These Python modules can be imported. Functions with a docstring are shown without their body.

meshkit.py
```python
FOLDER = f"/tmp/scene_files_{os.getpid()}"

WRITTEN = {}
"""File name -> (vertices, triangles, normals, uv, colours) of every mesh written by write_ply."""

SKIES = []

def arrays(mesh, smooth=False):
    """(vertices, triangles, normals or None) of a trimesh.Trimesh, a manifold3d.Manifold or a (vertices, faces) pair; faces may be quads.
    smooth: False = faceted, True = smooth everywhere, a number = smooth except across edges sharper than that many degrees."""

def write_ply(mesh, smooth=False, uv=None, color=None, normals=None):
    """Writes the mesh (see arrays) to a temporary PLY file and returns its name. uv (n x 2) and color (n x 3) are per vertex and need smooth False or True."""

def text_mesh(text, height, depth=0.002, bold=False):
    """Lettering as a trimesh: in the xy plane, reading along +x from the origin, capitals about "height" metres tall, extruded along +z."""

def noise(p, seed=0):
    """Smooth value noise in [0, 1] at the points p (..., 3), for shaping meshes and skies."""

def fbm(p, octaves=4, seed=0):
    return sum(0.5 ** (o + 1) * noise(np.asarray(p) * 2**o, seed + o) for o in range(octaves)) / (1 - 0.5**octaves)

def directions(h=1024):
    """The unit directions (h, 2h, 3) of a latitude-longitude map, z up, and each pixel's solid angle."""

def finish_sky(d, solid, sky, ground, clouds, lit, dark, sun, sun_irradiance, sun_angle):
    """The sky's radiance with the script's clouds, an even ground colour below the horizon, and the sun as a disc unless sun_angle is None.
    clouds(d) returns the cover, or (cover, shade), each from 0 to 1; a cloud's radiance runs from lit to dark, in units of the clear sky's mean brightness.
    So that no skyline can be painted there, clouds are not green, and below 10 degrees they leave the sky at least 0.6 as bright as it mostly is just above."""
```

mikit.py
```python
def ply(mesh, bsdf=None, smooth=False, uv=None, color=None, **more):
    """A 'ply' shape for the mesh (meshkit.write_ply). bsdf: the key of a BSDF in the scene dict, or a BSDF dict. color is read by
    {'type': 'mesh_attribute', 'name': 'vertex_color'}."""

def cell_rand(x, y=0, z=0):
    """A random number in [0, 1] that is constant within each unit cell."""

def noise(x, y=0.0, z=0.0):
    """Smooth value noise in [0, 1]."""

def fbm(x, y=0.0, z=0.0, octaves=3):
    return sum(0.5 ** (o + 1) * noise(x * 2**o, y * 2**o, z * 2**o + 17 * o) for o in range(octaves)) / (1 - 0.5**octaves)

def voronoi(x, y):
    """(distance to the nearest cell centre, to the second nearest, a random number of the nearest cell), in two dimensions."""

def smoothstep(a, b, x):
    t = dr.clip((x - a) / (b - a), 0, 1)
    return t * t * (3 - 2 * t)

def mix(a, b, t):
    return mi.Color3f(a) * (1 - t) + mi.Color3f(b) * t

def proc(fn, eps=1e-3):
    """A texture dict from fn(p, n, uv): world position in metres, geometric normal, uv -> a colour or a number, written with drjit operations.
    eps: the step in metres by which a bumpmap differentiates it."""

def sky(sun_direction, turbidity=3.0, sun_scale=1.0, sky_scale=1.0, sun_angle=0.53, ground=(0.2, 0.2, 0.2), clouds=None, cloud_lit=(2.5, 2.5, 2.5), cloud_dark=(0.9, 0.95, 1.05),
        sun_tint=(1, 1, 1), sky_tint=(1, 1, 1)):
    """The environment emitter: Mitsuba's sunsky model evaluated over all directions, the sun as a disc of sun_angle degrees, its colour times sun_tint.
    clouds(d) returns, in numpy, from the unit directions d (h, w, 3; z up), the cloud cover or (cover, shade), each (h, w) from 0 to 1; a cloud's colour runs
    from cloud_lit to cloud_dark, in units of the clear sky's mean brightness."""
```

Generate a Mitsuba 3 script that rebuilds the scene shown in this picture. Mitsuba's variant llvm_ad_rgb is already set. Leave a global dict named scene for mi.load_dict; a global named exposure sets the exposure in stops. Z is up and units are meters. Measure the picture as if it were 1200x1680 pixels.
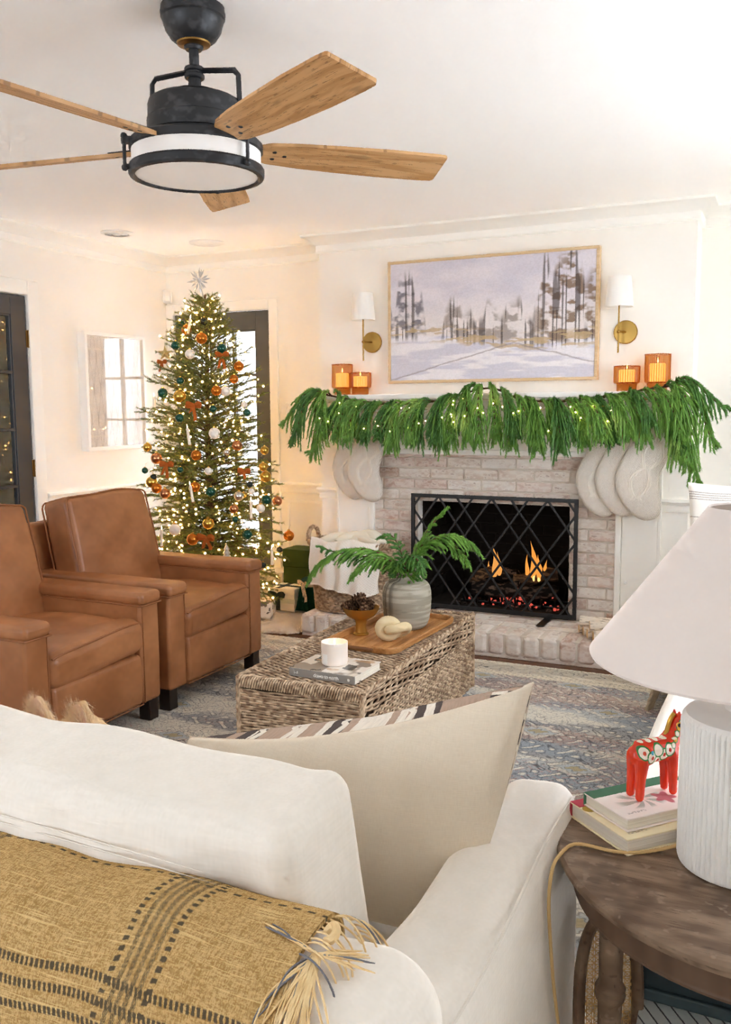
import math
import numpy as np
import drjit as dr
import mitsuba as mi
import trimesh
import shapely.geometry as sg
from shapely import affinity
import mikit, meshkit
from mikit import proc, noise, fbm, voronoi, cell_rand, smoothstep, mix

T = mi.ScalarTransform4f
scene, labels = {}, {}

# ---------------------------------------------------------------- camera, sky, exposure
CAM = np.array([0.0, -5.17, 1.375])
FWD = np.array([-0.42491766, 0.89779226, -0.11581897])
UP = np.array([-0.04326623, 0.1076554, 0.99324637])
scene['camera'] = {'type': 'perspective', 'fov': 2 * math.degrees(math.atan(600 / 1480)), 'fov_axis': 'x',
                   'near_clip': 0.05, 'far_clip': 100.0,
                   'to_world': T().look_at(origin=CAM.tolist(), target=(CAM + FWD).tolist(), up=UP.tolist())}
scene['sky'] = mikit.sky([0.6, -0.3, 0.75], turbidity=3, sun_scale=0.0, ground=(0.82, 0.82, 0.82),
                         clouds=lambda d: np.ones(d.shape[:2]), cloud_lit=(2.34, 2.5, 2.74))
exposure = 4.18
BULB, FLAME, WAXGLOW, FIRE = 1.5, 0.33, 0.058, 0.056      # radiance of the lamps, before exposure

# ---------------------------------------------------------------- helpers
rng = np.random.default_rng(7)


def lin(h):
    h = h.lstrip('#')
    c = np.array([int(h[i:i + 2], 16) / 255 for i in (0, 2, 4)])
    return np.where(c <= 0.04045, c / 12.92, ((c + 0.055) / 1.055) ** 2.4).tolist()


def rgb(c):
    return {'type': 'rgb', 'value': lin(c) if isinstance(c, str) else list(map(float, c))}


def mat(key, color, rough=0.5, metal=0.0, spec=0.4, bump=None, bscale=0.002, **k):
    col = proc(color) if callable(color) else rgb(color)
    d = {'type': 'principled', 'base_color': col, 'roughness': rough, 'metallic': metal, 'specular': spec, **k}
    if bump is not None:
        d = {'type': 'bumpmap', 'texture': proc(bump), 'scale': bscale, 'bsdf': d}
    scene[key] = {'type': 'twosided', 'bsdf': d}
    return key


def diffuse(key, color):
    scene[key] = {'type': 'twosided', 'bsdf': {'type': 'diffuse', 'reflectance': proc(color) if callable(color) else rgb(color)}}
    return key


def numbered(name):
    if name not in scene and name not in labels:
        return name
    i = 1
    while f'{name}_{i:03d}' in scene or f'{name}_{i:03d}' in labels:
        i += 1
    return f'{name}_{i:03d}'


_count = {}


def fresh(name):
    n = _count.get(name, -1) + 1
    _count[name] = n
    return name if n == 0 else f'{name}_{n:03d}'


def tag(key, label=None, cat=None, group=None, kind=None):
    d = labels.setdefault(key, {})
    for k, v in (('label', label), ('category', cat), ('group', group), ('kind', kind)):
        if v:
            d[k] = v


def thing(name, label, cat, group=None):
    """a thing that is made of parts only"""
    key = fresh(name)
    tag(key, label, cat, group)
    return key


def put(name, mesh, m, parent=None, smooth=30, label=None, cat=None, group=None, kind=None, emit=None, **k):
    key = fresh(f'{parent}__{name}' if parent else name)
    d = mikit.ply(mesh, m, smooth=smooth, **k)
    if emit is not None:
        d['emitter'] = {'type': 'area', 'radiance': {'type': 'rgb', 'value': list(map(float, emit))}}
    scene[key] = d
    if label or cat or group or kind:
        tag(key, label, cat, group, kind)
    return key


def clone(name, src, to_world, parent=None, **lab):
    key = fresh(f'{parent}__{name}' if parent else name)
    scene[key] = {**scene[src], 'to_world': to_world}
    if lab:
        tag(key, **lab)
    return key


def struct(name, mesh, m, parent=None, smooth=30, **k):
    return put(name, mesh, m, parent, smooth, kind=None if parent else 'structure', **k)


def join(ms):
    vs, fs, o = [], [], 0
    for v, f in ms:
        v, f = np.asarray(v, float), np.asarray(f, int)
        if f.shape[1] == 4:
            f = np.vstack([f[:, [0, 1, 2]], f[:, [0, 2, 3]]])
        vs.append(v); fs.append(f + o); o += len(v)
    return np.vstack(vs), np.vstack(fs)


def rotm(axis, deg):
    a = np.asarray(axis, float); a /= np.linalg.norm(a)
    t = math.radians(deg)
    K = np.array([[0, -a[2], a[1]], [a[2], 0, -a[0]], [-a[1], a[0], 0]])
    return np.eye(3) + math.sin(t) * K + (1 - math.cos(t)) * K @ K


def mv(m, t=(0, 0, 0), R=None, s=1.0):
    v = np.asarray(m[0], float) * s
    if R is not None:
        v = v @ np.asarray(R).T
    return v + np.asarray(t, float), m[1]


def rz(d): return rotm((0, 0, 1), d)
def rx(d): return rotm((1, 0, 0), d)
def ry(d): return rotm((0, 1, 0), d)


def rbox(sx, sy, sz, r=0.004, k=2, m=1, fn=None):
    """rounded box about the origin; k steps across an edge, m steps along the flats"""
    h = np.array([sx, sy, sz]) / 2
    r = min(r, h.min() * 0.999)
    def line(L, mm):
        t = np.tan(np.linspace(-math.pi / 4, 0, k + 1))
        lo = -L + r + r * t * 1.0
        mid = np.linspace(-L + r, L - r, mm + 1)
        return np.unique(np.round(np.concatenate([lo, mid, -lo]), 7))
    mm = (m, m, m) if np.isscalar(m) else m
    ls = [line(h[i], mm[i]) for i in range(3)]
    vs, fs, o = [], [], 0
    for ax in range(3):
        a, b = (ax + 1) % 3, (ax + 2) % 3
        A, B = np.meshgrid(ls[a], ls[b], indexing='ij')
        na, nb = A.shape
        i, j = np.meshgrid(np.arange(na - 1), np.arange(nb - 1), indexing='ij')
        q = np.stack([i * nb + j, (i + 1) * nb + j, (i + 1) * nb + j + 1, i * nb + j + 1], -1).reshape(-1, 4)
        for s in (1, -1):
            P = np.zeros((na * nb, 3))
            P[:, a], P[:, b], P[:, ax] = A.ravel(), B.ravel(), s * h[ax]
            vs.append(P); fs.append((q if s > 0 else q[:, ::-1]) + o); o += len(P)
    v, f = np.vstack(vs), np.vstack(fs)
    inner = np.clip(v, -(h - r), h - r)
    d = v - inner
    L = np.linalg.norm(d, axis=1, keepdims=True)
    v = inner + d / np.maximum(L, 1e-9) * r
    f = np.vstack([f[:, [0, 1, 2]], f[:, [0, 2, 3]]])
    key = np.round(v, 6)
    _, idx, inv = np.unique(key, axis=0, return_index=True, return_inverse=True)
    v, f = v[idx], inv.ravel()[f]
    f = f[(f[:, 0] != f[:, 1]) & (f[:, 1] != f[:, 2]) & (f[:, 0] != f[:, 2])]
    if fn is not None:
        v = fn(v)
    return v, f


def box(x0, x1, y0, y1, z0, z1, r=0.0, **k):
    if r:
        return mv(rbox(x1 - x0, y1 - y0, z1 - z0, r, **k), ((x0 + x1) / 2, (y0 + y1) / 2, (z0 + z1) / 2))
    v = np.array([[x, y, z] for x in (x0, x1) for y in (y0, y1) for z in (z0, z1)], float)
    f = np.array([[0, 1, 3], [0, 3, 2], [4, 6, 7], [4, 7, 5], [0, 4, 5], [0, 5, 1], [2, 3, 7], [2, 7, 6], [0, 2, 6], [0, 6, 4], [1, 5, 7], [1, 7, 3]])
    return v, f


def tube(p, r, n=6, cap=True, closed=False, flat=1.0):
    p = np.asarray(p, float); N = len(p)
    r = np.broadcast_to(np.asarray(r, float), (N,))
    t = (np.roll(p, -1, 0) - np.roll(p, 1, 0)) if closed else np.gradient(p, axis=0)
    t = t / (np.linalg.norm(t, axis=1, keepdims=True) + 1e-12)
    a = np.cross(t[0], [0, 0, 1.0] if abs(t[0][2]) < 0.9 else [1.0, 0, 0]); a /= np.linalg.norm(a)
    A = [a]
    for i in range(1, N):
        a = A[-1] - t[i] * (A[-1] @ t[i]); A.append(a / (np.linalg.norm(a) + 1e-12))
    A = np.array(A); B = np.cross(t, A)
    ang = np.arange(n) * 2 * math.pi / n
    v = p[:, None] + r[:, None, None] * (np.cos(ang)[None, :, None] * A[:, None] + flat * np.sin(ang)[None, :, None] * B[:, None])
    rows = N if closed else N - 1
    i, j = np.meshgrid(np.arange(rows), np.arange(n), indexing='ij')
    i2 = (i + 1) % N
    q = np.stack([i * n + j, i * n + (j + 1) % n, i2 * n + (j + 1) % n, i2 * n + j], -1).reshape(-1, 4)
    f = np.vstack([q[:, [0, 1, 2]], q[:, [0, 2, 3]]])
    v = v.reshape(-1, 3)
    if cap and not closed:
        c = np.arange(1, n - 1)
        f = np.vstack([f, np.stack([c * 0, c + 1, c], 1), np.stack([c * 0, c, c + 1], 1) + (N - 1) * n])
    return v, f


def lathe(prof, n=48, closed=False):
    """profile of (r, z) from bottom to top, turned about z"""
    p = np.asarray(prof, float); N = len(p)
    a = np.arange(n) * 2 * math.pi / n
    v = np.stack([p[:, 0, None] * np.cos(a), p[:, 0, None] * np.sin(a), np.broadcast_to(p[:, 1, None], (N, n))], -1).reshape(-1, 3)
    rows = N if closed else N - 1
    i, j = np.meshgrid(np.arange(rows), np.arange(n), indexing='ij')
    i2 = (i + 1) % N
    q = np.stack([i * n + j, i * n + (j + 1) % n, i2 * n + (j + 1) % n, i2 * n + j], -1).reshape(-1, 4)
    return v, np.vstack([q[:, [0, 1, 2]], q[:, [0, 2, 3]]])


def ball(r=1.0, sub=2):
    m = trimesh.creation.icosphere(subdivisions=sub, radius=r)
    return np.array(m.vertices), np.array(m.faces)


def sheet(P, th):
    """P (nu, nv, 3) as a cloth of thickness th"""
    P = np.asarray(P, float); nu, nv = P.shape[:2]
    du, dv = np.gradient(P, axis=0), np.gradient(P, axis=1)
    n = np.cross(du, dv); n /= np.linalg.norm(n, axis=-1, keepdims=True) + 1e-12
    v = np.concatenate([(P + n * th / 2).reshape(-1, 3), (P - n * th / 2).reshape(-1, 3)])
    i, j = np.meshgrid(np.arange(nu - 1), np.arange(nv - 1), indexing='ij')
    q = np.stack([i * nv + j, (i + 1) * nv + j, (i + 1) * nv + j + 1, i * nv + j + 1], -1).reshape(-1, 4)
    o = nu * nv
    edge = np.concatenate([np.arange(nv), np.arange(1, nu) * nv + nv - 1, (nu - 1) * nv + np.arange(nv - 2, -1, -1), np.arange(nu - 2, 0, -1) * nv])
    e2 = np.roll(edge, -1)
    s = np.stack([edge, edge + o, e2 + o, e2], 1)
    return join([(v, np.vstack([q, q[:, ::-1] + o, s]))])


def pillow(w, h, t, n=28, pinch=0.06, fn=None, pw=0.42):
    """a stuffed cushion in the x (width) / z (height) plane, thickness along y"""
    s = np.sin(np.linspace(-1, 1, n) * math.pi / 2) * 0.5 + np.linspace(-1, 1, n) * 0.5
    U, V = np.meshgrid(s, s, indexing='ij')
    X = U * w / 2 * (1 - pinch * (1 - V ** 2)); Z = V * h / 2 * (1 - pinch * (1 - U ** 2))
    D = t / 2 * np.clip((1 - U ** 2) * (1 - V ** 2), 0, 1) ** pw
    top = np.stack([X, -D, Z], -1).reshape(-1, 3); bot = np.stack([X, D, Z], -1).reshape(-1, 3)
    i, j = np.meshgrid(np.arange(n - 1), np.arange(n - 1), indexing='ij')
    q = np.stack([i * n + j, (i + 1) * n + j, (i + 1) * n + j + 1, i * n + j + 1], -1).reshape(-1, 4)
    m = trimesh.Trimesh(*join([(np.vstack([top, bot]), np.vstack([q, q[:, ::-1] + n * n]))]), process=False)
    m.merge_vertices(digits_vertex=6)
    v, f = np.array(m.vertices), np.array(m.faces)
    if fn is not None:
        v = fn(v)
    return v, f


def inflate(poly, cell, thick, back=1.0, fn=None):
    """a soft body from a flat outline (x, z): thick(d) is half the depth at distance d from the outline; faces -y and +y"""
    x0, y0, x1, y1 = poly.bounds
    xs, ys = np.arange(x0 - cell, x1 + 2 * cell, cell), np.arange(y0 - cell, y1 + 2 * cell, cell)
    X, Y = np.meshgrid(xs, ys, indexing='ij')
    import shapely
    pts = shapely.points(X.ravel(), Y.ravel())
    ins = shapely.contains(poly, pts).reshape(X.shape)
    dist = shapely.distance(poly.exterior, pts).reshape(X.shape)
    near = (~ins) & (dist < cell * 0.75)
    use = ins | near
    good = use[:-1, :-1] & use[1:, :-1] & use[1:, 1:] & use[:-1, 1:]
    good &= (ins[:-1, :-1].astype(int) + ins[1:, :-1] + ins[1:, 1:] + ins[:-1, 1:]) >= 2
    ny = X.shape[1]
    i, j = np.nonzero(good)
    q = np.stack([i * ny + j, (i + 1) * ny + j, (i + 1) * ny + j + 1, i * ny + j + 1], -1)
    P = np.stack([X.ravel(), Y.ravel()], 1)
    border = np.zeros(len(P), bool)
    e = np.sort(np.vstack([q[:, [0, 1]], q[:, [1, 2]], q[:, [2, 3]], q[:, [3, 0]]]), axis=1)
    ue, c = np.unique(e, axis=0, return_counts=True)
    border[ue[c == 1].ravel()] = True
    b = np.nonzero(border)[0]
    s = shapely.line_locate_point(poly.exterior, shapely.points(P[b]))
    P[b] = shapely.get_coordinates(shapely.line_interpolate_point(poly.exterior, s))
    d = np.where(ins.ravel(), dist.ravel(), 0); d[b] = 0
    H = thick(d); H[b] = 0
    front = np.stack([P[:, 0], -H, P[:, 1]], 1); rear = np.stack([P[:, 0], H * back, P[:, 1]], 1)
    m = trimesh.Trimesh(*join([(np.vstack([front, rear]), np.vstack([q, q[:, ::-1] + len(P)]))]), process=False)
    m.merge_vertices(digits_vertex=6); m.remove_unreferenced_vertices()
    v, f = np.array(m.vertices), np.array(m.faces)
    if fn is not None:
        v = fn(v)
    return v, f


def spikes(base, tip, w):
    """thin three sided needles, vectorised: base, tip (n, 3), width w"""
    base, tip = np.asarray(base, float), np.asarray(tip, float); n = len(base)
    t = tip - base; t /= np.linalg.norm(t, axis=1, keepdims=True) + 1e-12
    a = np.cross(t, np.where(np.abs(t[:, 2:]) < 0.9, [[0, 0, 1.0]], [[1.0, 0, 0]])); a /= np.linalg.norm(a, axis=1, keepdims=True) + 1e-12
    b = np.cross(t, a)
    w = np.broadcast_to(np.asarray(w, float), (n,))[:, None]
    v = np.stack([base + a * w, base - 0.5 * a * w + 0.87 * b * w, base - 0.5 * a * w - 0.87 * b * w, tip], 1).reshape(-1, 3)
    o = np.arange(n)[:, None] * 4
    f = np.concatenate([o + [0, 1, 3], o + [1, 2, 3], o + [2, 0, 3]])
    return v, f


def smoothpath(p, n):
    from scipy.interpolate import CubicSpline
    p = np.asarray(p, float)
    s = np.r_[0, np.cumsum(np.linalg.norm(np.diff(p, axis=0), axis=1))]
    return CubicSpline(s, p)(np.linspace(0, s[-1], n))


def extrude(poly, h):
    m = trimesh.creation.extrude_polygon(poly, h, engine='earcut')
    return np.array(m.vertices), np.array(m.faces)


def sweep_wall(path, prof, closed=False):
    """moulding: a profile of (out, z) run along a path of (x, y) with mitred corners; 'out' is to the right of the way"""
    P = np.asarray(path, float); prof = np.asarray(prof, float)
    d = np.diff(P, axis=0); d /= np.linalg.norm(d, axis=1, keepdims=True)
    nrm = np.stack([d[:, 1], -d[:, 0]], 1)
    off = []
    for i in range(len(P)):
        a = nrm[max(i - 1, 0)]; b = nrm[min(i, len(nrm) - 1)]
        m = a + b; off.append(m / (m @ m) * 2 if i not in (0, len(P) - 1) else b if i == 0 else a)
    off = np.array(off)
    rings = np.stack([np.r_[P[i] + off[i] * o, z] for i in range(len(P)) for o, z in prof]).reshape(len(P), len(prof), 3)
    K = len(prof)
    i, j = np.meshgrid(np.arange(len(P) - 1), np.arange(K), indexing='ij')
    q = np.stack([i * K + j, i * K + (j + 1) % K, (i + 1) * K + (j + 1) % K, (i + 1) * K + j], -1).reshape(-1, 4)
    v, f = rings.reshape(-1, 3), np.vstack([q[:, [0, 1, 2]], q[:, [0, 2, 3]]])
    cap = trimesh.creation.triangulate_polygon(sg.Polygon(prof), engine='earcut')
    cv, cf = np.array(cap[0]), np.array(cap[1])
    ids = np.array([np.argmin(np.linalg.norm(prof - c, axis=1)) for c in cv])[cf]
    return v, np.vstack([f, ids, ids[:, ::-1] + (len(P) - 1) * K])
# ---------------------------------------------------------------- materials of the room
mat('mat_wall', '#f6f3ec', rough=0.7, spec=0.15)
mat('mat_ceiling', '#faf9f6', rough=0.8, spec=0.1)
mat('mat_trim', '#f7f5ef', rough=0.45, spec=0.35)
mat('mat_white_plastic', '#f2f0ec', rough=0.4)
mat('mat_iron_black', '#161616', rough=0.45, metal=0.0, spec=0.5)
mat('mat_brass', '#a98748', rough=0.32, metal=1.0)
mat('mat_brass_dark', '#8a6a3a', rough=0.42, metal=1.0)
mat('mat_mortar', lambda p, n, uv: mix(lin('#dbd2c7'), lin('#c4b7a9'), fbm(p.x * 14, p.y * 14, p.z * 14)), rough=0.9, spec=0.1)


def wood_fn(c0, c1, c2, axis, f=9.0):
    def fn(p, n, uv):
        a, b, c = {'x': (p.x, p.y, p.z), 'y': (p.y, p.x, p.z), 'z': (p.z, p.x, p.y)}[axis]
        w = fbm(a * 1.5, b * 6, c * 6) * 3
        g = fbm(a * f * 0.5, b * f * 9 + w, c * f * 9, octaves=4)
        fine = noise(a * f * 3, b * f * 60, c * f * 60)
        col = mix(c0, c1, smoothstep(0.3, 0.7, g))
        return mix(col, c2, smoothstep(0.62, 0.9, fine) * 0.5 + smoothstep(0.68, 0.8, g) * 0.4)
    return fn


for i, (a, b, c) in enumerate((('#5d361e', '#4c2a16', '#36200f'), ('#673f25', '#54311b', '#3b2111'), ('#50301a', '#442613', '#301a0b'))):
    mat(f'mat_floor_{i}', wood_fn(lin(a), lin(b), lin(c), 'x'), rough=0.3, spec=0.5)


def door_fn(p, n, uv):
    return mix(lin('#33373c'), lin('#41454a'), fbm(p.x * 3, p.y * 3, p.z * 9))


mat('mat_door_dark', door_fn, rough=0.28, spec=0.6)
mat('mat_door_grey', lambda p, n, uv: mix(lin('#4c4c48'), lin('#5a5952'), fbm(p.x * 4, p.y * 4, p.z * 8)), rough=0.3, spec=0.55)
scene['mat_pane'] = {'type': 'thindielectric', 'int_ior': 1.5}

# ---------------------------------------------------------------- the room
XL, XR, YB, YF, H = -4.15, 0.95, 0.25, -7.0, 2.445
CX0, CX1 = -2.76, -0.50         # chimney breast
struct('ceiling', box(XL - .2, XR + .2, YF - .2, YB + .2, H, H + .12), 'mat_ceiling', smooth=False)
fl = struct('floor', box(XL - .2, XR + .2, YF - .2, YB + .2, -0.12, -0.012), 'mat_floor_2', smooth=False)
row = 0
y = YB
while y > -0.70:
    x = XL - rng.uniform(0.2, 1.2)
    while x < XR:
        L = rng.uniform(0.9, 1.9)
        x0, x1 = max(x, XL), min(x + L, XR)
        if x1 - x0 > 0.05:
            dz = rng.uniform(-0.0006, 0.0004)
            put('plank', box(x0 + .0006, x1 - .0006, y - 0.0820, y - .0008, -0.012, dz, r=.0015, k=1), f'mat_floor_{rng.integers(3)}', fl)
        x += L
    y -= 0.083
put('board_field', box(XL, XR, YF, y, -0.012, 0.0), 'mat_floor_1', fl, smooth=False)

DL0, DL1 = -1.915, -1.095        # left door opening in y
DB0, DB1 = -4.085, -3.283        # back door opening in x
DH = 2.045
struct('wall_left', join([box(XL - .12, XL, YF, DL0, 0, H), box(XL - .12, XL, DL1, YB + .12, 0, H), box(XL - .12, XL, DL0, DL1, DH, H)]), 'mat_wall', smooth=False)
FX0, FX1, FZ0, FZ1 = -2.085, -1.140, 0.135, 0.797     # fire opening
struct('wall_back', join([box(XL, DB0, YB, YB + .12, 0, H), box(DB0, DB1, YB, YB + .12, DH, H), box(DB1, CX0, YB, YB + .12, 0, H),
                          box(CX1, XR + .12, YB, YB + .12, 0, H)]), 'mat_wall', smooth=False)
struct('wall_chimney', join([box(CX0, FX0, 0.0, YB + .37, 0, FZ1), box(FX1, CX1, 0.0, YB + .37, 0, FZ1), box(CX0, CX1, 0.0, YB + .37, FZ1, H),
                             box(FX0, FX1, 0.0, YB + .37, 0, 0.125)]), 'mat_wall', smooth=False)
# right wall with two wide windows, rear wall with a garden door wide open to the light
W1 = (-3.4, -1.10, 0.30, 2.30)
W2 = (-6.8, -6.1, 0.75, 2.25)
struct('wall_right', join([box(XR, XR + .12, YF, W2[0], 0, H), box(XR, XR + .12, W2[1], W1[0], 0, H), box(XR, XR + .12, W1[1], YB + .12, 0, H),
                           box(XR, XR + .12, W1[0], W1[1], 0, W1[2]), box(XR, XR + .12, W1[0], W1[1], W1[3], H),
                           box(XR, XR + .12, W2[0], W2[1], 0, W2[2]), box(XR, XR + .12, W2[0], W2[1], W2[3], H)]), 'mat_wall', smooth=False)
W3 = (-3.8, -1.3, 0.60, 2.25)
struct('wall_rear', join([box(XL, W3[0], YF - .12, YF, 0, H), box(W3[1], XR, YF - .12, YF, 0, H), box(W3[0], W3[1], YF - .12, YF, W3[3], H),
                          box(W3[0], W3[1], YF - .12, YF, 0, W3[2])]), 'mat_wall', smooth=False)
for k, (a, b, z0, z1, n) in enumerate(((*W1, 4), (*W2, 4))):
    bars = [box(XR - .02, XR + .10, a - .07, a, z0 - .07, z1 + .07), box(XR - .02, XR + .10, b, b + .07, z0 - .07, z1 + .07),
            box(XR - .02, XR + .10, a, b, z1, z1 + .07), box(XR - .05, XR + .10, a - .1, b + .1, z0 - .05, z0)]
    for i in range(1, n):
        c = a + (b - a) * i / n
        bars.append(box(XR + .04, XR + .08, c - .02, c + .02, z0, z1))
    struct(f'window_{k + 1}', join(bars), 'mat_trim', smooth=False)
bars = [box(W3[0] - .07, W3[0], YF - .1, YF + .02, W3[2], W3[3] + .07), box(W3[1], W3[1] + .07, YF - .1, YF + .02, W3[2], W3[3] + .07), box(W3[0], W3[1], YF - .1, YF + .02, W3[3], W3[3] + .07), box(W3[0], W3[1], YF - .1, YF + .03, W3[2] - .05, W3[2])]
for i in range(1, 5):
    c = W3[0] + (W3[1] - W3[0]) * i / 5
    bars.append(box(c - .02, c + .02, YF - .08, YF - .04, W3[2], W3[3]))
struct('window_3', join(bars), 'mat_trim', smooth=False)
# a small hall behind the left door
struct('wall_hall', join([box(XL - 1.4, XL - 1.28, -3.2, 0.2, 0, H), box(XL - 1.4, XL - .12, -3.3, -3.2, 0, H), box(XL - 1.4, XL - .12, 0.2, 0.3, 0, H),
                          box(XL - 1.4, XL - .12, -3.3, 0.3, H, H + .1), box(XL - 1.4, XL - .12, -3.3, 0.3, -.1, 0)]), 'mat_wall', smooth=False)

# ---------------------------------------------------------------- crown, rails, baseboards, casings
crown = [(0, H - .108), (.014, H - .108), (.018, H - .098), (.014, H - .088), (.016, H - .06), (.028, H - .052), (.040, H - .038), (.060, H - .024), (.080, H - .018), (.088, H - .012), (.090, H), (0, H)]
ring = [(XL, YF), (XL, YB), (CX0, YB), (CX0, 0), (CX1, 0), (CX1, YB), (XR, YB), (XR, YF)]
struct('trim_1', sweep_wall(ring, crown), 'mat_trim', label='white crown moulding around the ceiling')
rail = [(0, .788), (.010, .788), (.013, .800), (.010, .812), (.014, .826), (.026, .836), (.030, .846), (.024, .858), (0, .860)]
struct('trim_2', sweep_wall([(XL, YF), (XL, DL0 - .09)], rail), 'mat_trim', label='white chair rail moulding')
struct('trim_3', sweep_wall([(XL, DL1 + .09), (XL, YB), (DB0 - .005, YB)], rail), 'mat_trim')
struct('trim_4', sweep_wall([(DB1 + .068, YB), (CX0, YB), (CX0, 0), (-2.625, 0)], rail), 'mat_trim')
struct('trim_5', sweep_wall([(-0.645, 0), (CX1, 0), (CX1, YB), (XR, YB), (XR, -.5)], rail), 'mat_trim')
base = [(0, 0), (.016, 0), (.016, .10), (.010, .115), (.006, .13), (0, .13)]
struct('baseboard_left', sweep_wall([(XL, DL1 + .09), (XL, YB)], base), 'mat_trim')
struct('baseboard_back', sweep_wall([(DB1 + .068, YB), (CX0, YB), (CX0, 0), (-2.625, 0)], base), 'mat_trim')
struct('baseboard_right', sweep_wall([(-0.645, 0), (CX1, 0), (CX1, YB), (XR, YB), (XR, -5.0)], base), 'mat_trim')
# casings: three boards a door
def casing(name, boards, m='mat_trim'):
    struct(name, join(boards), m)


casing('trim_6', [box(XL, XL + .02, DL1, DL1 + .085, 0, DH + .085, r=.005), box(XL, XL + .02, DL0 - .085, DL0, 0, DH + .085, r=.005), box(XL, XL + .02, DL0, DL1, DH, DH + .085, r=.005)])
casing('trim_7', [box(DB1, DB1 + .068, YB - .02, YB, 0, DH + .068, r=.005), box(DB0 - .062, DB0, YB - .02, YB, 0, DH + .068, r=.005), box(DB0, DB1, YB - .02, YB, DH, DH + .068, r=.005)])
# raised panel frames under the rail
def wall_frame(name, x0, x1, z0, z1, y, w=.022):
    struct(name, join([box(x0, x1, y - .009, y, z1 - w, z1, r=.003), box(x0, x1, y - .009, y, z0, z0 + w, r=.003), box(x0, x0 + w, y - .009, y, z0, z1, r=.003), box(x1 - w, x1, y - .009, y, z0, z1, r=.003)]), 'mat_trim')


wall_frame('trim_8', -3.17, -2.80, .2, .74, YB)
wall_frame('trim_9', -0.46, 0.5, .2, .74, YB)


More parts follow.
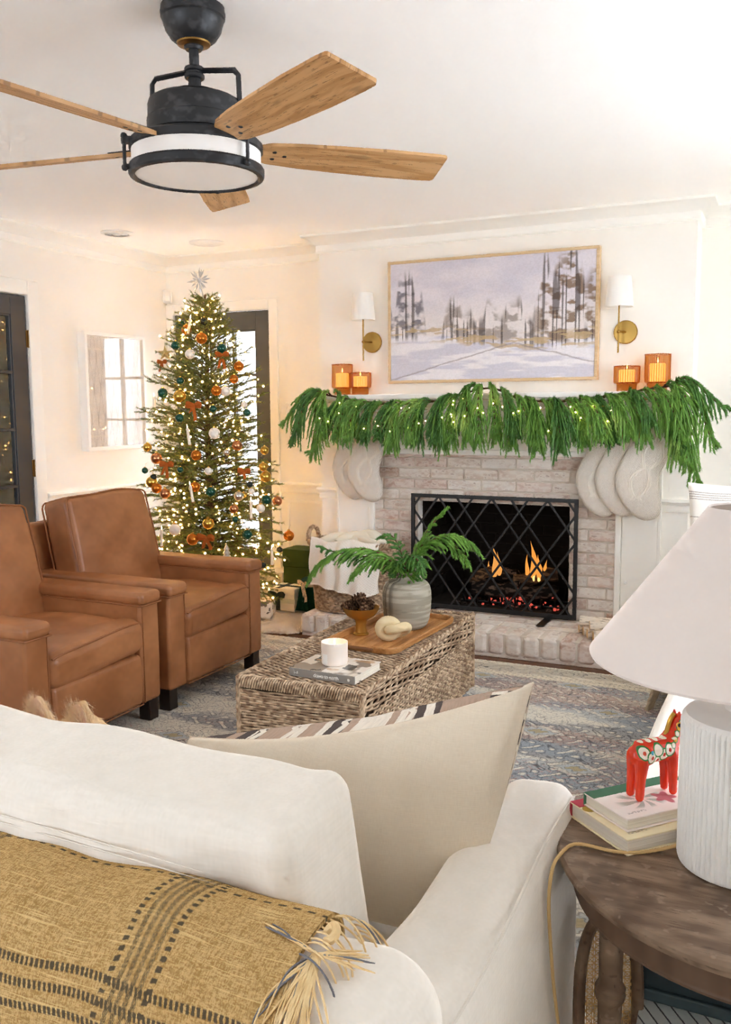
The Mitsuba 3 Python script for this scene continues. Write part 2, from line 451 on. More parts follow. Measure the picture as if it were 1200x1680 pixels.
# ---------------------------------------------------------------- the two glazed doors
def french_door(name, m, cols, rows, glass, slab, axis, face, lab, label_parts):
    """axis 'x': leaf lies in x (face is y); axis 'y': leaf lies in y (face is x)"""
    u0, u1, z0, z1 = slab; g0, g1, h0, h1 = glass
    th = .042
    def bx(a, b, c, d, e0, e1, r=.003):
        return box(a, b, face + e0, face + e1, c, d, r=r, k=1) if axis == 'x' else box(face - e1, face - e0, a, b, c, d, r=r, k=1)
    key = struct(name, join([bx(u0, g0, z0, z1, 0, th), bx(g1, u1, z0, z1, 0, th), bx(g0, g1, z0, h0, 0, th), bx(g0, g1, h1, z1, 0, th)]), m, label=lab)
    b = .018
    bead = [bx(g0, g0 + b * .6, h0, h1, .006, th - .006), bx(g1 - b * .6, g1, h0, h1, .006, th - .006), bx(g0, g1, h0, h0 + b * .6, .006, th - .006), bx(g0, g1, h1 - b * .6, h1, .006, th - .006)]
    put('glazing_bead', join(bead), m, key)
    for i in range(1, cols):
        c = g0 + (g1 - g0) * i / cols
        put('muntin', bx(c - b / 2, c + b / 2, h0, h1, .004, th - .004), m, key)
    for i in range(1, rows):
        c = h0 + (h1 - h0) * i / rows
        put('muntin', bx(g0, g1, c - b / 2, c + b / 2, .004, th - .004), m, key)
    for i in range(cols):
        for j in range(rows):
            a0, a1 = g0 + (g1 - g0) * i / cols, g0 + (g1 - g0) * (i + 1) / cols
            c0, c1 = h0 + (h1 - h0) * j / rows, h0 + (h1 - h0) * (j + 1) / rows
            e = face + th / 2 if axis == 'x' else face - th / 2
            P = [[a0, e, c0], [a1, e, c0], [a1, e, c1], [a0, e, c1]] if axis == 'x' else [[e, a0, c0], [e, a1, c0], [e, a1, c1], [e, a0, c1]]
            put('pane', (np.array(P), np.array([[0, 1, 2], [0, 2, 3]])), 'mat_pane', key, smooth=False)
    return key


d1 = french_door('door_1', 'mat_door_dark', 2, 5, (-1.795, -1.215, .25, 1.925), (-1.91, -1.10, .008, 2.038), 'y', XL, 'dark charcoal glazed door at the left edge', None)
for z in (1.79, 1.02, .25):
    put('hinge', join([box(XL - .002, XL + .004, -1.108, -1.072, z - .05, z + .05, r=.001, k=1), mv(lathe([(0, -.053), (.006, -.052), (.006, .052), (0, .053)], 12), (XL + .008, -1.093, z))]), 'mat_brass_dark', d1, label='brass hinge')
d2 = french_door('door_2', 'mat_door_grey', 3, 5, (-3.97, -3.398, .36, 1.912), (-4.08, -3.288, .008, 2.040), 'x', YB, 'grey glazed door behind the tree', None)
put('handle', join([mv(lathe([(0, 0), (.026, 0), (.026, .008), (.012, .012), (.010, .04), (0, .04)], 20), (-3.33, YB, .98), rx(90)), tube([(-3.33, YB - .038, .98), (-3.44, YB - .04, .985)], .008, 8)]), 'mat_brass', d2, label='brass lever handle')
# snowy terrace outside the back door and a hedge beyond it, seen through the panes
mat('mat_terrace', '#e9e9ea', rough=0.8)
struct('ground', box(-14, 10, YB + .62, 16, -.25, -.15), 'mat_terrace', smooth=False)
# ---------------------------------------------------------------- fireplace: surround, hearth, firebox
def brick_fn(seed, base, red, wash):
    def fn(p, n, uv):
        g = fbm(p.x * 9 + seed * 3.1, p.y * 9 + p.z * 2, p.z * 16 + seed, octaves=4)
        s = fbm(p.x * 45, p.y * 45 + seed, p.z * 60, octaves=3)
        col = mix(base, red, smoothstep(0.42, 0.75, g) * 0.75)
        col = mix(col, wash, smoothstep(0.35, 0.6, s) * 0.62)
        return mix(col, lin('#8d6a58'), smoothstep(0.66, 0.76, s) * smoothstep(.4, .6, g) * 0.5)
    return fn


BR = []
for i, (b, r, w) in enumerate((('#d8ccc1', '#bca595', '#e4dcd3'), ('#d2c0b5', '#b59182', '#e2d8cf'), ('#ccb8ac', '#aa8474', '#dfd4cb'), ('#dfd6cd', '#c8b3a6', '#e9e3db'), ('#bfa798', '#94705f', '#d0c2b6'))):
    BR.append(mat(f'mat_brick_{i}', brick_fn(i, lin(b), lin(r), lin(w)), rough=0.85, spec=0.12))


def brick_mesh(x0, x1, y0, y1, z0, z1, r=.004):
    m = box(x0, x1, y0, y1, z0, z1, r=r, k=1)
    v = m[0] + (meshkit.fbm(m[0] * 31.0, 2)[:, None] - .5) * np.array([.0035, .003, .0035])
    return v, m[1]


SX0, SX1, SZ1 = -2.372, -0.880, 1.086
BC, BL = .0667, .2135
sur = struct('fireplace_surround', join([box(SX0, FX0, -.012, .0, .135, SZ1), box(FX1, SX1, -.012, .0, .135, SZ1), box(FX0, FX1, -.012, .0, FZ1, SZ1)]), 'mat_mortar', smooth=False,
             label='whitewashed brick fireplace surround')
rows = int(math.ceil((SZ1 - .135) / BC))
for k in range(rows):
    z1 = SZ1 - .022 - (k - 1) * BC if k else SZ1
    z0 = z1 - BC + .010 if k else SZ1 - .016
    if k: z1 -= 0
    z0 = max(z0, .137)
    if z1 - z0 < .012: continue
    x = SX0 - (BL * .72 if k % 2 else BL * .22)
    while x < SX1:
        a, b = max(x + .005, SX0 + .001), min(x + BL - .005, SX1 - .001)
        x += BL
        pieces = [(a, b)]
        if z0 < FZ1 - .02:
            pieces = [(a, min(b, FX0)), (max(a, FX1), b)]
        for a_, b_ in pieces:
            if b_ - a_ > .015:
                zz0 = z0 if not (z0 < FZ1 < z1 and b_ > FX0 and a_ < FX1) else FZ1
                put('brick', brick_mesh(a_, b_, -.021 + rng.uniform(-.003, .002), -.006, zz0, z1), BR[rng.choice(5, p=[.26, .26, .16, .22, .10])], sur)
# hearth
HX0, HX1, HY = -2.66, -0.42, -0.50
hea = struct('hearth', box(HX0 + .012, HX1 - .012, HY + .014, -.001, 0, .1285), 'mat_mortar', smooth=False, label='raised whitewashed brick hearth')
x = HX0
while x < HX1 - .02:          # bullnose header row along the front edge
    w = .0985
    x1 = min(x + w, HX1)
    m = rbox(x1 - x - .008, .205, .120, .024, k=4)
    v = m[0].copy()
    lo = (v[:, 2] < 0) & (v[:, 1] < 0)
    v = v + (meshkit.fbm(v * 31 + x * 7, 2)[:, None] - .5) * .0022
    put('brick', mv((v, m[1]), ((x + x1) / 2, HY + .1025 + rng.uniform(-.003, .003), .0745 + rng.uniform(-.0015, .0015))), BR[rng.choice(5, p=[.3, .2, .15, .27, .08])], hea)
    x = x1
put('skirt', box(HX0 + .02, HX1 - .02, HY + .012, HY + .05, 0, .03, r=.004), BR[0], hea)
yy = HY + .21
k = 0
while yy < -.03:              # stretchers behind it
    y1 = min(yy + .100, -.024)
    x = HX0 + (0.02 if k % 2 else -.09)
    while x < HX1:
        a, b = max(x + .005, HX0 + .004), min(x + BL - .005, HX1 - .004)
        x += BL
        if b - a > .02:
            put('brick', brick_mesh(a, b, yy, y1 - .010, .060, .1335 + rng.uniform(-.002, .0015)), BR[rng.choice(5, p=[.3, .22, .12, .28, .08])], hea)
    yy = y1 + .000 if y1 < -.03 else 0
    k += 1
    if y1 >= -.025: break

# mantel: shelf, mouldings, frieze, pilasters and beads
man = struct('fireplace_mantel', box(-2.70, -0.56, -.20, 0, 1.418, 1.449, r=.006), 'mat_trim', label='white painted mantel shelf with moulding')
prof = [(0, 1.352), (.02, 1.352), (.022, 1.362), (.034, 1.368), (.05, 1.378), (.09, 1.392), (.14, 1.402), (.16, 1.410), (.165, 1.418), (0, 1.418)]
put('shelf_moulding', sweep_wall([(-2.66, 0), (-2.66, -.028), (-0.60, -.028), (-0.60, 0)], prof), 'mat_trim', man)
put('frieze_board', box(-2.625, -0.645, -.030, 0, SZ1 + .022, 1.36, r=.003), 'mat_trim', man)
for a, b in ((-2.625, -2.408), (-.844, -.645)):
    put('pilaster', box(a, b, -.030, 0, .130, SZ1 + .03, r=.003), 'mat_trim', man)
bw = .030
put('bead', join([box(SX0 - .034, SX0, -.042, -.0, .130, SZ1 + .030, r=.006), box(SX1, SX1 + .034, -.042, 0, .130, SZ1 + .030, r=.006), box(SX0 - .034, SX1 + .034, -.042, 0, SZ1 - .002, SZ1 + .030, r=.006)]), 'mat_trim', man)
put('side_strip', join([box(-2.635, -2.618, -.036, 0, .13, 1.35, r=.003), box(-.652, -.635, -.036, 0, .13, 1.35, r=.003)]), 'mat_trim', man)

# firebox of dark fire brick
mat('mat_soot', lambda p, n, uv: mix(lin('#1a1715'), lin('#241f1b'), fbm(p.x * 6, p.y * 6, p.z * 6)), rough=0.9, spec=0.1)
mat('mat_soot_joint', '#2c2723', rough=0.95, spec=0.05)
fb = struct('firebox', join([box(FX0 - .03, FX1 + .03, .60, .63, .1, .86), box(FX0 - .03, FX0 + .005, .075, .62, .1, .86), box(FX1 - .005, FX1 + .03, .075, .62, .1, .86),
                             box(FX0 - .03, FX1 + .03, .075, .62, .792, .86), box(FX0 - .03, FX1 + .03, .0, .62, .10, .133)]), 'mat_soot_joint', smooth=False, label='dark firebox behind the screen')
for k in range(10):
    z0 = .14 + k * .066
    x = FX0 - (.11 if k % 2 else 0)
    while x < FX1:
        a, b = max(x + .004, FX0), min(x + .209, FX1)
        x += .213
        if b - a > .02:
            put('brick', box(a, b, .592, .602, z0, min(z0 + .058, .795), r=.003, k=1), 'mat_soot', fb)
    for s, X in ((-1, FX0), (1, FX1)):
        yv = .03 + (.10 if k % 2 else 0) - .1
        while yv < .59:
            a, b = max(yv + .004, .02), min(yv + .209, .59)
            yv += .213
            if b - a > .02 and b > .1:
                put('brick', box(X - s * .010 - .004, X - s * .010 + .004, max(a, .08), b, z0, min(z0 + .058, .790), r=.002, k=1), 'mat_soot', fb)

# fire screen with two sets of diagonal bars
def flatbar(p0, p1, w, t, y):
    p0, p1 = np.array(p0, float), np.array(p1, float)
    d = p1 - p0; L = np.linalg.norm(d); a = math.degrees(math.atan2(d[1], d[0]))
    return mv(rbox(L, t, w, .0015, k=1), ((p0[0] + p1[0]) / 2, y, (p0[1] + p1[1]) / 2), ry(-a))


sc = thing('fire_screen', 'black iron fireplace screen with crossed diagonal bars and a mesh', 'fire screen')
QX0, QX1, QZ0, QZ1, QY = -2.104, -1.082, .148, .846, -.062
put('frame', join([box(QX0, QX1, QY - .009, QY + .009, QZ1 - .022, QZ1, r=.002, k=1), box(QX0, QX1, QY - .009, QY + .009, QZ0, QZ0 + .026, r=.002, k=1), box(QX0, QX0 + .022, QY - .009, QY + .009, QZ0, QZ1, r=.002, k=1), box(QX1 - .022, QX1, QY - .009, QY + .009, QZ0, QZ1, r=.002, k=1)]), 'mat_iron_black', sc)
slope = 1.40
rect = sg.box(QX0 + .015, QZ0 + .015, QX1 - .015, QZ1 - .015)
for s in (1, -1):
    for k in range(-5, 6):
        for off in (0, .115):
            c = (-1.861 if s > 0 else -1.325) + k * .335 + s * off
            ln = sg.LineString([(c - 2, QZ0 - s * 2 * slope), (c + 2, QZ0 + s * 2 * slope)]).intersection(rect)
            if ln.length > .06:
                (ax, az), (bx_, bz) = ln.coords[0], ln.coords[-1]
                put('bar', flatbar((ax, az), (bx_, bz), .013, .006, QY - .004 * s), 'mat_iron_black', sc)
for xx in (QX0 + .14, -1.245):
    put('foot', join([box(xx - .022, xx + .022, QY - .19, QY + .06, .136, .144, r=.002, k=1), box(xx - .018, xx + .018, QY - .008, QY + .008, .140, .165, r=.002, k=1)]), 'mat_iron_black', sc)
# ---------------------------------------------------------------- rug
RX0, RX1, RY0, RY1, RZ = -3.42, 0.70, -4.9, -0.588, 0.008


def rug_fn(p, n, uv):
    X, Y = p.x, p.y
    wx = fbm(X * 5, Y * 5, 1.3) - .5
    wy = fbm(X * 5, Y * 5, 7.7) - .5
    x, y = X + .030 * wx, Y + .030 * wy
    x2, y2 = X * 1.7 + .04 * wx, Y * 1.7 + .04 * wy
    wear = fbm(X * 2.2, Y * 9, 3.0, octaves=4)
    tone = fbm(X * 1.1, Y * 4.5, 9.0)
    field = mix(lin('#979797'), lin('#d3cec2'), smoothstep(.34, .60, wear))
    field = mix(field, lin('#a58d84'), smoothstep(.52, .7, tone) * .6)
    field = mix(field, lin('#8c9aa6'), smoothstep(.52, .66, fbm(X * 1.7 + 4, Y * 5, 2.0)) * .5)
    # scrolling outlines: contour lines of a warped wave field, two scales
    a = dr.sin(x2 * 52 + 2.2 * dr.sin(y2 * 31)) + dr.sin(y2 * 60 + 2.4 * dr.sin(x2 * 27))
    b = dr.sin(x2 * 104 + 1.8 * dr.sin(y2 * 73 + 1)) + dr.sin(y2 * 111 + 2.1 * dr.sin(x2 * 61))
    l1 = 1 - smoothstep(.05, .36, dr.abs(a - .35))
    l2 = 1 - smoothstep(.05, .38, dr.abs(b + .2))
    fade = .50 + .50 * smoothstep(.3, .6, fbm(X * 3.1, Y * 3.1, 5.5))
    dark = dr.maximum(l1, l2 * .8) * fade
    petals = smoothstep(1.15, 1.4, a)
    field = mix(field, lin('#d8d2c4'), petals * .8)
    rosy = smoothstep(1.2, 1.5, b) * smoothstep(.45, .6, tone)
    field = mix(field, lin('#a8766c'), rosy * .55)
    # diamond medallions in staggered rows
    u, v = x / .46, y / .34
    r = dr.floor(v)
    u = u + .5 * (r - 2 * dr.floor(r / 2))
    fu, fv = u - dr.floor(u) - .5, v - r - .5
    d = dr.abs(fu) * 1.05 + dr.abs(fv) * 1.25 + .03 * dr.sin(fu * 60) * dr.sin(fv * 50)
    field = mix(field, lin('#d5cfc2'), (1 - smoothstep(.25, .28, d)) * .6)
    dark = dark * (.3 + .7 * smoothstep(.10, .27, d))
    field = mix(field, lin('#a9b0b2'), (1 - smoothstep(.17, .19, d)) * .8)
    field = mix(field, lin('#a89a78'), (1 - smoothstep(.085, .1, d)) * .9)
    ring = (1 - smoothstep(0, .018, dr.abs(d - .29))) + (1 - smoothstep(0, .014, dr.abs(d - .185))) + (1 - smoothstep(0, .012, dr.abs(d - .1)))
    dark = dr.maximum(dark, dr.minimum(ring, 1) * .85)
    col = mix(field, lin('#2f3036'), dr.clip(dark, 0, 1) * .74)
    # border along the edges
    e = dr.minimum(dr.minimum(RY1 - Y, Y - RY0), dr.minimum(X - RX0, RX1 - X))
    along = dr.select(dr.minimum(RY1 - Y, Y - RY0) < dr.minimum(X - RX0, RX1 - X), X, Y)
    ew = e + .006 * dr.sin(along * 70)
    vine = dr.sin(along * 44 + 2.5 * dr.sin(e * 70)) + dr.sin(e * 95 + 2.2 * dr.sin(along * 37))
    vd = (1 - smoothstep(0, .32, dr.abs(vine - .3))) * (.5 + .5 * smoothstep(.35, .6, wear))
    bc = mix(lin('#d5cdbd'), lin('#b9b1a3'), smoothstep(.4, .6, wear))
    bc = mix(bc, lin('#a89a86'), smoothstep(1.2, 1.5, vine) * .7)
    bc = mix(bc, lin('#33353c'), vd * .85)
    stripe = mix(lin('#d8cfbd'), lin('#57534f'), (1 - smoothstep(.0, .0035, dr.abs(e - .020))) + (1 - smoothstep(.0, .0035, dr.abs(e - .165))) + (1 - smoothstep(0, .003, dr.abs(e - .185))) + (1 - smoothstep(0, .003, dr.abs(e - .215))))
    vine2 = dr.sin(along * 130) * dr.sin(e * 190)
    stripe = mix(stripe, lin('#8c8577'), smoothstep(.5, .8, vine2) * .7)
    inb = smoothstep(.024, .028, e) * (1 - smoothstep(.155, .16, e))
    border = mix(stripe, bc, inb)
    return mix(border, col, smoothstep(.222, .228, e))


mat('mat_rug', rug_fn, rough=0.95, spec=0.05, bump=lambda p, n, uv: noise(p.x * 420, p.y * 420), bscale=.0015)
put('rug', box(RX0, RX1, RY0, RY1, 0.0005, RZ, r=.003), 'mat_rug', label='large faded blue grey oriental rug with a cream vine border', cat='rug')

# ---------------------------------------------------------------- leather
def leather_fn(p, n, uv):
    g = fbm(p.x * 5, p.y * 5, p.z * 5, octaves=4)
    s = noise(p.x * 60, p.y * 60, p.z * 60)
    return mix(lin('#8a5734'), lin('#a36d46'), smoothstep(.3, .7, g)) * (.96 + .08 * s)


mat('mat_leather', leather_fn, rough=0.37, spec=0.45, bump=lambda p, n, uv: fbm(p.x * 90, p.y * 90, p.z * 90, octaves=2), bscale=.0012)
mat('mat_welt', '#8a5632', rough=0.45)
mat('mat_leg_dark', '#20140f', rough=0.35, spec=0.5)


def wrinkle(v, amp, f=(9, 9, 9), seed=0):
    return (meshkit.fbm(v * np.array(f) + seed * 13.7, 3, seed) - .5) * 2 * amp


def armchair(xf, yc, label):
    t = thing('leather_armchair', label, 'armchair', 'leather armchairs')
    W, AW = .775, .125
    inner = W / 2 - AW
    at = lambda m: mv(m, (xf, yc, RZ))
    put('base', at(box(-.80, -.03, -inner, inner, .095, .34, r=.015)), 'mat_leather', t)
    m = rbox(.05, 2 * inner - .004, .225, .02, k=3, m=8)
    v = m[0].copy(); v[:, 0] += np.where(v[:, 0] > 0, .010 * np.clip(1 - (v[:, 2] / .11) ** 2, 0, 1), 0)
    put('front_panel', at(mv((v, m[1]), (-.022, 0, .208))), 'mat_leather', t)
    for s in (-1, 1):
        a = put('arm', at(mv(rbox(.80, AW, .445, .018, k=3, m=6, fn=lambda v: v + np.c_[v[:, :1] * 0, np.sign(v[:, 1:2]) * .004 * np.cos(v[:, 2:3] / .2225 * 1.4), v[:, :1] * 0]), (-.40, s * (inner + AW / 2), .3175))), 'mat_leather', t)
        m = rbox(.845, AW + .014, .058, .024, k=4, m=10)
        v = m[0].copy(); v[:, 2] += np.where(v[:, 2] > 0, wrinkle(v, .0025, (6, 10, 1)), 0)
        put('arm_pad', at(mv((v, m[1]), (-.408, s * (inner + AW / 2), .556))), 'mat_leather', a)
        L = [(-.80, s * (inner + AW + .002) , .528), (.010, s * (inner + AW + .002), .528), (.010, s * (inner - .002), .528), (-.60, s * (inner - .002), .528)]
        pth = np.concatenate([np.linspace(L[i], L[i + 1], 8)[(i > 0):] for i in range(3)])
        put('welt', at(tube(pth, .0035, 6)), 'mat_welt', a)
    # seat cushion
    m = rbox(.60, 2 * inner + .02, .15, .045, k=5, m=14)
    v = m[0].copy(); u = v / np.array([.30, inner, .075])
    crown = .022 * np.clip(1 - u[:, 0] ** 2, 0, 1) * np.clip(1 - u[:, 1] ** 2, 0, 1) ** .5
    v[:, 2] += np.where(v[:, 2] > 0, crown + wrinkle(v, .013, (8, 11, 2), 3), 0)
    v[:, 0] += np.where(v[:, 0] > .2, wrinkle(v, .006, (2, 7, 12), 5), 0)
    v[:, 2] += np.where(v[:, 0] > .2, .018 * np.tanh(v[:, 1] * 4), 0)
    st = put('seat_cushion', at(mv((v, m[1]), (-.285, 0, .388))), 'mat_leather', t, smooth=50)
    yy = np.linspace(-inner + .005, inner - .005, 24)
    put('welt', at(tube(np.c_[.006 + yy * 0, yy, .452 + .018 * np.tanh(yy * 4) - .010 * (np.abs(yy) / inner) ** 6], .004, 6)), 'mat_welt', st)
    # back frame and back cushion, leaning back
    R = ry(-13)
    m = rbox(.11, W - .02, .66, .03, k=3, m=6)
    put('back_frame', at(mv(mv(m, (0, 0, .33)), (-.795, 0, .16), ry(-11))), 'mat_leather', t)
    w, h, th = .610, .545, .165
    m = rbox(th, w, h, .035, k=4, m=16)
    v = m[0].copy(); u = v / np.array([th / 2, w / 2, h / 2])
    puff = .030 * np.clip(1 - u[:, 1] ** 2, 0, 1) ** .6 * np.clip(1 - u[:, 2] ** 2, 0, 1) ** .6
    fr = np.clip(v[:, 0] / (th / 2), 0, 1)
    low = np.clip(.35 - u[:, 2], 0, 1)
    v[:, 0] += fr * (puff + wrinkle(v, .014, (3, 7, 8), 8) * (.35 + low))
    v[:, 2] += np.where(v[:, 2] > 0, -.012 * u[:, 1] ** 2 + .004 * np.sin(v[:, 1] * 14), 0)
    v[:, 1] *= 1 - .035 * np.clip(u[:, 2], 0, 1)
    tr = lambda q: at(mv(mv(q, (-.085, 0, h / 2)), (-.545, 0, .425), R))
    bc = put('back_cushion', tr((v, m[1])), 'mat_leather', t, smooth=50)
    c = .022
    for sx in (1, -1):
        x = sx * (th / 2 - .004)
        top = h / 2 - .006
        ys = np.linspace(-1, 1, 22)
        pth = [(x, -w / 2 + .004, z) for z in np.linspace(-h / 2 + .04, 0, 6)] + [(x, -(w / 2 - .002) * (1 - .035 * z / (h / 2)), z) for z in np.linspace(.03, top - .03, 8)]
        pth += [(x, y * (w / 2 - .025) * .97, top - .012 * y ** 2 + .004 * math.sin(y * w / 2 * 14)) for y in ys]
        pth += [(x, (w / 2 - .002) * (1 - .035 * z / (h / 2)), z) for z in np.linspace(top - .03, .03, 8)] + [(x, w / 2 - .004, z) for z in np.linspace(0, -h / 2 + .04, 6)]
        put('welt', tr(tube(smoothpath(pth, 90), .0045, 6)), 'mat_welt', bc)
    for sx, sy in ((0, -1), (0, 1), (1, -1), (1, 1)):
        put('leg', at(mv(rbox(.06, .06, .105, .004, k=1), (-.045 - .70 * sx, sy * (W / 2 - .036), .0525))), 'mat_leg_dark', t, label='dark wooden leg')
    # stitched seams down the front of the arms
    for s in (-1, 1):
        put('seam', at(tube([(.0015, s * (inner + .012), .10), (.0015, s * (inner + .012), .52)], .0022, 5)), 'mat_welt', t)
    put('lower_welt', at(tube([(.002, -inner, .098), (.006, 0, .097), (.002, inner, .098)], .003, 5)), 'mat_welt', t)
    return t


armchair(-2.488, -1.588, 'tan leather armchair beside the lit tree, farther of the two')
armchair(-2.488, -2.432, 'tan leather armchair cut by the left edge of the photo, nearer of the two')

# ---------------------------------------------------------------- the near sofa in a white slipcover
def cotton(c0, c1):
    def fn(p, n, uv):
        w = noise(p.x * 260, p.y * 260, p.z * 40) * .5 + noise(p.x * 40, p.y * 40, p.z * 300) * .5
        return mix(lin(c0), lin(c1), w)
    return fn


mat('mat_slipcover', cotton('#dbd6cd', '#e5e0d8'), rough=0.95, spec=0.08, sheen=0.15, bump=lambda p, n, uv: fbm(p.x * 34, p.y * 34, p.z * 34, octaves=3), bscale=.004)
mat('mat_seam', '#d6d1c8', rough=0.95, spec=0.05)
so = thing('white_sofa', 'white slipcovered sofa in the foreground seen from behind', 'sofa')
SY0, SY1 = -4.44, -4.20       # back of the sofa, rear and front
def soft(m, amp, f, seed, grow=0.0):
    v = m[0].copy()
    return v + wrinkle(v, amp, f, seed)[:, None] * np.array([.6, 1, .6]), m[1]


put('back', mv(soft(rbox(2.310, .235, .712, .086, k=6, m=(40, 4, 10)), .005, (7, 7, 4), 2), (-1.487, -4.32, .381 + RZ)), 'mat_slipcover', so, smooth=60)
def arm_fn(v):
    v = v.copy()
    v[:, 1] += np.where(v[:, 1] > 0.2, .05 * np.clip(.3 - v[:, 2], 0, 1) * 0, 0)
    v[:, 0] += np.where(v[:, 0] > 0, .002 * np.clip(-v[:, 2] / .32, 0, 1) + .003 * np.sin(v[:, 1] * 26) * np.clip(-v[:, 2] / .32 + .1, 0, 1), 0)
    v[:, 2] += np.where(v[:, 2] > .2, .006 * np.sin(v[:, 1] * 17 + v[:, 0] * 20), 0)
    return v


put('arm', mv(soft(rbox(.152, .93, .655, .045, k=5, m=(4, 40, 14), fn=arm_fn), .006, (8, 5, 6), 4), (-.408, -3.98, .3275 + RZ)), 'mat_slipcover', so, smooth=60)
put('seat_base', mv(soft(rbox(2.14, .72, .30, .03, k=3, m=(30, 8, 6)), .004, (6, 6, 6), 5), (-1.55, -3.88, .15 + RZ)), 'mat_slipcover', so, smooth=60)
sc1 = mv(soft(rbox(1.0, .66, .17, .05, k=4, m=(20, 14, 3)), .006, (5, 5, 5), 6), (-.985, -3.855, .385 + RZ))
put('seat_cushion', sc1, 'mat_slipcover', so, smooth=60)
put('seat_cushion', mv(sc1, (-1.01, 0, 0)), 'mat_slipcover', so, smooth=60)
put('seam', join([tube(smoothpath([(-.336, -4.40, .60), (-.332, -4.42, .45), (-.330, -4.43, .2), (-.326, -4.43, .02)], 24), .003, 6), tube(smoothpath([(-.338, -3.56, .655), (-.336, -3.9, .655), (-.336, -4.3, .652), (-.35, -4.40, .648)], 30), .0026, 6)]), 'mat_seam', so, label='stitched seam')


def big_cushion(v):
    u = v / np.array([.50, .115, .225])
    v = v.copy()
    edge = np.clip(1 - np.abs(u[:, 0]) ** 4, 0, 1)
    v[:, 1] += np.sign(v[:, 1]) * .035 * np.clip(1 - u[:, 2] ** 2, 0, 1) * edge
    v[:, 2] += np.where(v[:, 2] > 0, .004 * np.sin(v[:, 0] * 4.2 + .8) + .004 * np.sin(v[:, 0] * 21) + .016 * np.exp(-((u[:, 0] - .97) / .09) ** 2) + .016 * np.exp(-((u[:, 0] + .97) / .09) ** 2), 0)
    v[:, 0] += np.where(v[:, 0] > 0, .052 * np.clip(.5 - .5 * u[:, 2], 0, 1) * np.clip(u[:, 0], 0, 1), 0)
    folds = np.sin(v[:, 0] * 34 + 5 * np.sin(v[:, 0] * 3) + v[:, 2] * 7)
    v[:, 1] += .009 * folds * np.clip(1 - np.abs(u[:, 2]), 0, 1)
    v += wrinkle(v, .009, (5, 6, 3), 9)[:, None] * np.array([.5, 1, .5])
    # dented upper corner
    d = np.linalg.norm((v - np.array([.40, -.12, .08])) / np.array([.09, .2, .09]), axis=1)
    v[:, 1] += .030 * np.exp(-d ** 2)
    return v


cu = mv(rbox(1.0, .21, .45, .036, k=5, m=(64, 6, 26), fn=big_cushion), (-1.060, -4.115, .613 + RZ), ry(1.2) @ rx(5))
bcu = put('sofa_back_cushion', cu, 'mat_slipcover', smooth=60, label='large white cotton back cushion resting on the near sofa', cat='cushion', group=None)
xs = np.linspace(-.455, .43, 60)
for dz in (0, .012):
    put('stitching', mv(tube(np.c_[xs, -.108 - .0155 + xs * 0 + .0, .168 - dz + .004 * np.sin(xs * 4.2 + .8)], .0014 * np.clip((.43 - np.abs(xs + .02)) / .12, .05, 1), 5), (-1.060, -4.115, .613 + RZ), ry(1.2) @ rx(5)), 'mat_seam', bcu, label='double row of stitching')

# ---------------------------------------------------------------- mustard throw over the sofa back
def throw_fn(p, n, uv):
    u, v = uv.x, uv.y                       # metres along the sofa, metres over the back
    wob = .004 * dr.sin(v * 40) + .006 * (fbm(u * 9, v * 9) - .5)
    weave = .33 * noise(u * 700, v * 170) + .33 * noise(u * 170, v * 700) + .34 * noise(u * 800, v * 800)
    col = mix(lin('#9a7a47'), lin('#c0a271'), smoothstep(.25, .75, weave))
    col = mix(col, lin('#d8bd88'), smoothstep(.78, .9, noise(u * 14, v * 900)) * .6)
    a = u + wob
    def line(x, c, w):
        return 1 - smoothstep(w * .6, w, dr.abs(x - c))
    hat = dr.sin((v + .35 * dr.abs(((a * 105) - dr.floor(a * 105)) - .5) / 10) * 900) * .5 + .5 + .5 * (noise(u * 300, v * 300) - .5)
    dash = smoothstep(.35, .6, dr.abs((v * 84) - dr.floor(v * 84) - .5) * 2 + .5 * (noise(u * 200, v * 300) - .5))
    s = line(a, .222, .0052) * (1 - dash) + line(a, .158, .0052) * (1 - dash)
    for c in (.172, .1835, .195, .2065):
        s = s + line(a, c, .0042) * smoothstep(.3, .5, hat)
    s = s + line(a, .535, .006) * smoothstep(.25, .5, hat) + line(a, .555, .004) * smoothstep(.25, .5, hat)
    b = v + .004 * dr.sin(u * 30)
    for c, w in ((.388, .006), (.411, .006), (.434, .005)):
        s = s + line(b, c, w) * smoothstep(.2, .5, dr.sin((a + b * .4) * 880) * .5 + .5 + .6 * (noise(u * 300, v * 300) - .5))
    s = s + line(b, .215, .0035) * smoothstep(.35, .6, dr.sin(a * 300) * .5 + .5)
    return mix(col, lin('#3a3733'), dr.clip(s, 0, 1) * .88)


mat('mat_throw', throw_fn, rough=0.95, spec=0.05, sheen=0.2, bump=lambda p, n, uv: noise(p.x * 300, p.y * 300, p.z * 300), bscale=.002)
mat('mat_fringe', lambda p, n, uv: mix(lin('#c9a873'), lin('#e3cda2'), noise(p.x * 90, p.y * 90, p.z * 90)), rough=0.9, spec=0.05)
mat('mat_fringe_grey', '#6a6a70', rough=0.9)
prof = [(-4.192, .60), (-4.190, .66), (-4.193, .715), (-4.208, .752), (-4.24, .775), (-4.285, .785), (-4.335, .783), (-4.385, .768), (-4.425, .735), (-4.452, .69), (-4.462, .63), (-4.466, .5), (-4.468, .36)]
pp = smoothpath(np.array(prof) - [0, .034], 70)
arc = np.r_[0, np.cumsum(np.linalg.norm(np.diff(pp, axis=0), axis=1))]
us = np.linspace(0, 1.25, 110)
U, S = np.meshgrid(us, arc, indexing='ij')
P = np.zeros(U.shape + (3,))
P[..., 0] = -.478 - U + .10 * (S - .3)
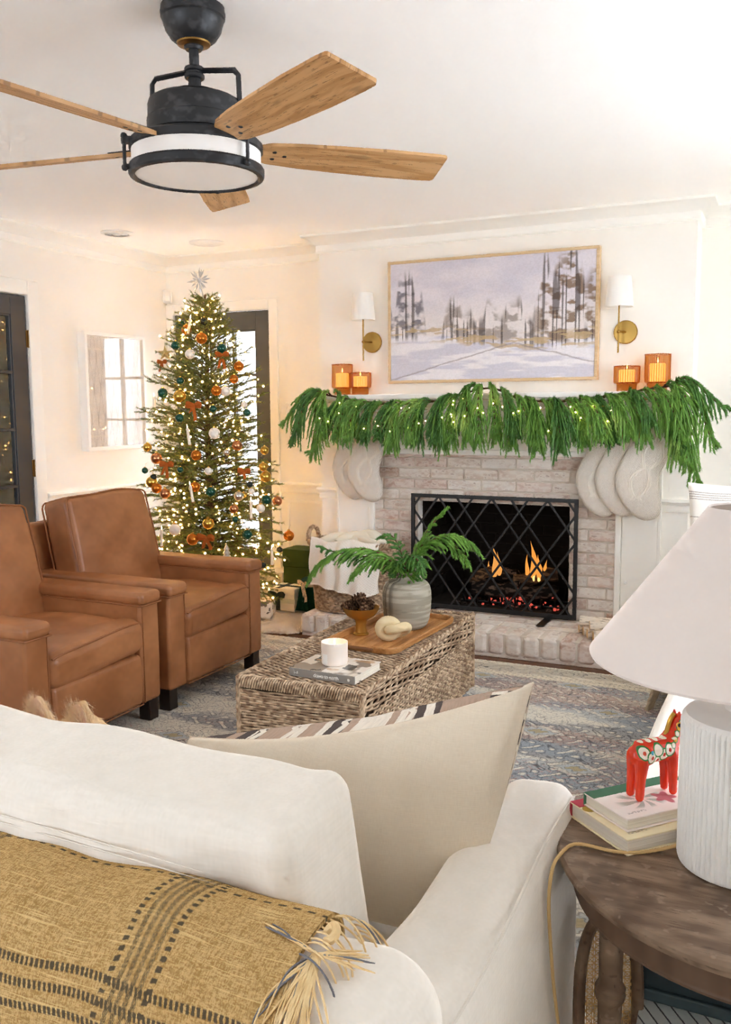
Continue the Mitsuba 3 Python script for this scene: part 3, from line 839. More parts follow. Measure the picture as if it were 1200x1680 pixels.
P[..., 1] = np.interp(S, arc, pp[:, 0]); P[..., 2] = np.interp(S, arc, pp[:, 1]) + RZ
P[..., 2] += .003 * np.sin(U * 11) + .0025 * np.sin(U * 27 + S * 9)
P[..., 1] -= .004 * np.sin(U * 16 + 1) * np.clip((S - .25) * 4, 0, 1) + .002
th = sheet(P, .006)
uvq = np.stack([U.ravel(), S.ravel()], 1)
tw = put('throw_blanket', th, 'mat_throw', smooth=True, uv=np.vstack([uvq, uvq]), label='mustard woven throw with charcoal stripes draped over the near sofa back', cat='blanket')
fr, fg = [], []
for k in range(56):
    s0 = .12 + .62 * k / 56 + rng.uniform(-.004, .004)
    q = np.array([-.480, np.interp(s0, arc, pp[:, 0]), np.interp(s0, arc, pp[:, 1]) + RZ + .004])
    if s0 < .30:
        d = np.array([.045, -.01, .0]) + rng.normal(0, .008, 3)
        e = q + d; e[2] = max(min(e[2], .766), .60)
        pts = [q, q + d * .5 + [0, 0, .006], e + [.01, -.005, -.008], e + [.02, -.018 - rng.uniform(0, .02), -.03 - rng.uniform(0, .03)]]
    else:
        L = rng.uniform(.10, .17); wx = rng.uniform(.008, .034)
        pts = [[-.478 + .10 * (s0 - .3) + wx * math.sin(g * 1.6), np.interp(s0 + g * L, arc, pp[:, 0]) - .005 - .004 * g, np.interp(s0 + g * L, arc, pp[:, 1]) + RZ] for g in (0, .25, .5, .75, 1)]
    (fg if k % 11 == 5 else fr).append(tube(smoothpath(np.array(pts), 12), .0013, 5))
def tassel(top, way, L, n, spread, grey=0.2):
    for i in range(n):
        w = np.array(way) + rng.normal(0, spread, 3)
        top_ = np.array(top) + rng.normal(0, .003, 3)
        mid = top_ + w * L * .45 + rng.normal(0, .004, 3)
        end = top_ + w * L * rng.uniform(.8, 1.05) + [rng.normal(0, .006), -.006, -.01]
        (fg if rng.random() < grey else fr).append(tube(smoothpath([top_, mid, end], 9), [.0014] * 6 + [.0013, .0011, .0007], 5))


k0 = np.array([-.462, -4.300, .759 + RZ])
def on_back(x, s, lift=.003):
    return np.array([x, np.interp(s, arc, pp[:, 0]) - lift * .6, np.interp(s, arc, pp[:, 1]) + RZ + lift * .6])


S0 = .285
def bundle(n, dx, ds, spread, grey):
    for i in range(n):
        ex, es = dx + rng.normal(0, spread), ds + rng.normal(0, spread)
        x0 = -.462 + rng.normal(0, .002)
        pts = [on_back(x0 + ex * t + .004 * math.sin(t * 6 + i), S0 + es * t, .004 + .004 * math.sin(t * 3.1) + rng.uniform(0, .003)) for t in (0, .2, .4, .6, .8, 1)]
        (fg if rng.random() < grey else fr).append(tube(smoothpath(pts, 12), [.0014] * 8 + [.0013, .0012, .001, .0006], 5))


bundle(10, .055, -.012, .008, .10)
bundle(7, -.075, -.022, .006, .30)
bundle(9, -.022, .10, .010, .25)
bundle(15, .020, .19, .012, .06)
bundle(9, .045, .13, .012, .0)
fr.append(tube(smoothpath([k0 + [-.008, .006, -.006], k0 + [.004, .008, .006], k0 + [.010, -.004, .004], k0 + [0, -.010, -.004]], 14), .0055, 7))
put('fringe', join(fr), 'mat_fringe', tw, kind='stuff', label='knotted cream fringe')
put('fringe', join(fg), 'mat_fringe_grey', tw, kind='stuff', label='grey strands in the fringe')

# ---------------------------------------------------------------- linen cushion with a woven striped front
mat('mat_linen', lambda p, n, uv: mix(lin('#cdc1ae'), lin('#ddd2c1'), .3 * noise(p.x * 700, p.y * 90, p.z * 120) + .3 * noise(p.x * 120, p.y * 90, p.z * 700) + .4 * fbm(p.x * 24, p.y * 24, p.z * 8)), rough=0.95, spec=0.05, sheen=0.1, bump=lambda p, n, uv: fbm(p.x * 60, p.y * 60, p.z * 20, octaves=3), bscale=.003)


def kilim_fn(p, n, uv):
    u, v = uv.x, uv.y
    w = u + .004 * dr.sin(v * 60)
    b = w * 38
    k = dr.floor(b); f = b - k
    r = cell_rand(k, 3, 1)
    rose, dark, cream = lin('#b39c8b'), lin('#5c5350'), lin('#e4dccf')
    col = dr.select(r < .42, mi.Color3f(rose), dr.select(r < .74, mi.Color3f(dark), mi.Color3f(cream)))
    zig = smoothstep(.35, .5, dr.abs(f - .5 + .25 * (dr.abs((v * 40) - dr.floor(v * 40) - .5) * 4 - 1)))
    col = dr.select((cell_rand(k, 9, 2) < .35), mix(cream, col, zig), col)
    end = dr.select((u < .20) | (u > .78), 1.0, 0.0)
    bb = v * 42
    kk = dr.floor(bb)
    rr = cell_rand(kk, 5, dr.select(u < .5, 1.0, 2.0))
    hb = dr.floor(u * 26 + rr * 3)
    r3 = cell_rand(hb, kk, 3)
    c2 = dr.select(rr < .3, mi.Color3f(rose), dr.select(r3 < .45, mi.Color3f(dark), dr.select(r3 < .7, mi.Color3f(cream), mi.Color3f(rose))))
    col = dr.select(end > .5, c2, col)
    return col * (.92 + .16 * noise(u * 240, v * 160))


mat('mat_kilim', kilim_fn, rough=0.95, spec=0.05, bump=lambda p, n, uv: noise(uv.x * 240, uv.y * 160), bscale=.003)
TL, TRc, BRc, BLc = (np.array(c) for c in ((-1.075, -3.735, .715), (-.362, -3.775, .930), (-.470, -3.845, .495), (-1.10, -3.86, .46)))
nrm = np.cross(TRc - TL, BLc - TL); nrm /= np.linalg.norm(nrm)      # towards the camera or away
if nrm[1] > 0: nrm = -nrm
n = 44
s = np.linspace(-1, 1, n); s = .5 * s + .5 * np.sin(s * math.pi / 2)
Ug, Vg = np.meshgrid((s + 1) / 2, (s + 1) / 2, indexing='ij')
def patch(side):
    u, v = Ug, Vg
    u2, v2 = 2 * u - 1, 2 * v - 1
    uu = (u2 * (1 - np.where(u2 > 0, -.03, .05) * (1 - v2 ** 2)) + 1) / 2
    vv = (v2 * (1 - .17 * (1 - u2 ** 2) * (v2 > 0) - .06 * (1 - u2 ** 2)) + 1) / 2
    P = BLc * ((1 - uu) * (1 - vv))[..., None] + BRc * (uu * (1 - vv))[..., None] + TRc * (uu * vv)[..., None] + TL * ((1 - uu) * vv)[..., None]
    D = .098 * np.clip((1 - u2 ** 2) * (1 - v2 ** 2), 0, 1) ** .40
    if side < 0:
        D = .125 * np.clip((1 - u2 ** 2) * (1 - v2 ** 2), 0, 1) ** .34 * np.clip((1 - u2) / .9, 0, 1) ** 1.4
    top = np.clip(v2, 0, 1)
    fold = .006 * np.sin(u * 42 + 3 * np.sin(u * 9)) * top * np.clip(1 - np.abs(v2), 0, .4) * 2.5
    P = P + nrm * ((D + fold) * side)[..., None]
    if side < 0:
        P[..., 2] += .085 * np.clip(1 - u2 ** 2, 0, 1) ** .6 * np.clip((v2 + .3) / 1.3, 0, 1) ** 1.5 * np.clip((1 - v2) / .16, 0, 1) ** .5
    P += (wrinkle(P.reshape(-1, 3), .005, (6, 6, 4), 12).reshape(D.shape) * np.clip(D / .05, 0, 1))[..., None] * nrm
    return P
uvk = np.stack([Ug.ravel(), Vg.ravel()], 1)
i, j = np.meshgrid(np.arange(n - 1), np.arange(n - 1), indexing='ij')
q = np.stack([i * n + j, (i + 1) * n + j, (i + 1) * n + j + 1, i * n + j + 1], -1).reshape(-1, 4)
pl = thing('linen_cushion', 'beige linen cushion with a woven striped front leaning on the near sofa', 'cushion')
put('back_cover', join([(patch(1).reshape(-1, 3), q)]), 'mat_linen', pl, smooth=True, label='plain beige linen back')
put('front_cover', join([(patch(-1).reshape(-1, 3), q[:, ::-1])]), 'mat_kilim', pl, smooth=True, uv=uvk, label='striped brown, rose and cream woven front')
edge = np.concatenate([patch(1)[:, -1]])
put('seam', tube(edge, .0022, 5), 'mat_linen', pl)
# ---------------------------------------------------------------- the far white sofa on the right
s2 = thing('white_loveseat', 'white slipcovered sofa along the right wall behind the lamp', 'sofa')
put('base', mv(soft(rbox(.86, 2.66, .30, .03, k=3, m=(8, 30, 6), fn=lambda v: v + np.c_[np.where(v[:, 0] < 0, -.05 * np.clip(-v[:, 2] / .15 * .5 + .5, 0, 1), 0), v[:, :1] * 0, v[:, :1] * 0]), .004, (6, 6, 4), 31), (.085, -1.895, .15 + RZ)), 'mat_slipcover', s2, smooth=60)
for yc in (-1.245, -2.51):
    put('seat_cushion', mv(soft(rbox(.82, 1.255, .13, .04, k=4, m=(14, 18, 3)), .006, (5, 5, 5), 33), (.065, yc, .365 + RZ)), 'mat_slipcover', s2, smooth=60)
put('back', mv(soft(rbox(.22, 2.40, .50, .08, k=5, m=(4, 30, 8)), .006, (6, 6, 4), 34), (.70, -1.72, .55 + RZ)), 'mat_slipcover', s2, smooth=60)
for yc in (-.535,):
    put('arm', mv(soft(rbox(.78, .16, .62, .06, k=5, m=(14, 4, 12)), .005, (6, 6, 6), 35), (.10, yc, .31 + RZ)), 'mat_slipcover', s2, smooth=60)

def stripe_fn(p, n, uv):
    v = uv.y
    s = 0
    for c in (.06, .085, .11, .135, .30, .47, .49, .51, .53, .70, .86, .88, .90, .92):
        s = s + (1 - smoothstep(.0035, .006, dr.abs(v - c + .004 * dr.sin(uv.x * 9))))
    return mix(lin('#f3f0e9'), lin('#a9a29a'), dr.clip(s, 0, 1) * .8)


mat('mat_stripe_pillow', stripe_fn, rough=0.95, spec=0.05)
n = 30
s = np.linspace(-1, 1, n); s = .5 * s + .5 * np.sin(s * math.pi / 2)
Us, Vs = np.meshgrid(s, s, indexing='ij')
def sp(side):
    X = Us * .27 * (1 - .06 * (1 - Vs ** 2)); Z = Vs * .27 * (1 - .06 * (1 - Us ** 2))
    D = .085 * np.clip((1 - Us ** 2) * (1 - Vs ** 2), 0, 1) ** .42
    return mv((np.stack([X, -D * side, Z], -1).reshape(-1, 3), None), (-.165, -.70, .745), rz(6) @ rx(-9))[0]
i, j = np.meshgrid(np.arange(n - 1), np.arange(n - 1), indexing='ij')
q = np.stack([i * n + j, (i + 1) * n + j, (i + 1) * n + j + 1, i * n + j + 1], -1).reshape(-1, 4)
uvp = np.stack([(Us.ravel() + 1) / 2, (Vs.ravel() + 1) / 2], 1)
put('striped_cushion', join([(sp(1), q), (sp(-1), q[:, ::-1])]), 'mat_stripe_pillow', smooth=True, uv=np.vstack([uvp, uvp]), label='white cushion with thin grey stripes beside the right stockings', cat='cushion')

# knitted throw hanging down the far end of that sofa
mat('mat_knit_beige', lambda p, n, uv: mix(lin('#c0ad94'), lin('#ae9a81'), noise(p.x * 90, p.y * 90, p.z * 90)), rough=0.95, spec=0.05, bump=lambda p, n, uv: dr.sin(p.y * 420) * dr.sin(p.z * 420) * .5 + .5, bscale=.006)
yy, zz = np.meshgrid(np.linspace(-1.14, -.70, 40), np.linspace(0, 1, 36), indexing='ij')
P = np.zeros(yy.shape + (3,)); P[..., 1] = yy
P[..., 0] = np.where(zz < .72, -.372 - .155 * (1 - zz / .72) ** .8 + .010 * np.sin(yy * 45), -.372 + (zz - .72) * 1.2)
P[..., 2] = np.where(zz < .72, .02 + zz / .72 * .44, .46 + .012 * np.sin((zz - .72) * 8)) + RZ
kt = put('knit_throw', sheet(P, .010), 'mat_knit_beige', smooth=50, label='beige cable knit throw hanging over the front of the right sofa', cat='blanket')
for y0 in (-1.13, -1.09, -1.02):
    z = np.linspace(.03, .46, 60)
    for ph in (0, math.pi):
        put('cable', tube(np.c_[-.384 - .150 * (1 - z / .46) ** .8 + .010 * np.sin((y0) * 45) - .004 + .003 * np.cos(z * 90 + ph), y0 + .011 * np.sin(z * 90 + ph), z], .006, 6), 'mat_knit_beige', kt)

# ---------------------------------------------------------------- round side table
def old_wood(p, n, uv):
    g = fbm(p.x * 11, p.y * 46, p.z * 16, octaves=4)
    m = fbm(p.x * 17 + 3, p.y * 15, p.z * 9)
    f = noise(p.x * 40, p.y * 420, p.z * 120)
    c = mix(lin('#665242'), lin('#8a7663'), smoothstep(.3, .7, g))
    c = mix(c, lin('#4a392d'), smoothstep(.52, .7, m) * .6)
    c = mix(c, lin('#a39181'), smoothstep(.66, .8, fbm(p.x * 60, p.y * 80, p.z * 60)) * .35)
    return mix(c, lin('#3c2e25'), smoothstep(.72, .95, f) * .45)


mat('mat_table_wood', old_wood, rough=0.5, spec=0.3, bump=lambda p, n, uv: noise(p.x * 30, p.y * 300, p.z * 90), bscale=.0008)
mat('mat_table_edge', lambda p, n, uv: mix(lin('#4b382b'), lin('#6b5443'), fbm(p.x * 30, p.y * 30, p.z * 12)), rough=0.4, spec=0.4)
mat('mat_cane', lambda p, n, uv: mix(lin('#b98f57'), lin('#d9b67e'), noise(p.x * 120, p.y * 120, p.z * 120)), rough=0.6)
TC, TR_, TZ = np.array([-.012, -3.612]), .336, .632
st = thing('side_table', 'round dark wood side table with caned sides and turned legs', 'side table')
top = lathe([(0, .600), (.300, .600), (.318, .601), (.322, .606), (.327, .607), (.331, .612), (.332, .617), (.336, .620), (.336, .626), (.331, .6315), (.322, TZ), (.2, TZ), (0, TZ)], 96)
put('tabletop', mv(top, (TC[0], TC[1], 0)), 'mat_table_wood', st)
put('apron', mv(lathe([(.296, .556), (.306, .556), (.308, .561), (.306, .566), (.306, .598), (.296, .600), (.292, .598), (.292, .558)], 80, closed=True), (TC[0], TC[1], 0)), 'mat_table_edge', st)
leg = lathe([(0, .010), (.014, .010), (.018, .04), (.024, .10), (.026, .14), (.020, .16), (.026, .172), (.020, .184), (.019, .20), (.019, .25), (.022, .262), (.018, .272), (.024, .282), (.025, .288), (.0235, .294), (.025, .300), (.0195, .308), (.019, .36), (.0195, .402), (.0235, .410), (.025, .416), (.0235, .422), (.025, .428), (.0195, .438), (.019, .45), (.020, .54), (.021, .565), (0, .565)], 28)
for k in range(4):
    a = math.radians(213 + 90 * k)
    c = TC + .262 * np.array([math.cos(a), math.sin(a)])
    lk = put('leg', mv(leg, (c[0], c[1], 0)), 'mat_table_wood', st)
    put('leg_block', mv(rbox(.058, .050, .070, .005, k=1), (c[0], c[1], .562), rz(math.degrees(a) + 90)), 'mat_table_edge', lk)
put('shelf', mv(lathe([(0, .150), (.288, .150), (.294, .156), (.294, .166), (.288, .172), (0, .172)], 64), (TC[0], TC[1], 0)), 'mat_table_wood', st)
# caned oval side panels: a bent wooden frame and the cane in it
def side_panel(a0):
    a0 = math.radians(a0)
    R = .262
    half = .62
    t = np.linspace(0, 2 * math.pi, 64, endpoint=False)
    def on(s, z):                       # a flat panel standing along the radius
        return np.stack([TC[0] + (.250 + s) * math.cos(a0), TC[1] + (.250 + s) * math.sin(a0), z], -1)
    ex = np.sign(np.cos(t)) * np.abs(np.cos(t)) ** .75; ez = np.sign(np.sin(t)) * np.abs(np.sin(t)) ** .75
    k = put('side_frame', tube(on(ex * .049, .352 + ez * .172), .0135, 10, closed=True, flat=.75), 'mat_table_wood', st)
    strands = []
    oval = sg.Polygon(np.c_[ex * .042, ez * .162])
    def strand(p0, p1):
        g = sg.LineString([p0, p1]).intersection(oval)
        if g.length > .02:
            c = np.array(g.coords); s = np.linspace(0, 1, 12)[:, None]
            c = c[0] * (1 - s) + c[-1] * s
            strands.append(tube(on(c[:, 0], .352 + c[:, 1]), .0010, 4))
    pitch = .0125
    for i in range(-30, 31):
        x = i * pitch
        for o in (-.0018, .0018):
            strand((x + o, -.2), (x + o, .2))
        z = i * pitch
        for o in (-.0018, .0018):
            strand((-1, z + o), (1, z + o))
        for sgn in (1, -1):
            L = .2
            strand((x - L, -L * sgn), (x + L, L * sgn))
    put('cane', join(strands), 'mat_cane', k, kind='stuff', label='honey coloured woven cane')


for a0 in (203, 23, 113):
    side_panel(a0)

# things on the shelf
mat('mat_case', '#26353b', rough=0.5, spec=0.35)
mat('mat_case_edge', '#37474d', rough=0.5)
bx = thing('storage_box', 'dark slate box with metal corners on the side table shelf', 'box')
at = lambda m: mv(m, (-.012, -3.583, .375), rz(-1))
put('body', at(box(-.185, .185, -.100, .145, .0, .105, r=.006)), 'mat_case', bx)
put('rim', at(join([box(-.193, .193, -.108, .153, .0, .022, r=.004)])), 'mat_case_edge', bx)
for sx, sy in ((-1, -1), (1, -1), (1, 1), (-1, 1)):
    put('corner', at(box(sx * .186 - .012, sx * .186 + .012, (-.100 if sy < 0 else .145) - .012, (-.100 if sy < 0 else .145) + .012, -.002, .024, r=.005)), 'mat_iron_black', bx, label='black metal corner')


def line_fn(p, n, uv):
    c = dr.cos(.62) * p.x + dr.sin(.62) * p.y
    g = c * 46
    l = 1 - smoothstep(.05, .09, dr.abs(g - dr.floor(g) - .5))
    top = dr.select(n.z > .5, 1.0, 0.0)
    return mix(lin('#dfe6e4'), lin('#3b4144'), l * top * .9)


mat('mat_line_cover', line_fn, rough=0.3)
mat('mat_pages', lambda p, n, uv: mix(lin('#e6e0d3'), lin('#d3cbbb'), noise(p.x * 6, p.y * 6, p.z * 900)), rough=0.8)
for nm, z0, z1, dx, dy, w, lab in (('book', .172, .262, 0, 0, .0, 'thick white book lowest in the stack on the side table shelf'), ('book', .263, .364, .004, -.004, .012, 'white book with thin dark slanting lines under the slate box')):
    b = thing(nm, lab, 'book')
    at = lambda m: mv(m, (-.01 + dx, -3.605 + dy, 0), rz(2))
    put('pages', at(box(-.185, .185, -.148, .158, z0 + .004, z1 - .004, r=.002, k=1)), 'mat_pages', b)
    put('cover', at(join([box(-.19, .19, -.152, .162, z1 - .004, z1, r=.001, k=1), box(-.19, .19, -.152, .162, z0, z0 + .004, r=.001, k=1), box(-.19, .19, .158, .162, z0, z1, r=.001, k=1)])), 'mat_line_cover', b)

# two books and the wooden horse on the table
def book(label, F, ang, L, W, z0, th, cover, spine, extra=None, name='book'):
    """F: the corner nearest the camera; L along ang (to the right, away), W along ang + 90 (to the left, away)"""
    b = thing(name, label, 'book')
    at = lambda m: mv(m, (F[0], F[1], z0), rz(ang))
    c = .0028
    put('pages', at(box(.003, L - .003, .004, W - .003, c, th - c, r=.001, k=1)), 'mat_pages', b)
    put('cover', at(join([box(0, L, 0, W, 0, c, r=.0009, k=1), box(0, L, 0, W, th - c, th, r=.0009, k=1)])), cover, b)
    put('spine', at(box(0, L, W - .003, W + .0015, 0, th, r=.0012, k=1)), spine, b, label='coloured cloth spine')
    put('spine_cloth', at(join([box(0.0005, L - .0005, W - .028, W, th - .0006, th + .0006, r=.0003, k=1)])), spine, b)
    return b, at


def cover_fn(base, a, b_, seed, F, ang):
    ca, sa = math.cos(math.radians(ang)), math.sin(math.radians(ang))
    def fn(p, n, uv):
        x, y = (p.x - F[0]) * ca + (p.y - F[1]) * sa, -(p.x - F[0]) * sa + (p.y - F[1]) * ca
        r = dr.sqrt(dr.square((x - .075) / .055) + dr.square((y - .055) / .035))
        t = dr.atan2(y - .055, x - .075)
        leaf = dr.abs(dr.sin(t * 4 + r * 1.5))
        g = smoothstep(.62, .8, leaf) * (1 - smoothstep(.7, 1.05, r)) * smoothstep(.1, .3, r)
        r2 = dr.sqrt(dr.square((x - .118) / .020) + dr.square((y - .045) / .022))
        f = (1 - smoothstep(.75, 1.0, r2 + .25 * dr.sin(dr.atan2(y - .045, x - .118) * 5)))
        txt = smoothstep(.45, .6, noise(x * 600, dr.floor(y * 220) * 3.0)) * (1 - smoothstep(.002, .004, dr.abs(y - .018))) * smoothstep(.01, .02, x) * (1 - smoothstep(.05, .06, x))
        col = mix(base, a, g * .7 * seed)
        col = mix(col, b_, f * .85 * seed)
        return mix(col, lin('#8a857c'), txt * .6)
    return fn


F1, A1 = (-.218, -3.706), 48
F2, A2 = (-.222, -3.683), 49
mat('mat_cover_cream', cover_fn(lin('#efe3bf'), lin('#efe3bf'), lin('#efe3bf'), 0.0, F1, A1), rough=0.5)
mat('mat_cover_pale', cover_fn(lin('#ece3dd'), lin('#8d978a'), lin('#b8485c'), 1.0, F2, A2), rough=0.5)
mat('mat_cloth_red', '#b23a48', rough=0.7)
mat('mat_cloth_green', '#3c6a4e', rough=0.7)
mat('mat_text_dark', '#3a342e', rough=0.7)
b1, at1 = book('cream book with a red spine lying under the green spined book', F1, A1, .21, .160, TZ + .0005, .029, 'mat_cover_cream', 'mat_cloth_red')
mat('mat_ornament_gold_paint', '#a98a3a', rough=0.5)
put('cover_picture', at1(mv(lathe([(0, .0292), (.012, .0292), (.012, .0296), (0, .0297)], 20), (.012, .120, 0))), 'mat_ornament_gold_paint', b1, label='small painted medallion on the cover')
b2, at2 = book('pale illustrated book with a green spine under the red horse', F2, A2, .20, .118, TZ + .0305, .023, 'mat_cover_pale', 'mat_cloth_green')

# ---------------------------------------------------------------- lamp
mat('mat_ceramic', '#dddbd7', rough=0.5, spec=0.4)
scene['mat_shade'] = {'type': 'twosided', 'bsdf': {'type': 'principled', 'base_color': rgb('#d8cfca'), 'roughness': 0.9, 'specular': 0.05}}
LC = (-.046, -3.652)
la = thing('table_lamp', 'white ribbed ceramic table lamp with a wide white shade', 'lamp')
N = 576
a = np.arange(N) * 2 * math.pi / N
rib = 1 - .045 * (1 - np.abs(np.sin(a * 36)) ** .7)
prof = [(0, .0), (.092, .0), (.098, .003), (.1005, .010), (.1005, .235), (.0985, .243), (.093, .250), (.075, .2545), (.05, .257), (.034, .259), (.028, .264), (.020, .268), (.018, .300), (0, .300)]
pf = np.array(prof)
v = []
for r, z in pf:
    k = np.clip((.244 - z) / .01, 0, 1) * np.clip((z - .006) / .01, 0, 1)
    rr = r * (1 + (rib - 1) * k)
    v.append(np.stack([rr * np.cos(a), rr * np.sin(a), a * 0 + z], 1))
v = np.vstack(v); K = len(pf)
i, j = np.meshgrid(np.arange(K - 1), np.arange(N), indexing='ij')
q = np.stack([i * N + j, i * N + (j + 1) % N, (i + 1) * N + (j + 1) % N, (i + 1) * N + j], -1).reshape(-1, 4)
put('base', mv(join([(v, q)]), (LC[0], LC[1], TZ + .0005)), 'mat_ceramic', la, smooth=25, label='white ceramic base with vertical ribs')
sh = [(.246, .972), (.2475, .976), (.072, 1.213), (.0705, 1.216), (.069, 1.213), (.2440, .978)]
put('lamp_shade', mv(lathe(sh, 96, closed=True), (LC[0], LC[1], 0)), 'mat_shade', la, label='wide white cone shade')
hr = [[LC[0] + s * .05 * math.sin(t), LC[1], 1.02 + .10 - .10 * math.cos(t)] for s in (1, -1) for t in np.linspace(.3, math.pi - .05, 16)]
put('harp', join([tube(hr[:16], .002, 6), tube(hr[16:], .002, 6), tube([(LC[0], LC[1], .92), (LC[0], LC[1], 1.03)], .009, 10), tube([(LC[0] - .07, LC[1], 1.190), (LC[0] + .07, LC[1], 1.190)], .002, 5), tube([(LC[0], LC[1] - .07, 1.190), (LC[0], LC[1] + .07, 1.190)], .002, 5)]), 'mat_brass', la)
mat('mat_cord', '#c8a873', rough=0.6)
cord = smoothpath([(-.145, -3.655, TZ + .012), (-.20, -3.690, TZ + .0045), (-.25, -3.705, TZ + .0045), (-.305, -3.707, TZ + .0045), (-.318, -3.745, TZ + .004), (-.322, -3.79, TZ - .002), (-.321, -3.815, .60), (-.320, -3.812, .54), (-.318, -3.79, .44), (-.316, -3.75, .33), (-.31, -3.72, .15), (-.305, -3.70, .022), (-.29, -3.66, .013), (-.2, -3.4, .013)], 120)
put('cord', tube(cord, .0030, 8), 'mat_cord', la, label='tan fabric cord running over the table edge')
# ---------------------------------------------------------------- wicker coffee table
def wicker_fn(p, n, uv):
    s = noise(p.x * 70 + 3, p.y * 70, p.z * 70)
    g = fbm(p.x * 9, p.y * 9, p.z * 9)
    c = mix(lin('#917760'), lin('#cbb498'), smoothstep(.2, .8, s))
    return mix(c, lin('#75593f'), smoothstep(.5, .75, g) * .6)


mat('mat_wicker', wicker_fn, rough=0.7, spec=0.2)
mat('mat_wicker_core', '#3a2d22', rough=0.9, spec=0.05)


def weave(frame, L, Hh, pitch, stake, amp, rad, sides=5, start=0, per=4, slack=0.0):
    """strands along u (length L), stacked along v (height Hh); frame(u, v, out) -> points"""
    out = []
    n = max(2, int(L / stake * per))
    u = np.linspace(0, L, n)
    for k in range(int(Hh / pitch)):
        v = (k + .5) * pitch
        ph = (k + start) % 2 * math.pi
        w = amp * np.cos(u / stake * math.pi + ph)
        jit = rng.normal(0, slack) if slack else 0
        out.append(tube(frame(u, v + jit + u * 0, w), rad * rng.uniform(.85, 1.12), sides))
    return out


CT = thing('coffee_table', 'low woven wicker trunk coffee table in the middle of the rug', 'coffee table')
CC, CA, CW, CL, CZ0, CZ1 = np.array([-1.592, -1.762]), 1.6, .500, 1.320, RZ + .012, .378
Rc = rz(CA)
def ct(x, y, z):
    P = np.stack(np.broadcast_arrays(x, y, z), -1).astype(float)
    return P @ Rc.T + np.array([CC[0], CC[1], 0])


put('core', mv(box(-CW / 2 + .012, CW / 2 - .012, -CL / 2 + .012, CL / 2 - .012, CZ0 + .006, CZ1 - .007), (CC[0], CC[1], 0), Rc), 'mat_wicker_core', CT, smooth=False)
hw, hl = CW / 2, CL / 2
put('top_weave', join(weave(lambda u, v, w: ct(u - hw + .004, v - hl + .03, CZ1 - .002 + w), CW - .008, CL - .06, .0125, .027, .0042, .0047)), 'mat_wicker', CT, kind='stuff')
put('front_weave', join(weave(lambda u, v, w: ct(u - hw, -hl - w * .8 + .002, CZ0 + v + .004 * np.sin(u * 12 + v * 31)), CW, CZ1 - CZ0 - .03, .0098, .052, .0045, .0050)), 'mat_wicker', CT, kind='stuff')
put('back_weave', join(weave(lambda u, v, w: ct(u - hw, hl + w * .8 - .002, CZ0 + v), CW, CZ1 - CZ0 - .03, .0098, .052, .0045, .0050)), 'mat_wicker', CT, kind='stuff')
put('side_weave', join(weave(lambda u, v, w: ct(hw + w * .8 - .002, u - hl, CZ0 + v + .003 * np.sin(u * 9 + v * 40)), CL, CZ1 - CZ0 - .09, .0105, .026, .0045, .0047)
                       + weave(lambda u, v, w: ct(hw + w * .9 - .001, u - hl, CZ1 - .088 + v + .004 * np.sin(u * 26 + v * 120)), CL, .078, .0088, .06, .006, .0048)), 'mat_wicker', CT, kind='stuff')
put('side_weave', join(weave(lambda u, v, w: ct(-hw - w * .8 + .002, u - hl, CZ0 + v), CL, CZ1 - CZ0 - .02, .0098, .030, .0045, .0047)), 'mat_wicker', CT, kind='stuff')
# wrapped rims: short strands bent over the edges
def rim(p0, p1, out, n, drop=.030, inn=.034):
    ms = []
    p0, p1, out = map(np.asarray, (p0, p1, out))
    d = (p1 - p0) / np.linalg.norm(p1 - p0)
    for i in range(n):
        c = p0 + (p1 - p0) * (i + .5) / n
        pts = np.array([[*(c - out * inn + d * .006), CZ1 + .001], [*(c - out * .012), CZ1 + .006], [*(c + out * .003), CZ1 + .001], [*(c + out * .007 - d * .003), CZ1 - .013], [*(c + out * .004 - d * .010), CZ1 - drop]])
        pts = smoothpath(pts, 8)
        ms.append(tube(ct(pts[:, 0], pts[:, 1], pts[:, 2]), .0047 * rng.uniform(.9, 1.1), 5))
    return ms


put('rim', join(rim((-hw, -hl), (hw, -hl), (0, -1), 48) + rim((-hw, hl), (hw, hl), (0, 1), 48)), 'mat_wicker', CT, kind='stuff')
br = []
t = np.linspace(-hl, hl, 130)
for k, (ph, dz) in enumerate(((0, 0), (2.1, .002), (4.2, -.001))):
    br.append(tube(ct(hw + .004 + .006 * np.cos(t * 38 + ph), t, CZ1 + .000 + .008 * np.sin(t * 38 + ph)), .0062, 6))
    br.append(tube(ct(-hw - .004 - .006 * np.cos(t * 38 + ph), t, CZ1 + .000 + .008 * np.sin(t * 38 + ph)), .0062, 6))
for (a, b) in ((-hw, -hl), (hw, -hl), (hw, hl), (-hw, hl)):
    for k in range(3):
        z = np.linspace(CZ0, CZ1 - .004, 30)
        br.append(tube(ct(a + np.sign(a) * .002 + .005 * np.cos(z * 60 + k * 2.1), b + np.sign(b) * .002 + .005 * np.sin(z * 60 + k * 2.1), z), .006, 6))
put('braid', join(br), 'mat_wicker', CT, kind='stuff')
for sx in (-1, 1):
    for sy in (-1, 1):
        put('foot', mv(rbox(.05, .05, .022, .004, k=1), tuple(ct(sx * (hw - .04), sy * (hl - .04), RZ + .011))), 'mat_wicker_core', CT)
TOP = CZ1 + .0035          # where things stand

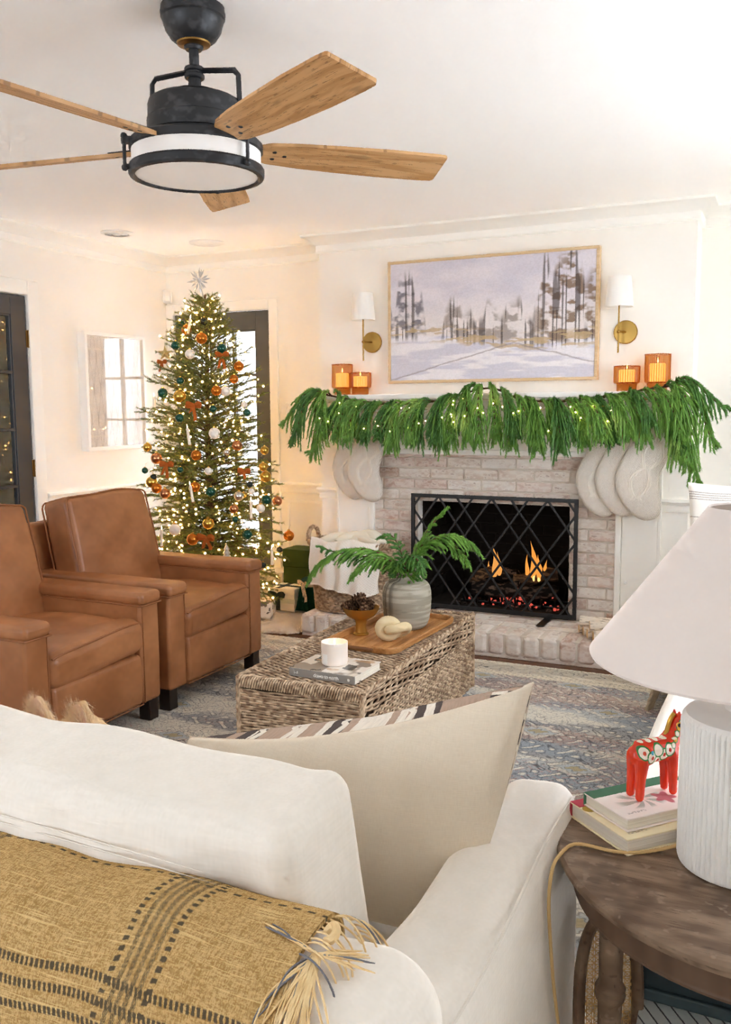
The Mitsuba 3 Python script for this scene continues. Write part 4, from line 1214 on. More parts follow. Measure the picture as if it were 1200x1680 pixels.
# tray with rounded corners, rim and cut handles
mat('mat_tray', wood_fn(lin('#b98653'), lin('#a36f3f'), lin('#7f5228'), 'y', 8), rough=0.45, spec=0.35)
mat('mat_tray_dark', wood_fn(lin('#8a5c33'), lin('#744a27'), lin('#5c391c'), 'x', 8), rough=0.5)
tr = thing('wooden_tray', 'rectangular acacia wood tray with raised rim on the coffee table', 'tray')
def rrect(w, h, r): return sg.box(-w / 2 + r, -h / 2 + r, w / 2 - r, h / 2 - r).buffer(r, quad_segs=8)
TW, TLn = .33, .645
TCx = np.array([-1.555, -1.615])
at = lambda m: mv(m, (TCx[0], TCx[1], TOP), rz(-3))
floor_ = extrude(rrect(TW - .02, TLn - .02, .045), .008)
put('floor', at(mv(floor_, (0, 0, .0005))), 'mat_tray', tr)
rings = []
for r_, z_ in ((-.012, .0), (.0, .004), (.004, .012), (.006, .026), (.003, .030), (-.006, .030), (-.010, .026), (-.013, .008)):
    c = np.array(rrect(TW + 2 * r_, TLn + 2 * r_, .05 + r_).exterior.coords)[:-1]
    rings.append((c, z_))
M_ = min(len(c) for c, _ in rings)
rp = []
for c, z_ in rings:
    ls = sg.LinearRing(c)
    s = np.linspace(0, ls.length, 120, endpoint=False)
    pts = np.array([ls.interpolate(x).coords[0] for x in s])
    rp.append(np.c_[pts, np.full(120, z_)])
rp = np.array(rp); K, N = rp.shape[:2]
i, j = np.meshgrid(np.arange(K), np.arange(N), indexing='ij')
q = np.stack([i * N + j, i * N + (j + 1) % N, ((i + 1) % K) * N + (j + 1) % N, ((i + 1) % K) * N + j], -1).reshape(-1, 4)
put('rim', at((rp.reshape(-1, 3), q)), 'mat_tray', tr, smooth=40)
for s in (-1, 1):
    put('handle', at(join([box(-.075, .075, s * (TLn / 2 + .006) - .008, s * (TLn / 2 + .006) + .008, .010, .026, r=.006)])), 'mat_tray_dark', tr)

# stoneware vase
def vase_fn(p, n, uv):
    a = dr.atan2(p.y + 1.50, p.x + 1.53)
    ring = fbm(p.z * 90, a * .6, 2.0, octaves=3)
    c = mix(lin('#8f8878'), lin('#a8a191'), smoothstep(.35, .65, ring))
    drip = smoothstep(.55, .7, noise(a * 9, 3.0, 1.0)) * smoothstep(-2.62, -2.35, a) * (1 - smoothstep(-1.95, -1.75, a)) * smoothstep(.42, .47, p.z + .05 * noise(a * 20, 1.0))
    c = mix(c, lin('#5d564b'), drip * .75)
    return mix(c, lin('#77705f'), smoothstep(.6, .75, fbm(p.x * 20, p.y * 20, p.z * 50)) * .4)


mat('mat_vase', vase_fn, rough=0.45, spec=0.35)
VC = (-1.535, -1.500)
TZ0 = TOP + .0092
vp = [(0, 0), (.070, 0), (.080, .004), (.094, .02), (.104, .055), (.109, .105), (.110, .150), (.106, .180), (.094, .203), (.072, .214), (.052, .219), (.046, .226), (.046, .240), (.050, .248), (.050, .252), (.044, .252), (.040, .244), (.040, .225), (.05, .205), (.09, .18), (.1, .1), (.06, .02), (0, .02)]
k_ = np.array(vp)
put('stoneware_vase', mv(lathe(smoothpath(k_[:19], 60).tolist() + k_[19:].tolist(), 72), (VC[0], VC[1], TZ0)), 'mat_vase', smooth=40, label='round grey stoneware vase with dark drips holding green sprigs', cat='vase')

# pine fronds: a rib with soft needled fingers
def leaf_fn(c0, c1, c2):
    def fn(p, n, uv):
        g = noise(p.x * 30, p.y * 30, p.z * 30)
        return mix(mix(lin(c0), lin(c1), g), lin(c2), smoothstep(.7, .95, noise(p.x * 7 + 5, p.y * 7, p.z * 7)) * .6)
    return fn


def leafmat(key, fn):
    scene[key] = {'type': 'twosided', 'bsdf': {'type': 'principled', 'base_color': proc(fn), 'roughness': 0.5, 'specular': 0.35}}


leafmat('mat_frond', leaf_fn('#4d7a2e', '#76a144', '#adc96a'))
leafmat('mat_frond_dark', leaf_fn('#39632b', '#558238', '#7ca350'))
mat('mat_twig', '#4a3020', rough=0.8)


def finger(p, d, L, droop, r=.0042, needles=46):
    """a rope-like twig with short needles; returns its meshes"""
    n = 9
    s = np.linspace(0, 1, n)
    d = d / np.linalg.norm(d)
    P = p + d * (s * L)[:, None] + np.array([0, 0, -1]) * (droop * L * s ** 2)[:, None] + rng.normal(0, .0012, (n, 3)) * s[:, None]
    core = tube(P, r * (1 - .55 * s ** 2) * .72, 5)
    k = rng.uniform(0, 1, needles)
    base = np.stack([np.interp(k, s, P[:, a]) for a in range(3)], 1)
    t = np.gradient(P, axis=0); t /= np.linalg.norm(t, axis=1, keepdims=True)
    tt = np.stack([np.interp(k, s, t[:, a]) for a in range(3)], 1)
    rd = rng.normal(0, 1, (needles, 3)); rd -= tt * (rd * tt).sum(1, keepdims=True); rd /= np.linalg.norm(rd, axis=1, keepdims=True)
    ln = r * 2.6 * (1 - .4 * k[:, None])
    return [core, spikes(base, base + rd * ln * .62 + tt * ln * 1.25, r * .30)]


def frond(path, nf, Lf, spread, droop, r=.0042, needles=40, tip=.35, start=.18, up=(0, 0, 1)):
    """rib along path with nf fingers each side"""
    P = smoothpath(path, 40)
    t = np.gradient(P, axis=0); t /= np.linalg.norm(t, axis=1, keepdims=True)
    ms = []
    ribs = [tube(P, np.linspace(r * .7, r * .35, 40), 6)]
    for k in range(nf):
        f = start + (1 - start) * (k + .5) / nf
        i = min(39, int(f * 39))
        side = np.cross(t[i], up); side /= np.linalg.norm(side) + 1e-9
        env = math.sin(math.pi * (.16 + .80 * f)) ** .7
        for sgn in (1, -1):
            d = t[i] * (.62 + .2 * rng.random()) + sgn * side * spread * rng.uniform(.8, 1.1) + np.array(up) * rng.normal(0, .10)
            ms += finger(P[i], d, Lf * (env * (1 - tip * f)) * rng.uniform(.85, 1.12), droop * rng.uniform(.6, 1.4), r, needles)
    ms += finger(P[-2], t[-1], Lf * .35, .1, r, needles)
    return ribs, ms


def vase_sprig(label, path, nf, Lf, spread, droop, m='mat_frond', up=(0, 0, 1)):
    k = thing('pine_sprig', label, 'sprig', 'green sprigs in the stoneware vase') if False else thing('pine_sprig', label, 'sprig')
    ribs, ms = frond(path, int(nf * 1.5), Lf * 1.05, spread, droop, r=.0068, needles=64, up=up)
    put('stem', join(ribs), 'mat_twig', k)
    put('foliage', join(ms), m, k, smooth=False, kind='stuff')


v0 = np.array([VC[0], VC[1], TZ0 + .235])
def rel(*pts): return [v0 + np.array(p) for p in pts]
vase_sprig('long green sprig arching left out of the stoneware vase', rel((0, 0, -.16), (-.015, -.01, .02), (-.13, -.05, .105), (-.26, -.10, .110), (-.35, -.14, .065), (-.40, -.17, -.01)), 17, .15, .75, .42)
vase_sprig('green sprig drooping left low beside the stoneware vase', rel((.01, .01, -.16), (-.02, .0, .02), (-.10, -.04, .06), (-.20, -.07, .085), (-.30, -.10, .10), (-.36, -.12, .12)), 13, .11, .7, .55, 'mat_frond_dark')
vase_sprig('green sprig reaching right over the fire screen', rel((0, .01, -.16), (.02, .01, .03), (.09, .05, .15), (.17, .08, .180), (.24, .11, .160), (.29, .13, .11)), 15, .145, .75, .5)
vase_sprig('upright green sprig topping the vase bunch', rel((.01, 0, -.16), (.02, .01, .05), (.06, .03, .16), (.12, .05, .25), (.155, .06, .29)), 9, .10, .7, .15)
vase_sprig('short green sprig over the neck of the stoneware vase', rel((0, -.01, -.16), (.0, -.02, .02), (.03, -.06, .09), (.08, -.10, .10), (.125, -.13, .05)), 9, .11, .75, .55, 'mat_frond_dark')
vase_sprig('broad green sprig fanning out towards the fire', rel((.0, .01, -.16), (.01, .02, .06), (.05, .06, .13), (.12, .09, .16), (.20, .10, .12), (.25, .10, .06)), 12, .13, .8, .6)
vase_sprig('green sprig hanging forward over the left shoulder of the vase', rel((-.01, -.01, -.16), (-.02, -.03, .03), (-.06, -.08, .08), (-.13, -.13, .07), (-.19, -.17, .01)), 10, .11, .75, .55)
vase_sprig('short dark sprig at the back of the vase bunch', rel((-.01, .01, -.16), (-.02, .01, .05), (-.05, .02, .13), (-.09, .03, .17), (-.13, .02, .165)), 8, .095, .75, .4, 'mat_frond_dark')

# brass footed bowl and pine cones
mat('mat_brass_bowl', '#c2944a', rough=0.36, metal=0.9)
bw = thing('brass_bowl', 'brass footed bowl on the wooden tray', 'bowl')
BCx = (-1.668, -1.700)
put('bowl', mv(lathe([(.020, .066), (.040, .072), (.062, .085), (.076, .104), (.080, .118), (.0815, .121), (.079, .121), (.074, .106), (.060, .090), (.038, .078), (0, .074)], 56), (BCx[0], BCx[1], TZ0)), 'mat_brass_bowl', bw)
put('foot', mv(lathe([(0, 0), (.034, 0), (.0355, .003), (.033, .006), (.026, .010), (.0235, .030), (.0235, .052), (.028, .064), (.034, .070), (0, .070)], 40), (BCx[0], BCx[1], TZ0)), 'mat_brass_bowl', bw)
mat('mat_cone', lambda p, n, uv: mix(lin('#3f2a1d'), lin('#80644c'), smoothstep(.45, .7, noise(p.x * 160, p.y * 160, p.z * 160))), rough=0.8, spec=0.1)


def cone_mesh(L, R):
    ms = [mv(ball(1, 1), (0, 0, 0)),]
    core = ms[0][0] * np.array([R * .55, R * .55, L * .48]), ms[0][1]
    out = [core]
    N = 70
    for i in range(N):
        f = i / N
        z = (f - .5) * L
        rr = R * (math.sin(math.pi * (.10 + .82 * f)) ** .6)
        a = i * 2.39996
        c = rx(0)
        u = np.array([math.cos(a), math.sin(a), 0]); tn = np.array([-math.sin(a), math.cos(a), 0]); w = np.array([0, 0, 1.0])
        b = u * rr * .45 + w * z
        tip = u * rr * 1.02 + w * (z + .10 * L * .5)
        hwid = R * .26
        v = np.array([b - tn * hwid * .4, b + tn * hwid * .4, tip + tn * hwid * .75 - u * .004, tip + tn * hwid * .3 + w * .003, tip - tn * hwid * .3 + w * .003, tip - tn * hwid * .75 - u * .004, (b + tip) / 2 - w * .006, tip - w * .004])
        fcs = np.array([[0, 1, 2], [0, 2, 3], [0, 3, 4], [0, 4, 5], [0, 6, 1], [6, 7, 2], [6, 2, 1], [0, 5, 6], [5, 7, 6], [2, 7, 3], [3, 7, 4], [4, 7, 5]])
        out.append((v, fcs))
    return join(out)


cm = cone_mesh(.078, .030)
for (dx, dy, dz, ax, ang, lab) in ((-.012, -.006, .150, (.3, 1, 0), 55, 'pine cone standing up highest in the brass bowl'), (.036, -.014, .127, (1, .2, 0), 78, 'pine cone lying at the right of the brass bowl'), (-.040, -.020, .120, (1, -.5, 0), 80, 'pine cone lying low at the left of the brass bowl'), (.004, .036, .124, (.2, 1, 0), 85, 'pine cone at the back of the brass bowl')):
    put('pine_cone', mv(cm, (BCx[0] + dx, BCx[1] + dy, TZ0 + dz), rotm(ax, ang)), 'mat_cone', smooth=False, label=lab, cat='pine cone')

# wooden knot
mat('mat_knot', lambda p, n, uv: mix(lin('#dccba6'), lin('#cdb98f'), fbm(p.x * 20, p.y * 70, p.z * 70)), rough=0.55, spec=0.25)

aa = np.linspace(0, 2 * math.pi, 72, endpoint=False)
kring = np.c_[-.020 + .0345 * np.cos(aa), .012 * np.cos(aa + .6), .056 + .0345 * np.sin(aa)]
kfing = smoothpath([(-.030, -.010, .050), (-.012, -.022, .056), (.018, -.030, .064), (.044, -.020, .070), (.058, .006, .064), (.050, .032, .046), (.022, .040, .030), (-.006, .030, .030)], 60)
ends = np.ones(60); ends[:6] = np.sqrt(np.clip(1 - (1 - np.arange(6) / 6) ** 2, .02, 1)); ends[-6:] = ends[:6][::-1]
km = mv(join([tube(kring, .0215, 20, closed=True), tube(kfing, .0200 * ends, 20)]), (-1.487, -1.765, TZ0), rz(14))
km[0][:, 2] += TZ0 - km[0][:, 2].min()
put('wooden_knot', km, 'mat_knot', smooth=True, label='pale wooden knot sculpture on the tray in front of the vase', cat='sculpture')

# book lying on the wicker top, and the burning candle on it
mat('mat_book_grey', '#8d8882', rough=0.5)
def photo_fn(p, n, uv):
    x, y = p.x + 1.5, p.y + 2.2
    b = smoothstep(.5, .56, fbm(x * 14, y * 10, 3.1))
    c = mix(lin('#d8cfc4'), lin('#6d5a4a'), b * .8)
    c = mix(c, lin('#2e2b2a'), smoothstep(.6, .66, fbm(x * 18 + 4, y * 16, 1.0)) * .85)
    c = mix(c, lin('#f0ece6'), smoothstep(.56, .62, fbm(x * 9, y * 9 + 8, 6.0)))
    return mix(c, lin('#b08a62'), smoothstep(.62, .7, fbm(x * 12 + 9, y * 22, 2.0)) * .7)


mat('mat_book_photo', photo_fn, rough=0.3, spec=0.4)
mat('mat_white_ink', '#efede8', rough=0.6)
bk = thing('coffee_table_book', 'grey spined book titled down to earth on the coffee table', 'book')
Ab, BLn, BWd, BTh = -2.0, .275, .215, .030
at = lambda m: mv(m, (-1.660, -2.335, TOP + .0015), rz(Ab))
put('pages', at(box(.004, BLn - .004, .006, BWd - .004, .003, BTh - .003, r=.001, k=1)), 'mat_pages', bk, label='white page block')
put('cover', at(join([box(0, BLn, .0, BWd, BTh - .0028, BTh, r=.001, k=1), box(0, BLn, 0, BWd, 0, .0028, r=.001, k=1)])), 'mat_book_photo', bk, label='photographic cover')
put('spine', at(box(-.0005, BLn + .0005, -.0035, .004, -.0002, BTh + .0004, r=.0018, k=1)), 'mat_book_grey', bk, label='grey spine')
tm = meshkit.text_mesh('down to earth', .0115, .0006, bold=True)
tv = np.array(tm.vertices)
wd = tv[:, 0].max()
tv = tv * np.array([.105 / wd, 1.1, 1])
put('lettering', at(mv((tv, np.array(tm.faces)), (.105, -.0036, .0085), rx(90))), 'mat_white_ink', bk, smooth=False, label='white title lettering down to earth')
tm = meshkit.text_mesh('l-9-', .010, .0006)
put('lettering', at(mv((np.array(tm.vertices) * [.8, 1, 1], np.array(tm.faces)), (.022, -.0036, .010), rx(90))), 'mat_white_ink', bk, smooth=False, label='small white characters on the spine')
put('emblem', at(mv(lathe([(0, 0), (.0055, 0), (.0055, .0006), (0, .0008)], 20), (.252, -.0036, .015), rx(90))), 'mat_white_ink', bk, label='small round white mark')

scene['mat_frost'] = {'type': 'twosided', 'bsdf': {'type': 'principled', 'base_color': rgb('#e8ddd2'), 'roughness': 0.35, 'specular': 0.5}}
mat('mat_wax', '#eee2d0', rough=0.5, spec=0.3)
cd = thing('jar_candle', 'burning white candle in a frosted glass on the coffee table book', 'candle')
CX_ = (-1.527, -2.225); cz = TOP + .0015 + BTh + .0008
put('jar', mv(lathe([(0, 0), (.044, 0), (.048, .003), (.0495, .010), (.0505, .084), (.0497, .086), (.0478, .084), (.0470, .066)], 56), (*CX_, cz)), 'mat_frost', cd)
put('wax', mv(lathe([(.0472, .050), (.0465, .0655), (.038, .064), (.015, .063), (0, .0628)], 40), (*CX_, cz)), 'mat_wax', cd, emit=(WAXGLOW * .8, WAXGLOW * .55, WAXGLOW * .3))
put('wick', mv(lathe([(0, .062), (.0012, .062), (.001, .074), (0, .075)], 8), (*CX_, cz)), 'mat_iron_black', cd)
put('flame', mv(lathe([(0, .070), (.0035, .074), (.0042, .079), (.0028, .088), (0, .098)], 14), (*CX_, cz)), 'mat_wax', cd, emit=(FLAME * 1.6, FLAME * .9, FLAME * .35), label='small candle flame')
a = np.linspace(-2.15, -1.65, 12)
put('paper_label', mv(sheet(np.stack([np.stack([.0512 * np.cos(a), .0512 * np.sin(a), a * 0 + z], -1) for z in np.linspace(.008, .046, 4)]), .0006), (*CX_, cz)), 'mat_white_ink', cd, label='small square white paper label')
# ---------------------------------------------------------------- picture above the mantel (a plain winter scene, shown flat in a thin oak frame)
TX0, TX1, TZ0_, TZ1_, TY = -2.262, -0.996, 1.516, 2.243, -.045


def winter_fn(p, n, uv):
    x = (p.x - TX0) / (TX1 - TX0); z = (p.z - TZ0_) / (TZ1_ - TZ0_)
    br = fbm(x * 22, z * 30, 4.0, octaves=3) - .5
    sky = mix(lin('#e0dae2'), lin('#d2cdd9'), smoothstep(.3, .7, fbm(x * 5, z * 7, 1.0)))
    sky = mix(sky, lin('#e6dedd'), smoothstep(.75, .45, z))
    snow = mix(lin('#ebe7ec'), lin('#d3d0dc'), smoothstep(.4, .62, fbm(x * 6 + z * 3, z * 24, 2.0)))
    hor = .34 + .05 * dr.sin(x * 5 + 1) + .03 * br
    col = mix(snow, sky, smoothstep(hor - .01, hor + .01, z))
    # soft woods: a far belt and two nearer stands left and right
    def stand(c, w, top, seed, tint, den):
        nonlocal col
        env = 1 - smoothstep(w * .6, w, dr.abs(x - c))
        t = top * (.75 + .5 * noise(x * 34 + seed, 2.0)) * (.4 + .6 * env)
        tr = smoothstep(.52, .72, noise(x * 120 + seed, z * 3, seed)) * smoothstep(hor - .06, hor, z) * (1 - smoothstep(t * .85, t, z))
        haze = smoothstep(.40, .66, fbm(x * 26 + seed, z * 22, seed)) * smoothstep(hor - .03, hor + .04, z) * (1 - smoothstep(t * .8, t * 1.02, z))
        col = mix(col, tint, haze * env * den)
        col = mix(col, lin('#4b403f'), tr * env * .75)
    stand(.50, .30, .60, 3.0, lin('#8e8078'), .75)
    stand(.88, .20, 1.02, 7.0, lin('#8a7360'), .95)
    stand(.08, .14, .80, 11.0, lin('#6a6570'), .85)
    # low ochre hedges and the ruts of a field track
    hd = smoothstep(.50, .62, fbm(x * 16 + 3, z * 40, 8.0)) * smoothstep(hor - .08, hor - .02, z) * (1 - smoothstep(hor + .05, hor + .11, z))
    col = mix(col, lin('#c2a982'), hd * .8)
    rut = (1 - smoothstep(.0, .012, dr.abs(z - (.30 - .45 * dr.abs(x - .62)) + .02 * br))) * (1 - smoothstep(.30, .36, z))
    col = mix(col, lin('#8f8389'), rut * .6)
    return col * (.95 + .1 * noise(x * 160, z * 110))


mat('mat_winter_picture', winter_fn, rough=0.55, spec=0.2)
mat('mat_oak', wood_fn(lin('#dcc29d'), lin('#d0b38a'), lin('#bf9f74'), 'x', 6), rough=0.5)
fp = thing('framed_picture', 'wide winter landscape picture in a thin oak frame above the mantel', 'picture')
put('picture', box(TX0 + .008, TX1 - .008, TY - .002, -.006, TZ0_ + .008, TZ1_ - .008), 'mat_winter_picture', fp, smooth=False, label='flat winter landscape in lavender, cream and brown')
fw = .017
for nm in ((TX0, TX1, TZ1_ - fw, TZ1_), (TX0, TX1, TZ0_, TZ0_ + fw), (TX0, TX0 + fw, TZ0_ + fw, TZ1_ - fw), (TX1 - fw, TX1, TZ0_ + fw, TZ1_ - fw)):
    put('frame_rail', box(nm[0], nm[1], TY - .008, -.004, nm[2], nm[3], r=.002, k=1), 'mat_oak', fp)
put('mount', box(TX0 + .1, TX1 - .1, -.006, -.0005, TZ0_ + .1, TZ1_ - .1), 'mat_iron_black', fp, smooth=False)
put('picture_cord_cover', box(-1.590, -1.576, -.012, -.0005, 1.4495, 1.512, r=.003), 'mat_trim', label='slim white cable cover between the picture and the mantel', cat='cable cover')

# ---------------------------------------------------------------- wall sconces
scene['mat_lampcloth'] = {'type': 'twosided', 'bsdf': {'type': 'principled', 'base_color': rgb('#f8f5ef'), 'roughness': 0.9, 'specular': 0.05}}
for x, z, lab in ((-2.414, 1.772, 'brass wall sconce with a white shade left of the picture'), (-0.880, 1.772, 'brass wall sconce with a white shade right of the picture')):
    s = thing('wall_sconce', lab, 'wall lamp', 'wall sconces')
    yo = -.085
    put('backplate', mv(lathe([(0, .0), (.062, .0), (.064, .003), (.064, .012), (.060, .016), (.0, .018)], 48), (x + .025, 0, z), rx(90)), 'mat_brass', s)
    put('arm', tube([(x + .025, -.016, z), (x + .012, yo * .6, z), (x, yo, z)], .0055, 10), 'mat_brass', s)
    put('knob', mv(ball(.010, 2), (x, yo, z)), 'mat_brass', s)
    put('stem', tube([(x, yo, z - .115), (x, yo, z + .155)], .0045, 10), 'mat_brass', s)
    put('lamp_shade', mv(lathe([(.074, .130), (.0755, .130), (.060, .292), (.0585, .292)], 56, closed=True), (x, yo, z)), 'mat_lampcloth', s, label='white fabric shade')

# ---------------------------------------------------------------- amber ribbed candle holders and the candles in them
scene['mat_amber'] = {'type': 'thindielectric', 'int_ior': 1.45, 'specular_transmittance': proc(lambda p, n, uv: mix((.60, .30, .09), (.90, .66, .32), smoothstep(.15, .6, dr.sin(uv.x * 2 * math.pi * 34) * .5 + .5))), 'specular_reflectance': rgb((.8, .6, .4))}
mat('mat_glow_wax', '#e8b070', rough=0.6)


def hurricane(x, y, R, hh, label, candle_h):
    z = 1.4495
    g = thing('amber_candle_holder', label, 'candle holder')
    N = 272
    a = np.arange(N) * 2 * math.pi / N
    pf = [(R * .74, .001), (R * .76, .004), (R * .76, .040), (R * .99, .046), (R, .050), (R, hh)]
    v = np.vstack([np.stack([r * (1 + .022 * np.cos(a * 34)) * np.cos(a), r * (1 + .022 * np.cos(a * 34)) * np.sin(a), a * 0 + zz], 1) for r, zz in pf])
    i, j = np.meshgrid(np.arange(len(pf) - 1), np.arange(N), indexing='ij')
    q = np.stack([i * N + j, i * N + (j + 1) % N, (i + 1) * N + (j + 1) % N, (i + 1) * N + j], -1).reshape(-1, 4)
    put('glass', mv((v, q), (x, y, z)), 'mat_amber', g, smooth=True, uv=np.c_[np.tile(np.arange(N) / N, len(pf)), np.repeat(np.linspace(0, 1, len(pf)), N)])
    put('rim', mv(tube(np.c_[R * 1.0 * np.cos(a), R * 1.0 * np.sin(a), a * 0 + hh], .0022, 6, closed=True), (x, y, z)), 'mat_amber_solid', g)
    put('floor', mv(lathe([(0, .041), (R * .76, .041), (R * .76, .047), (0, .047)], 40), (x, y, z)), 'mat_amber_solid', g)
    c = thing('pillar_candle', f'glowing pillar candle inside the {label}', 'candle')
    put('wax', mv(lathe([(0, .0475), (R * .62, .0475), (R * .63, .05), (R * .63, candle_h - .004), (R * .58, candle_h), (0, candle_h - .006)], 32), (x, y, z)), 'mat_glow_wax', c, emit=(WAXGLOW * 1.3, WAXGLOW * .8, WAXGLOW * .34))
    put('flame', mv(lathe([(0, candle_h + .002), (.0045, candle_h + .010), (.003, candle_h + .02), (0, candle_h + .032)], 12), (x, y, z)), 'mat_glow_wax', c, emit=(FLAME * 1.8, FLAME, FLAME * .4))


mat('mat_amber_solid', '#a85a1c', rough=0.15, spec=0.6)
hurricane(-2.553, -.100, .064, .187, 'taller amber ribbed glass at the left end of the mantel', .135)
hurricane(-2.420, -.118, .066, .133, 'shorter amber ribbed glass at the left end of the mantel', .112)
hurricane(-0.826, -.108, .068, .133, 'shorter amber ribbed glass at the right end of the mantel', .115)
hurricane(-0.668, -.100, .066, .192, 'taller amber ribbed glass at the right end of the mantel', .145)

# ---------------------------------------------------------------- garland
gl = thing('pine_garland', 'drooping green pine garland hung along the mantel', 'garland')
gpath = np.array([(-2.66, -.21, 1.455), (-2.55, -.225, 1.440), (-2.35, -.228, 1.404), (-2.15, -.23, 1.390), (-1.95, -.23, 1.398), (-1.75, -.228, 1.432), (-1.62, -.222, 1.470), (-1.52, -.222, 1.468), (-1.42, -.226, 1.425), (-1.25, -.23, 1.398), (-1.05, -.23, 1.402), (-.88, -.228, 1.425), (-.72, -.225, 1.452), (-.58, -.215, 1.472)])
gp = smoothpath(gpath, 160)
put('stem', tube(gp, .0055, 7), 'mat_twig', gl, label='thin brown stem')
def gat(x): return np.array([np.interp(x, gp[:, 0], gp[:, k]) for k in range(3)])


def hang(x, dx, L, side=0, nf=9, Lf=.105, dark=False, out=.05, lift=0.03, spread=.32):
    p = gat(x)
    e = p + np.array([dx, -out, -L])
    ribs, ms = frond([p, p + np.array([dx * .30, -out * .7, lift - L * .10]), p + np.array([dx * .68, -out, -L * .42]), e], int(nf * 1.35), Lf * 1.15, spread, .75, r=.0080, needles=62, tip=.25, start=.05, up=(0, -1, 0))
    k = put('sprig', join(ms), 'mat_frond_dark' if dark else 'mat_frond', gl, smooth=False)
    put('rib', join(ribs), 'mat_twig', k)


xx = -2.62
spec = [(-2.60, -.28, .16), (-2.60, -.20, .26), (-2.585, -.10, .34), (-2.57, -.02, .22), (-2.52, .06, .18), (-2.36, -.14, .20), (-2.33, -.06, .15), (-2.25, -.05, .18), (-2.17, .04, .20), (-2.08, -.05, .23), (-2.00, .02, .15), (-1.93, -.08, .20), (-1.86, .03, .24), (-1.80, -.06, .21), (-1.73, -.05, .24), (-1.68, .02, .24), (-1.62, -.10, .20), (-1.60, .0, .28), (-1.56, .06, .26), (-1.50, .12, .22), (-1.46, .05, .26), (-1.42, .13, .20), (-1.36, .10, .22), (-1.30, .04, .22), (-1.24, .12, .18), (-1.18, .05, .23), (-1.10, .10, .20), (-1.04, .16, .19), (-.98, .11, .17), (-.93, .16, .17), (-.86, .17, .21), (-.80, .14, .14), (-.74, .16, .20), (-.68, .16, .22), (-.62, .10, .30), (-.60, .13, .40), (-.58, .22, .28), (-.575, .27, .11), (-.59, .05, .34), (-.585, .16, .48)]
spec += [(-2.42, -.16, .15), (-2.30, -.13, .20), (-2.20, -.14, .17), (-2.12, -.10, .17), (-2.04, -.12, .20), (-1.96, -.12, .16), (-1.89, -.10, .21), (-1.36, .14, .16), (-1.27, .12, .20), (-1.20, .14, .17), (-1.14, .13, .19), (-1.06, .13, .17), (-1.00, .15, .20), (-.90, .13, .18), (-2.46, -.02, .15), (-1.76, -.12, .18)]
for k, (x, dx, L) in enumerate(spec):
    hang(x, dx, L, nf=10 if L > .2 else 8, Lf=.115 if L > .2 else .10, dark=(k % 3 == 1), out=.05 + .03 * (k % 2), lift=.045 if abs(x + 1.6) < .1 or x < -2.5 or x > -.66 else .02)

# bells and little lights along it
mat('mat_bulb', '#fff0d0', rough=0.4)
ls = thing('garland_lights', 'tiny warm string lights woven through the mantel garland', 'string lights')
gw, gb = [], []
q = gp[::4].copy(); q += rng.normal(0, .012, q.shape) + [0, -.045, -.05]
gw.append(tube(smoothpath(q, 220), .0009, 4))
for k in range(46):
    x = rng.uniform(-2.62, -.60)
    p = gat(x) + np.array([rng.normal(0, .01), -.085 + rng.normal(0, .012), -rng.uniform(.02, .16)])
    gb.append(mv(ball(.0042, 1), p))
put('wire', join(gw), 'mat_brass', ls)
put('bulb', join(gb), 'mat_bulb', ls, kind='stuff', emit=(BULB * 1.1, BULB * .72, BULB * .25))
bell = lathe([(.0135, 0), (.0145, .001), (.0115, .008), (.0095, .018), (.006, .025), (0, .027)], 20)
for x, dz in ((-2.44, -.115), (-1.27, -.115), (-.70, -.055)):
    b = thing('brass_bell', {-2.44: 'small brass bell at the left end of the garland', -1.27: 'small brass bell under the middle of the garland', -.70: 'small brass bell near the right end of the garland'}[x], 'bell')
    p = gat(x) + [0, -.07, dz]
    put('body', mv(bell, p), 'mat_brass', b)
    put('loop', tube([p + [0, 0, .026], p + [0, .03, -dz * .9]], .001, 4), 'mat_brass', b)
    put('clapper', mv(ball(.004, 1), p + [0, 0, -.001]), 'mat_brass', b)

# ---------------------------------------------------------------- five knitted stockings
def knit_fn(c0, c1):
    def fn(p, n, uv):
        a = dr.sin((p.x * .94 + p.z * .34) * 520) * dr.sin((p.z * .94 - p.x * .34) * 620)
        return mix(lin(c0), lin(c1), smoothstep(-.6, .2, a))
    return fn


mat('mat_knit', knit_fn('#b3a696', '#eee8de'), rough=0.95, spec=0.05, bump=lambda p, n, uv: dr.sin((p.x * .94 + p.z * .34) * 520) * dr.sin((p.z * .94 - p.x * .34) * 620) * .5 + .5, bscale=.0018)
mat('mat_cable', '#e8e0d4', rough=0.95, spec=0.05, bump=lambda p, n, uv: dr.sin((p.x + p.z) * 700) * .5 + .5, bscale=.001)
SO = np.array([(0, 0), (22, -1), (45, 0), (47, 14), (41, 40), (31, 66), (28, 80), (31, 98), (34, 116), (29, 129), (17, 134), (2, 130), (-14, 117), (-25, 99), (-29, 80), (-24, 60), (-15, 38), (-6, 16)]) * np.array([1, -1]) / 262.0
from scipy.interpolate import CubicSpline as _CS
_c = np.vstack([SO, SO[:1]])
_s = np.r_[0, np.cumsum(np.linalg.norm(np.diff(_c, axis=0), axis=1))]
SPOLY = sg.Polygon(_CS(_s, _c, bc_type='periodic')(np.linspace(0, _s[-1], 140))[:-1]).buffer(0)


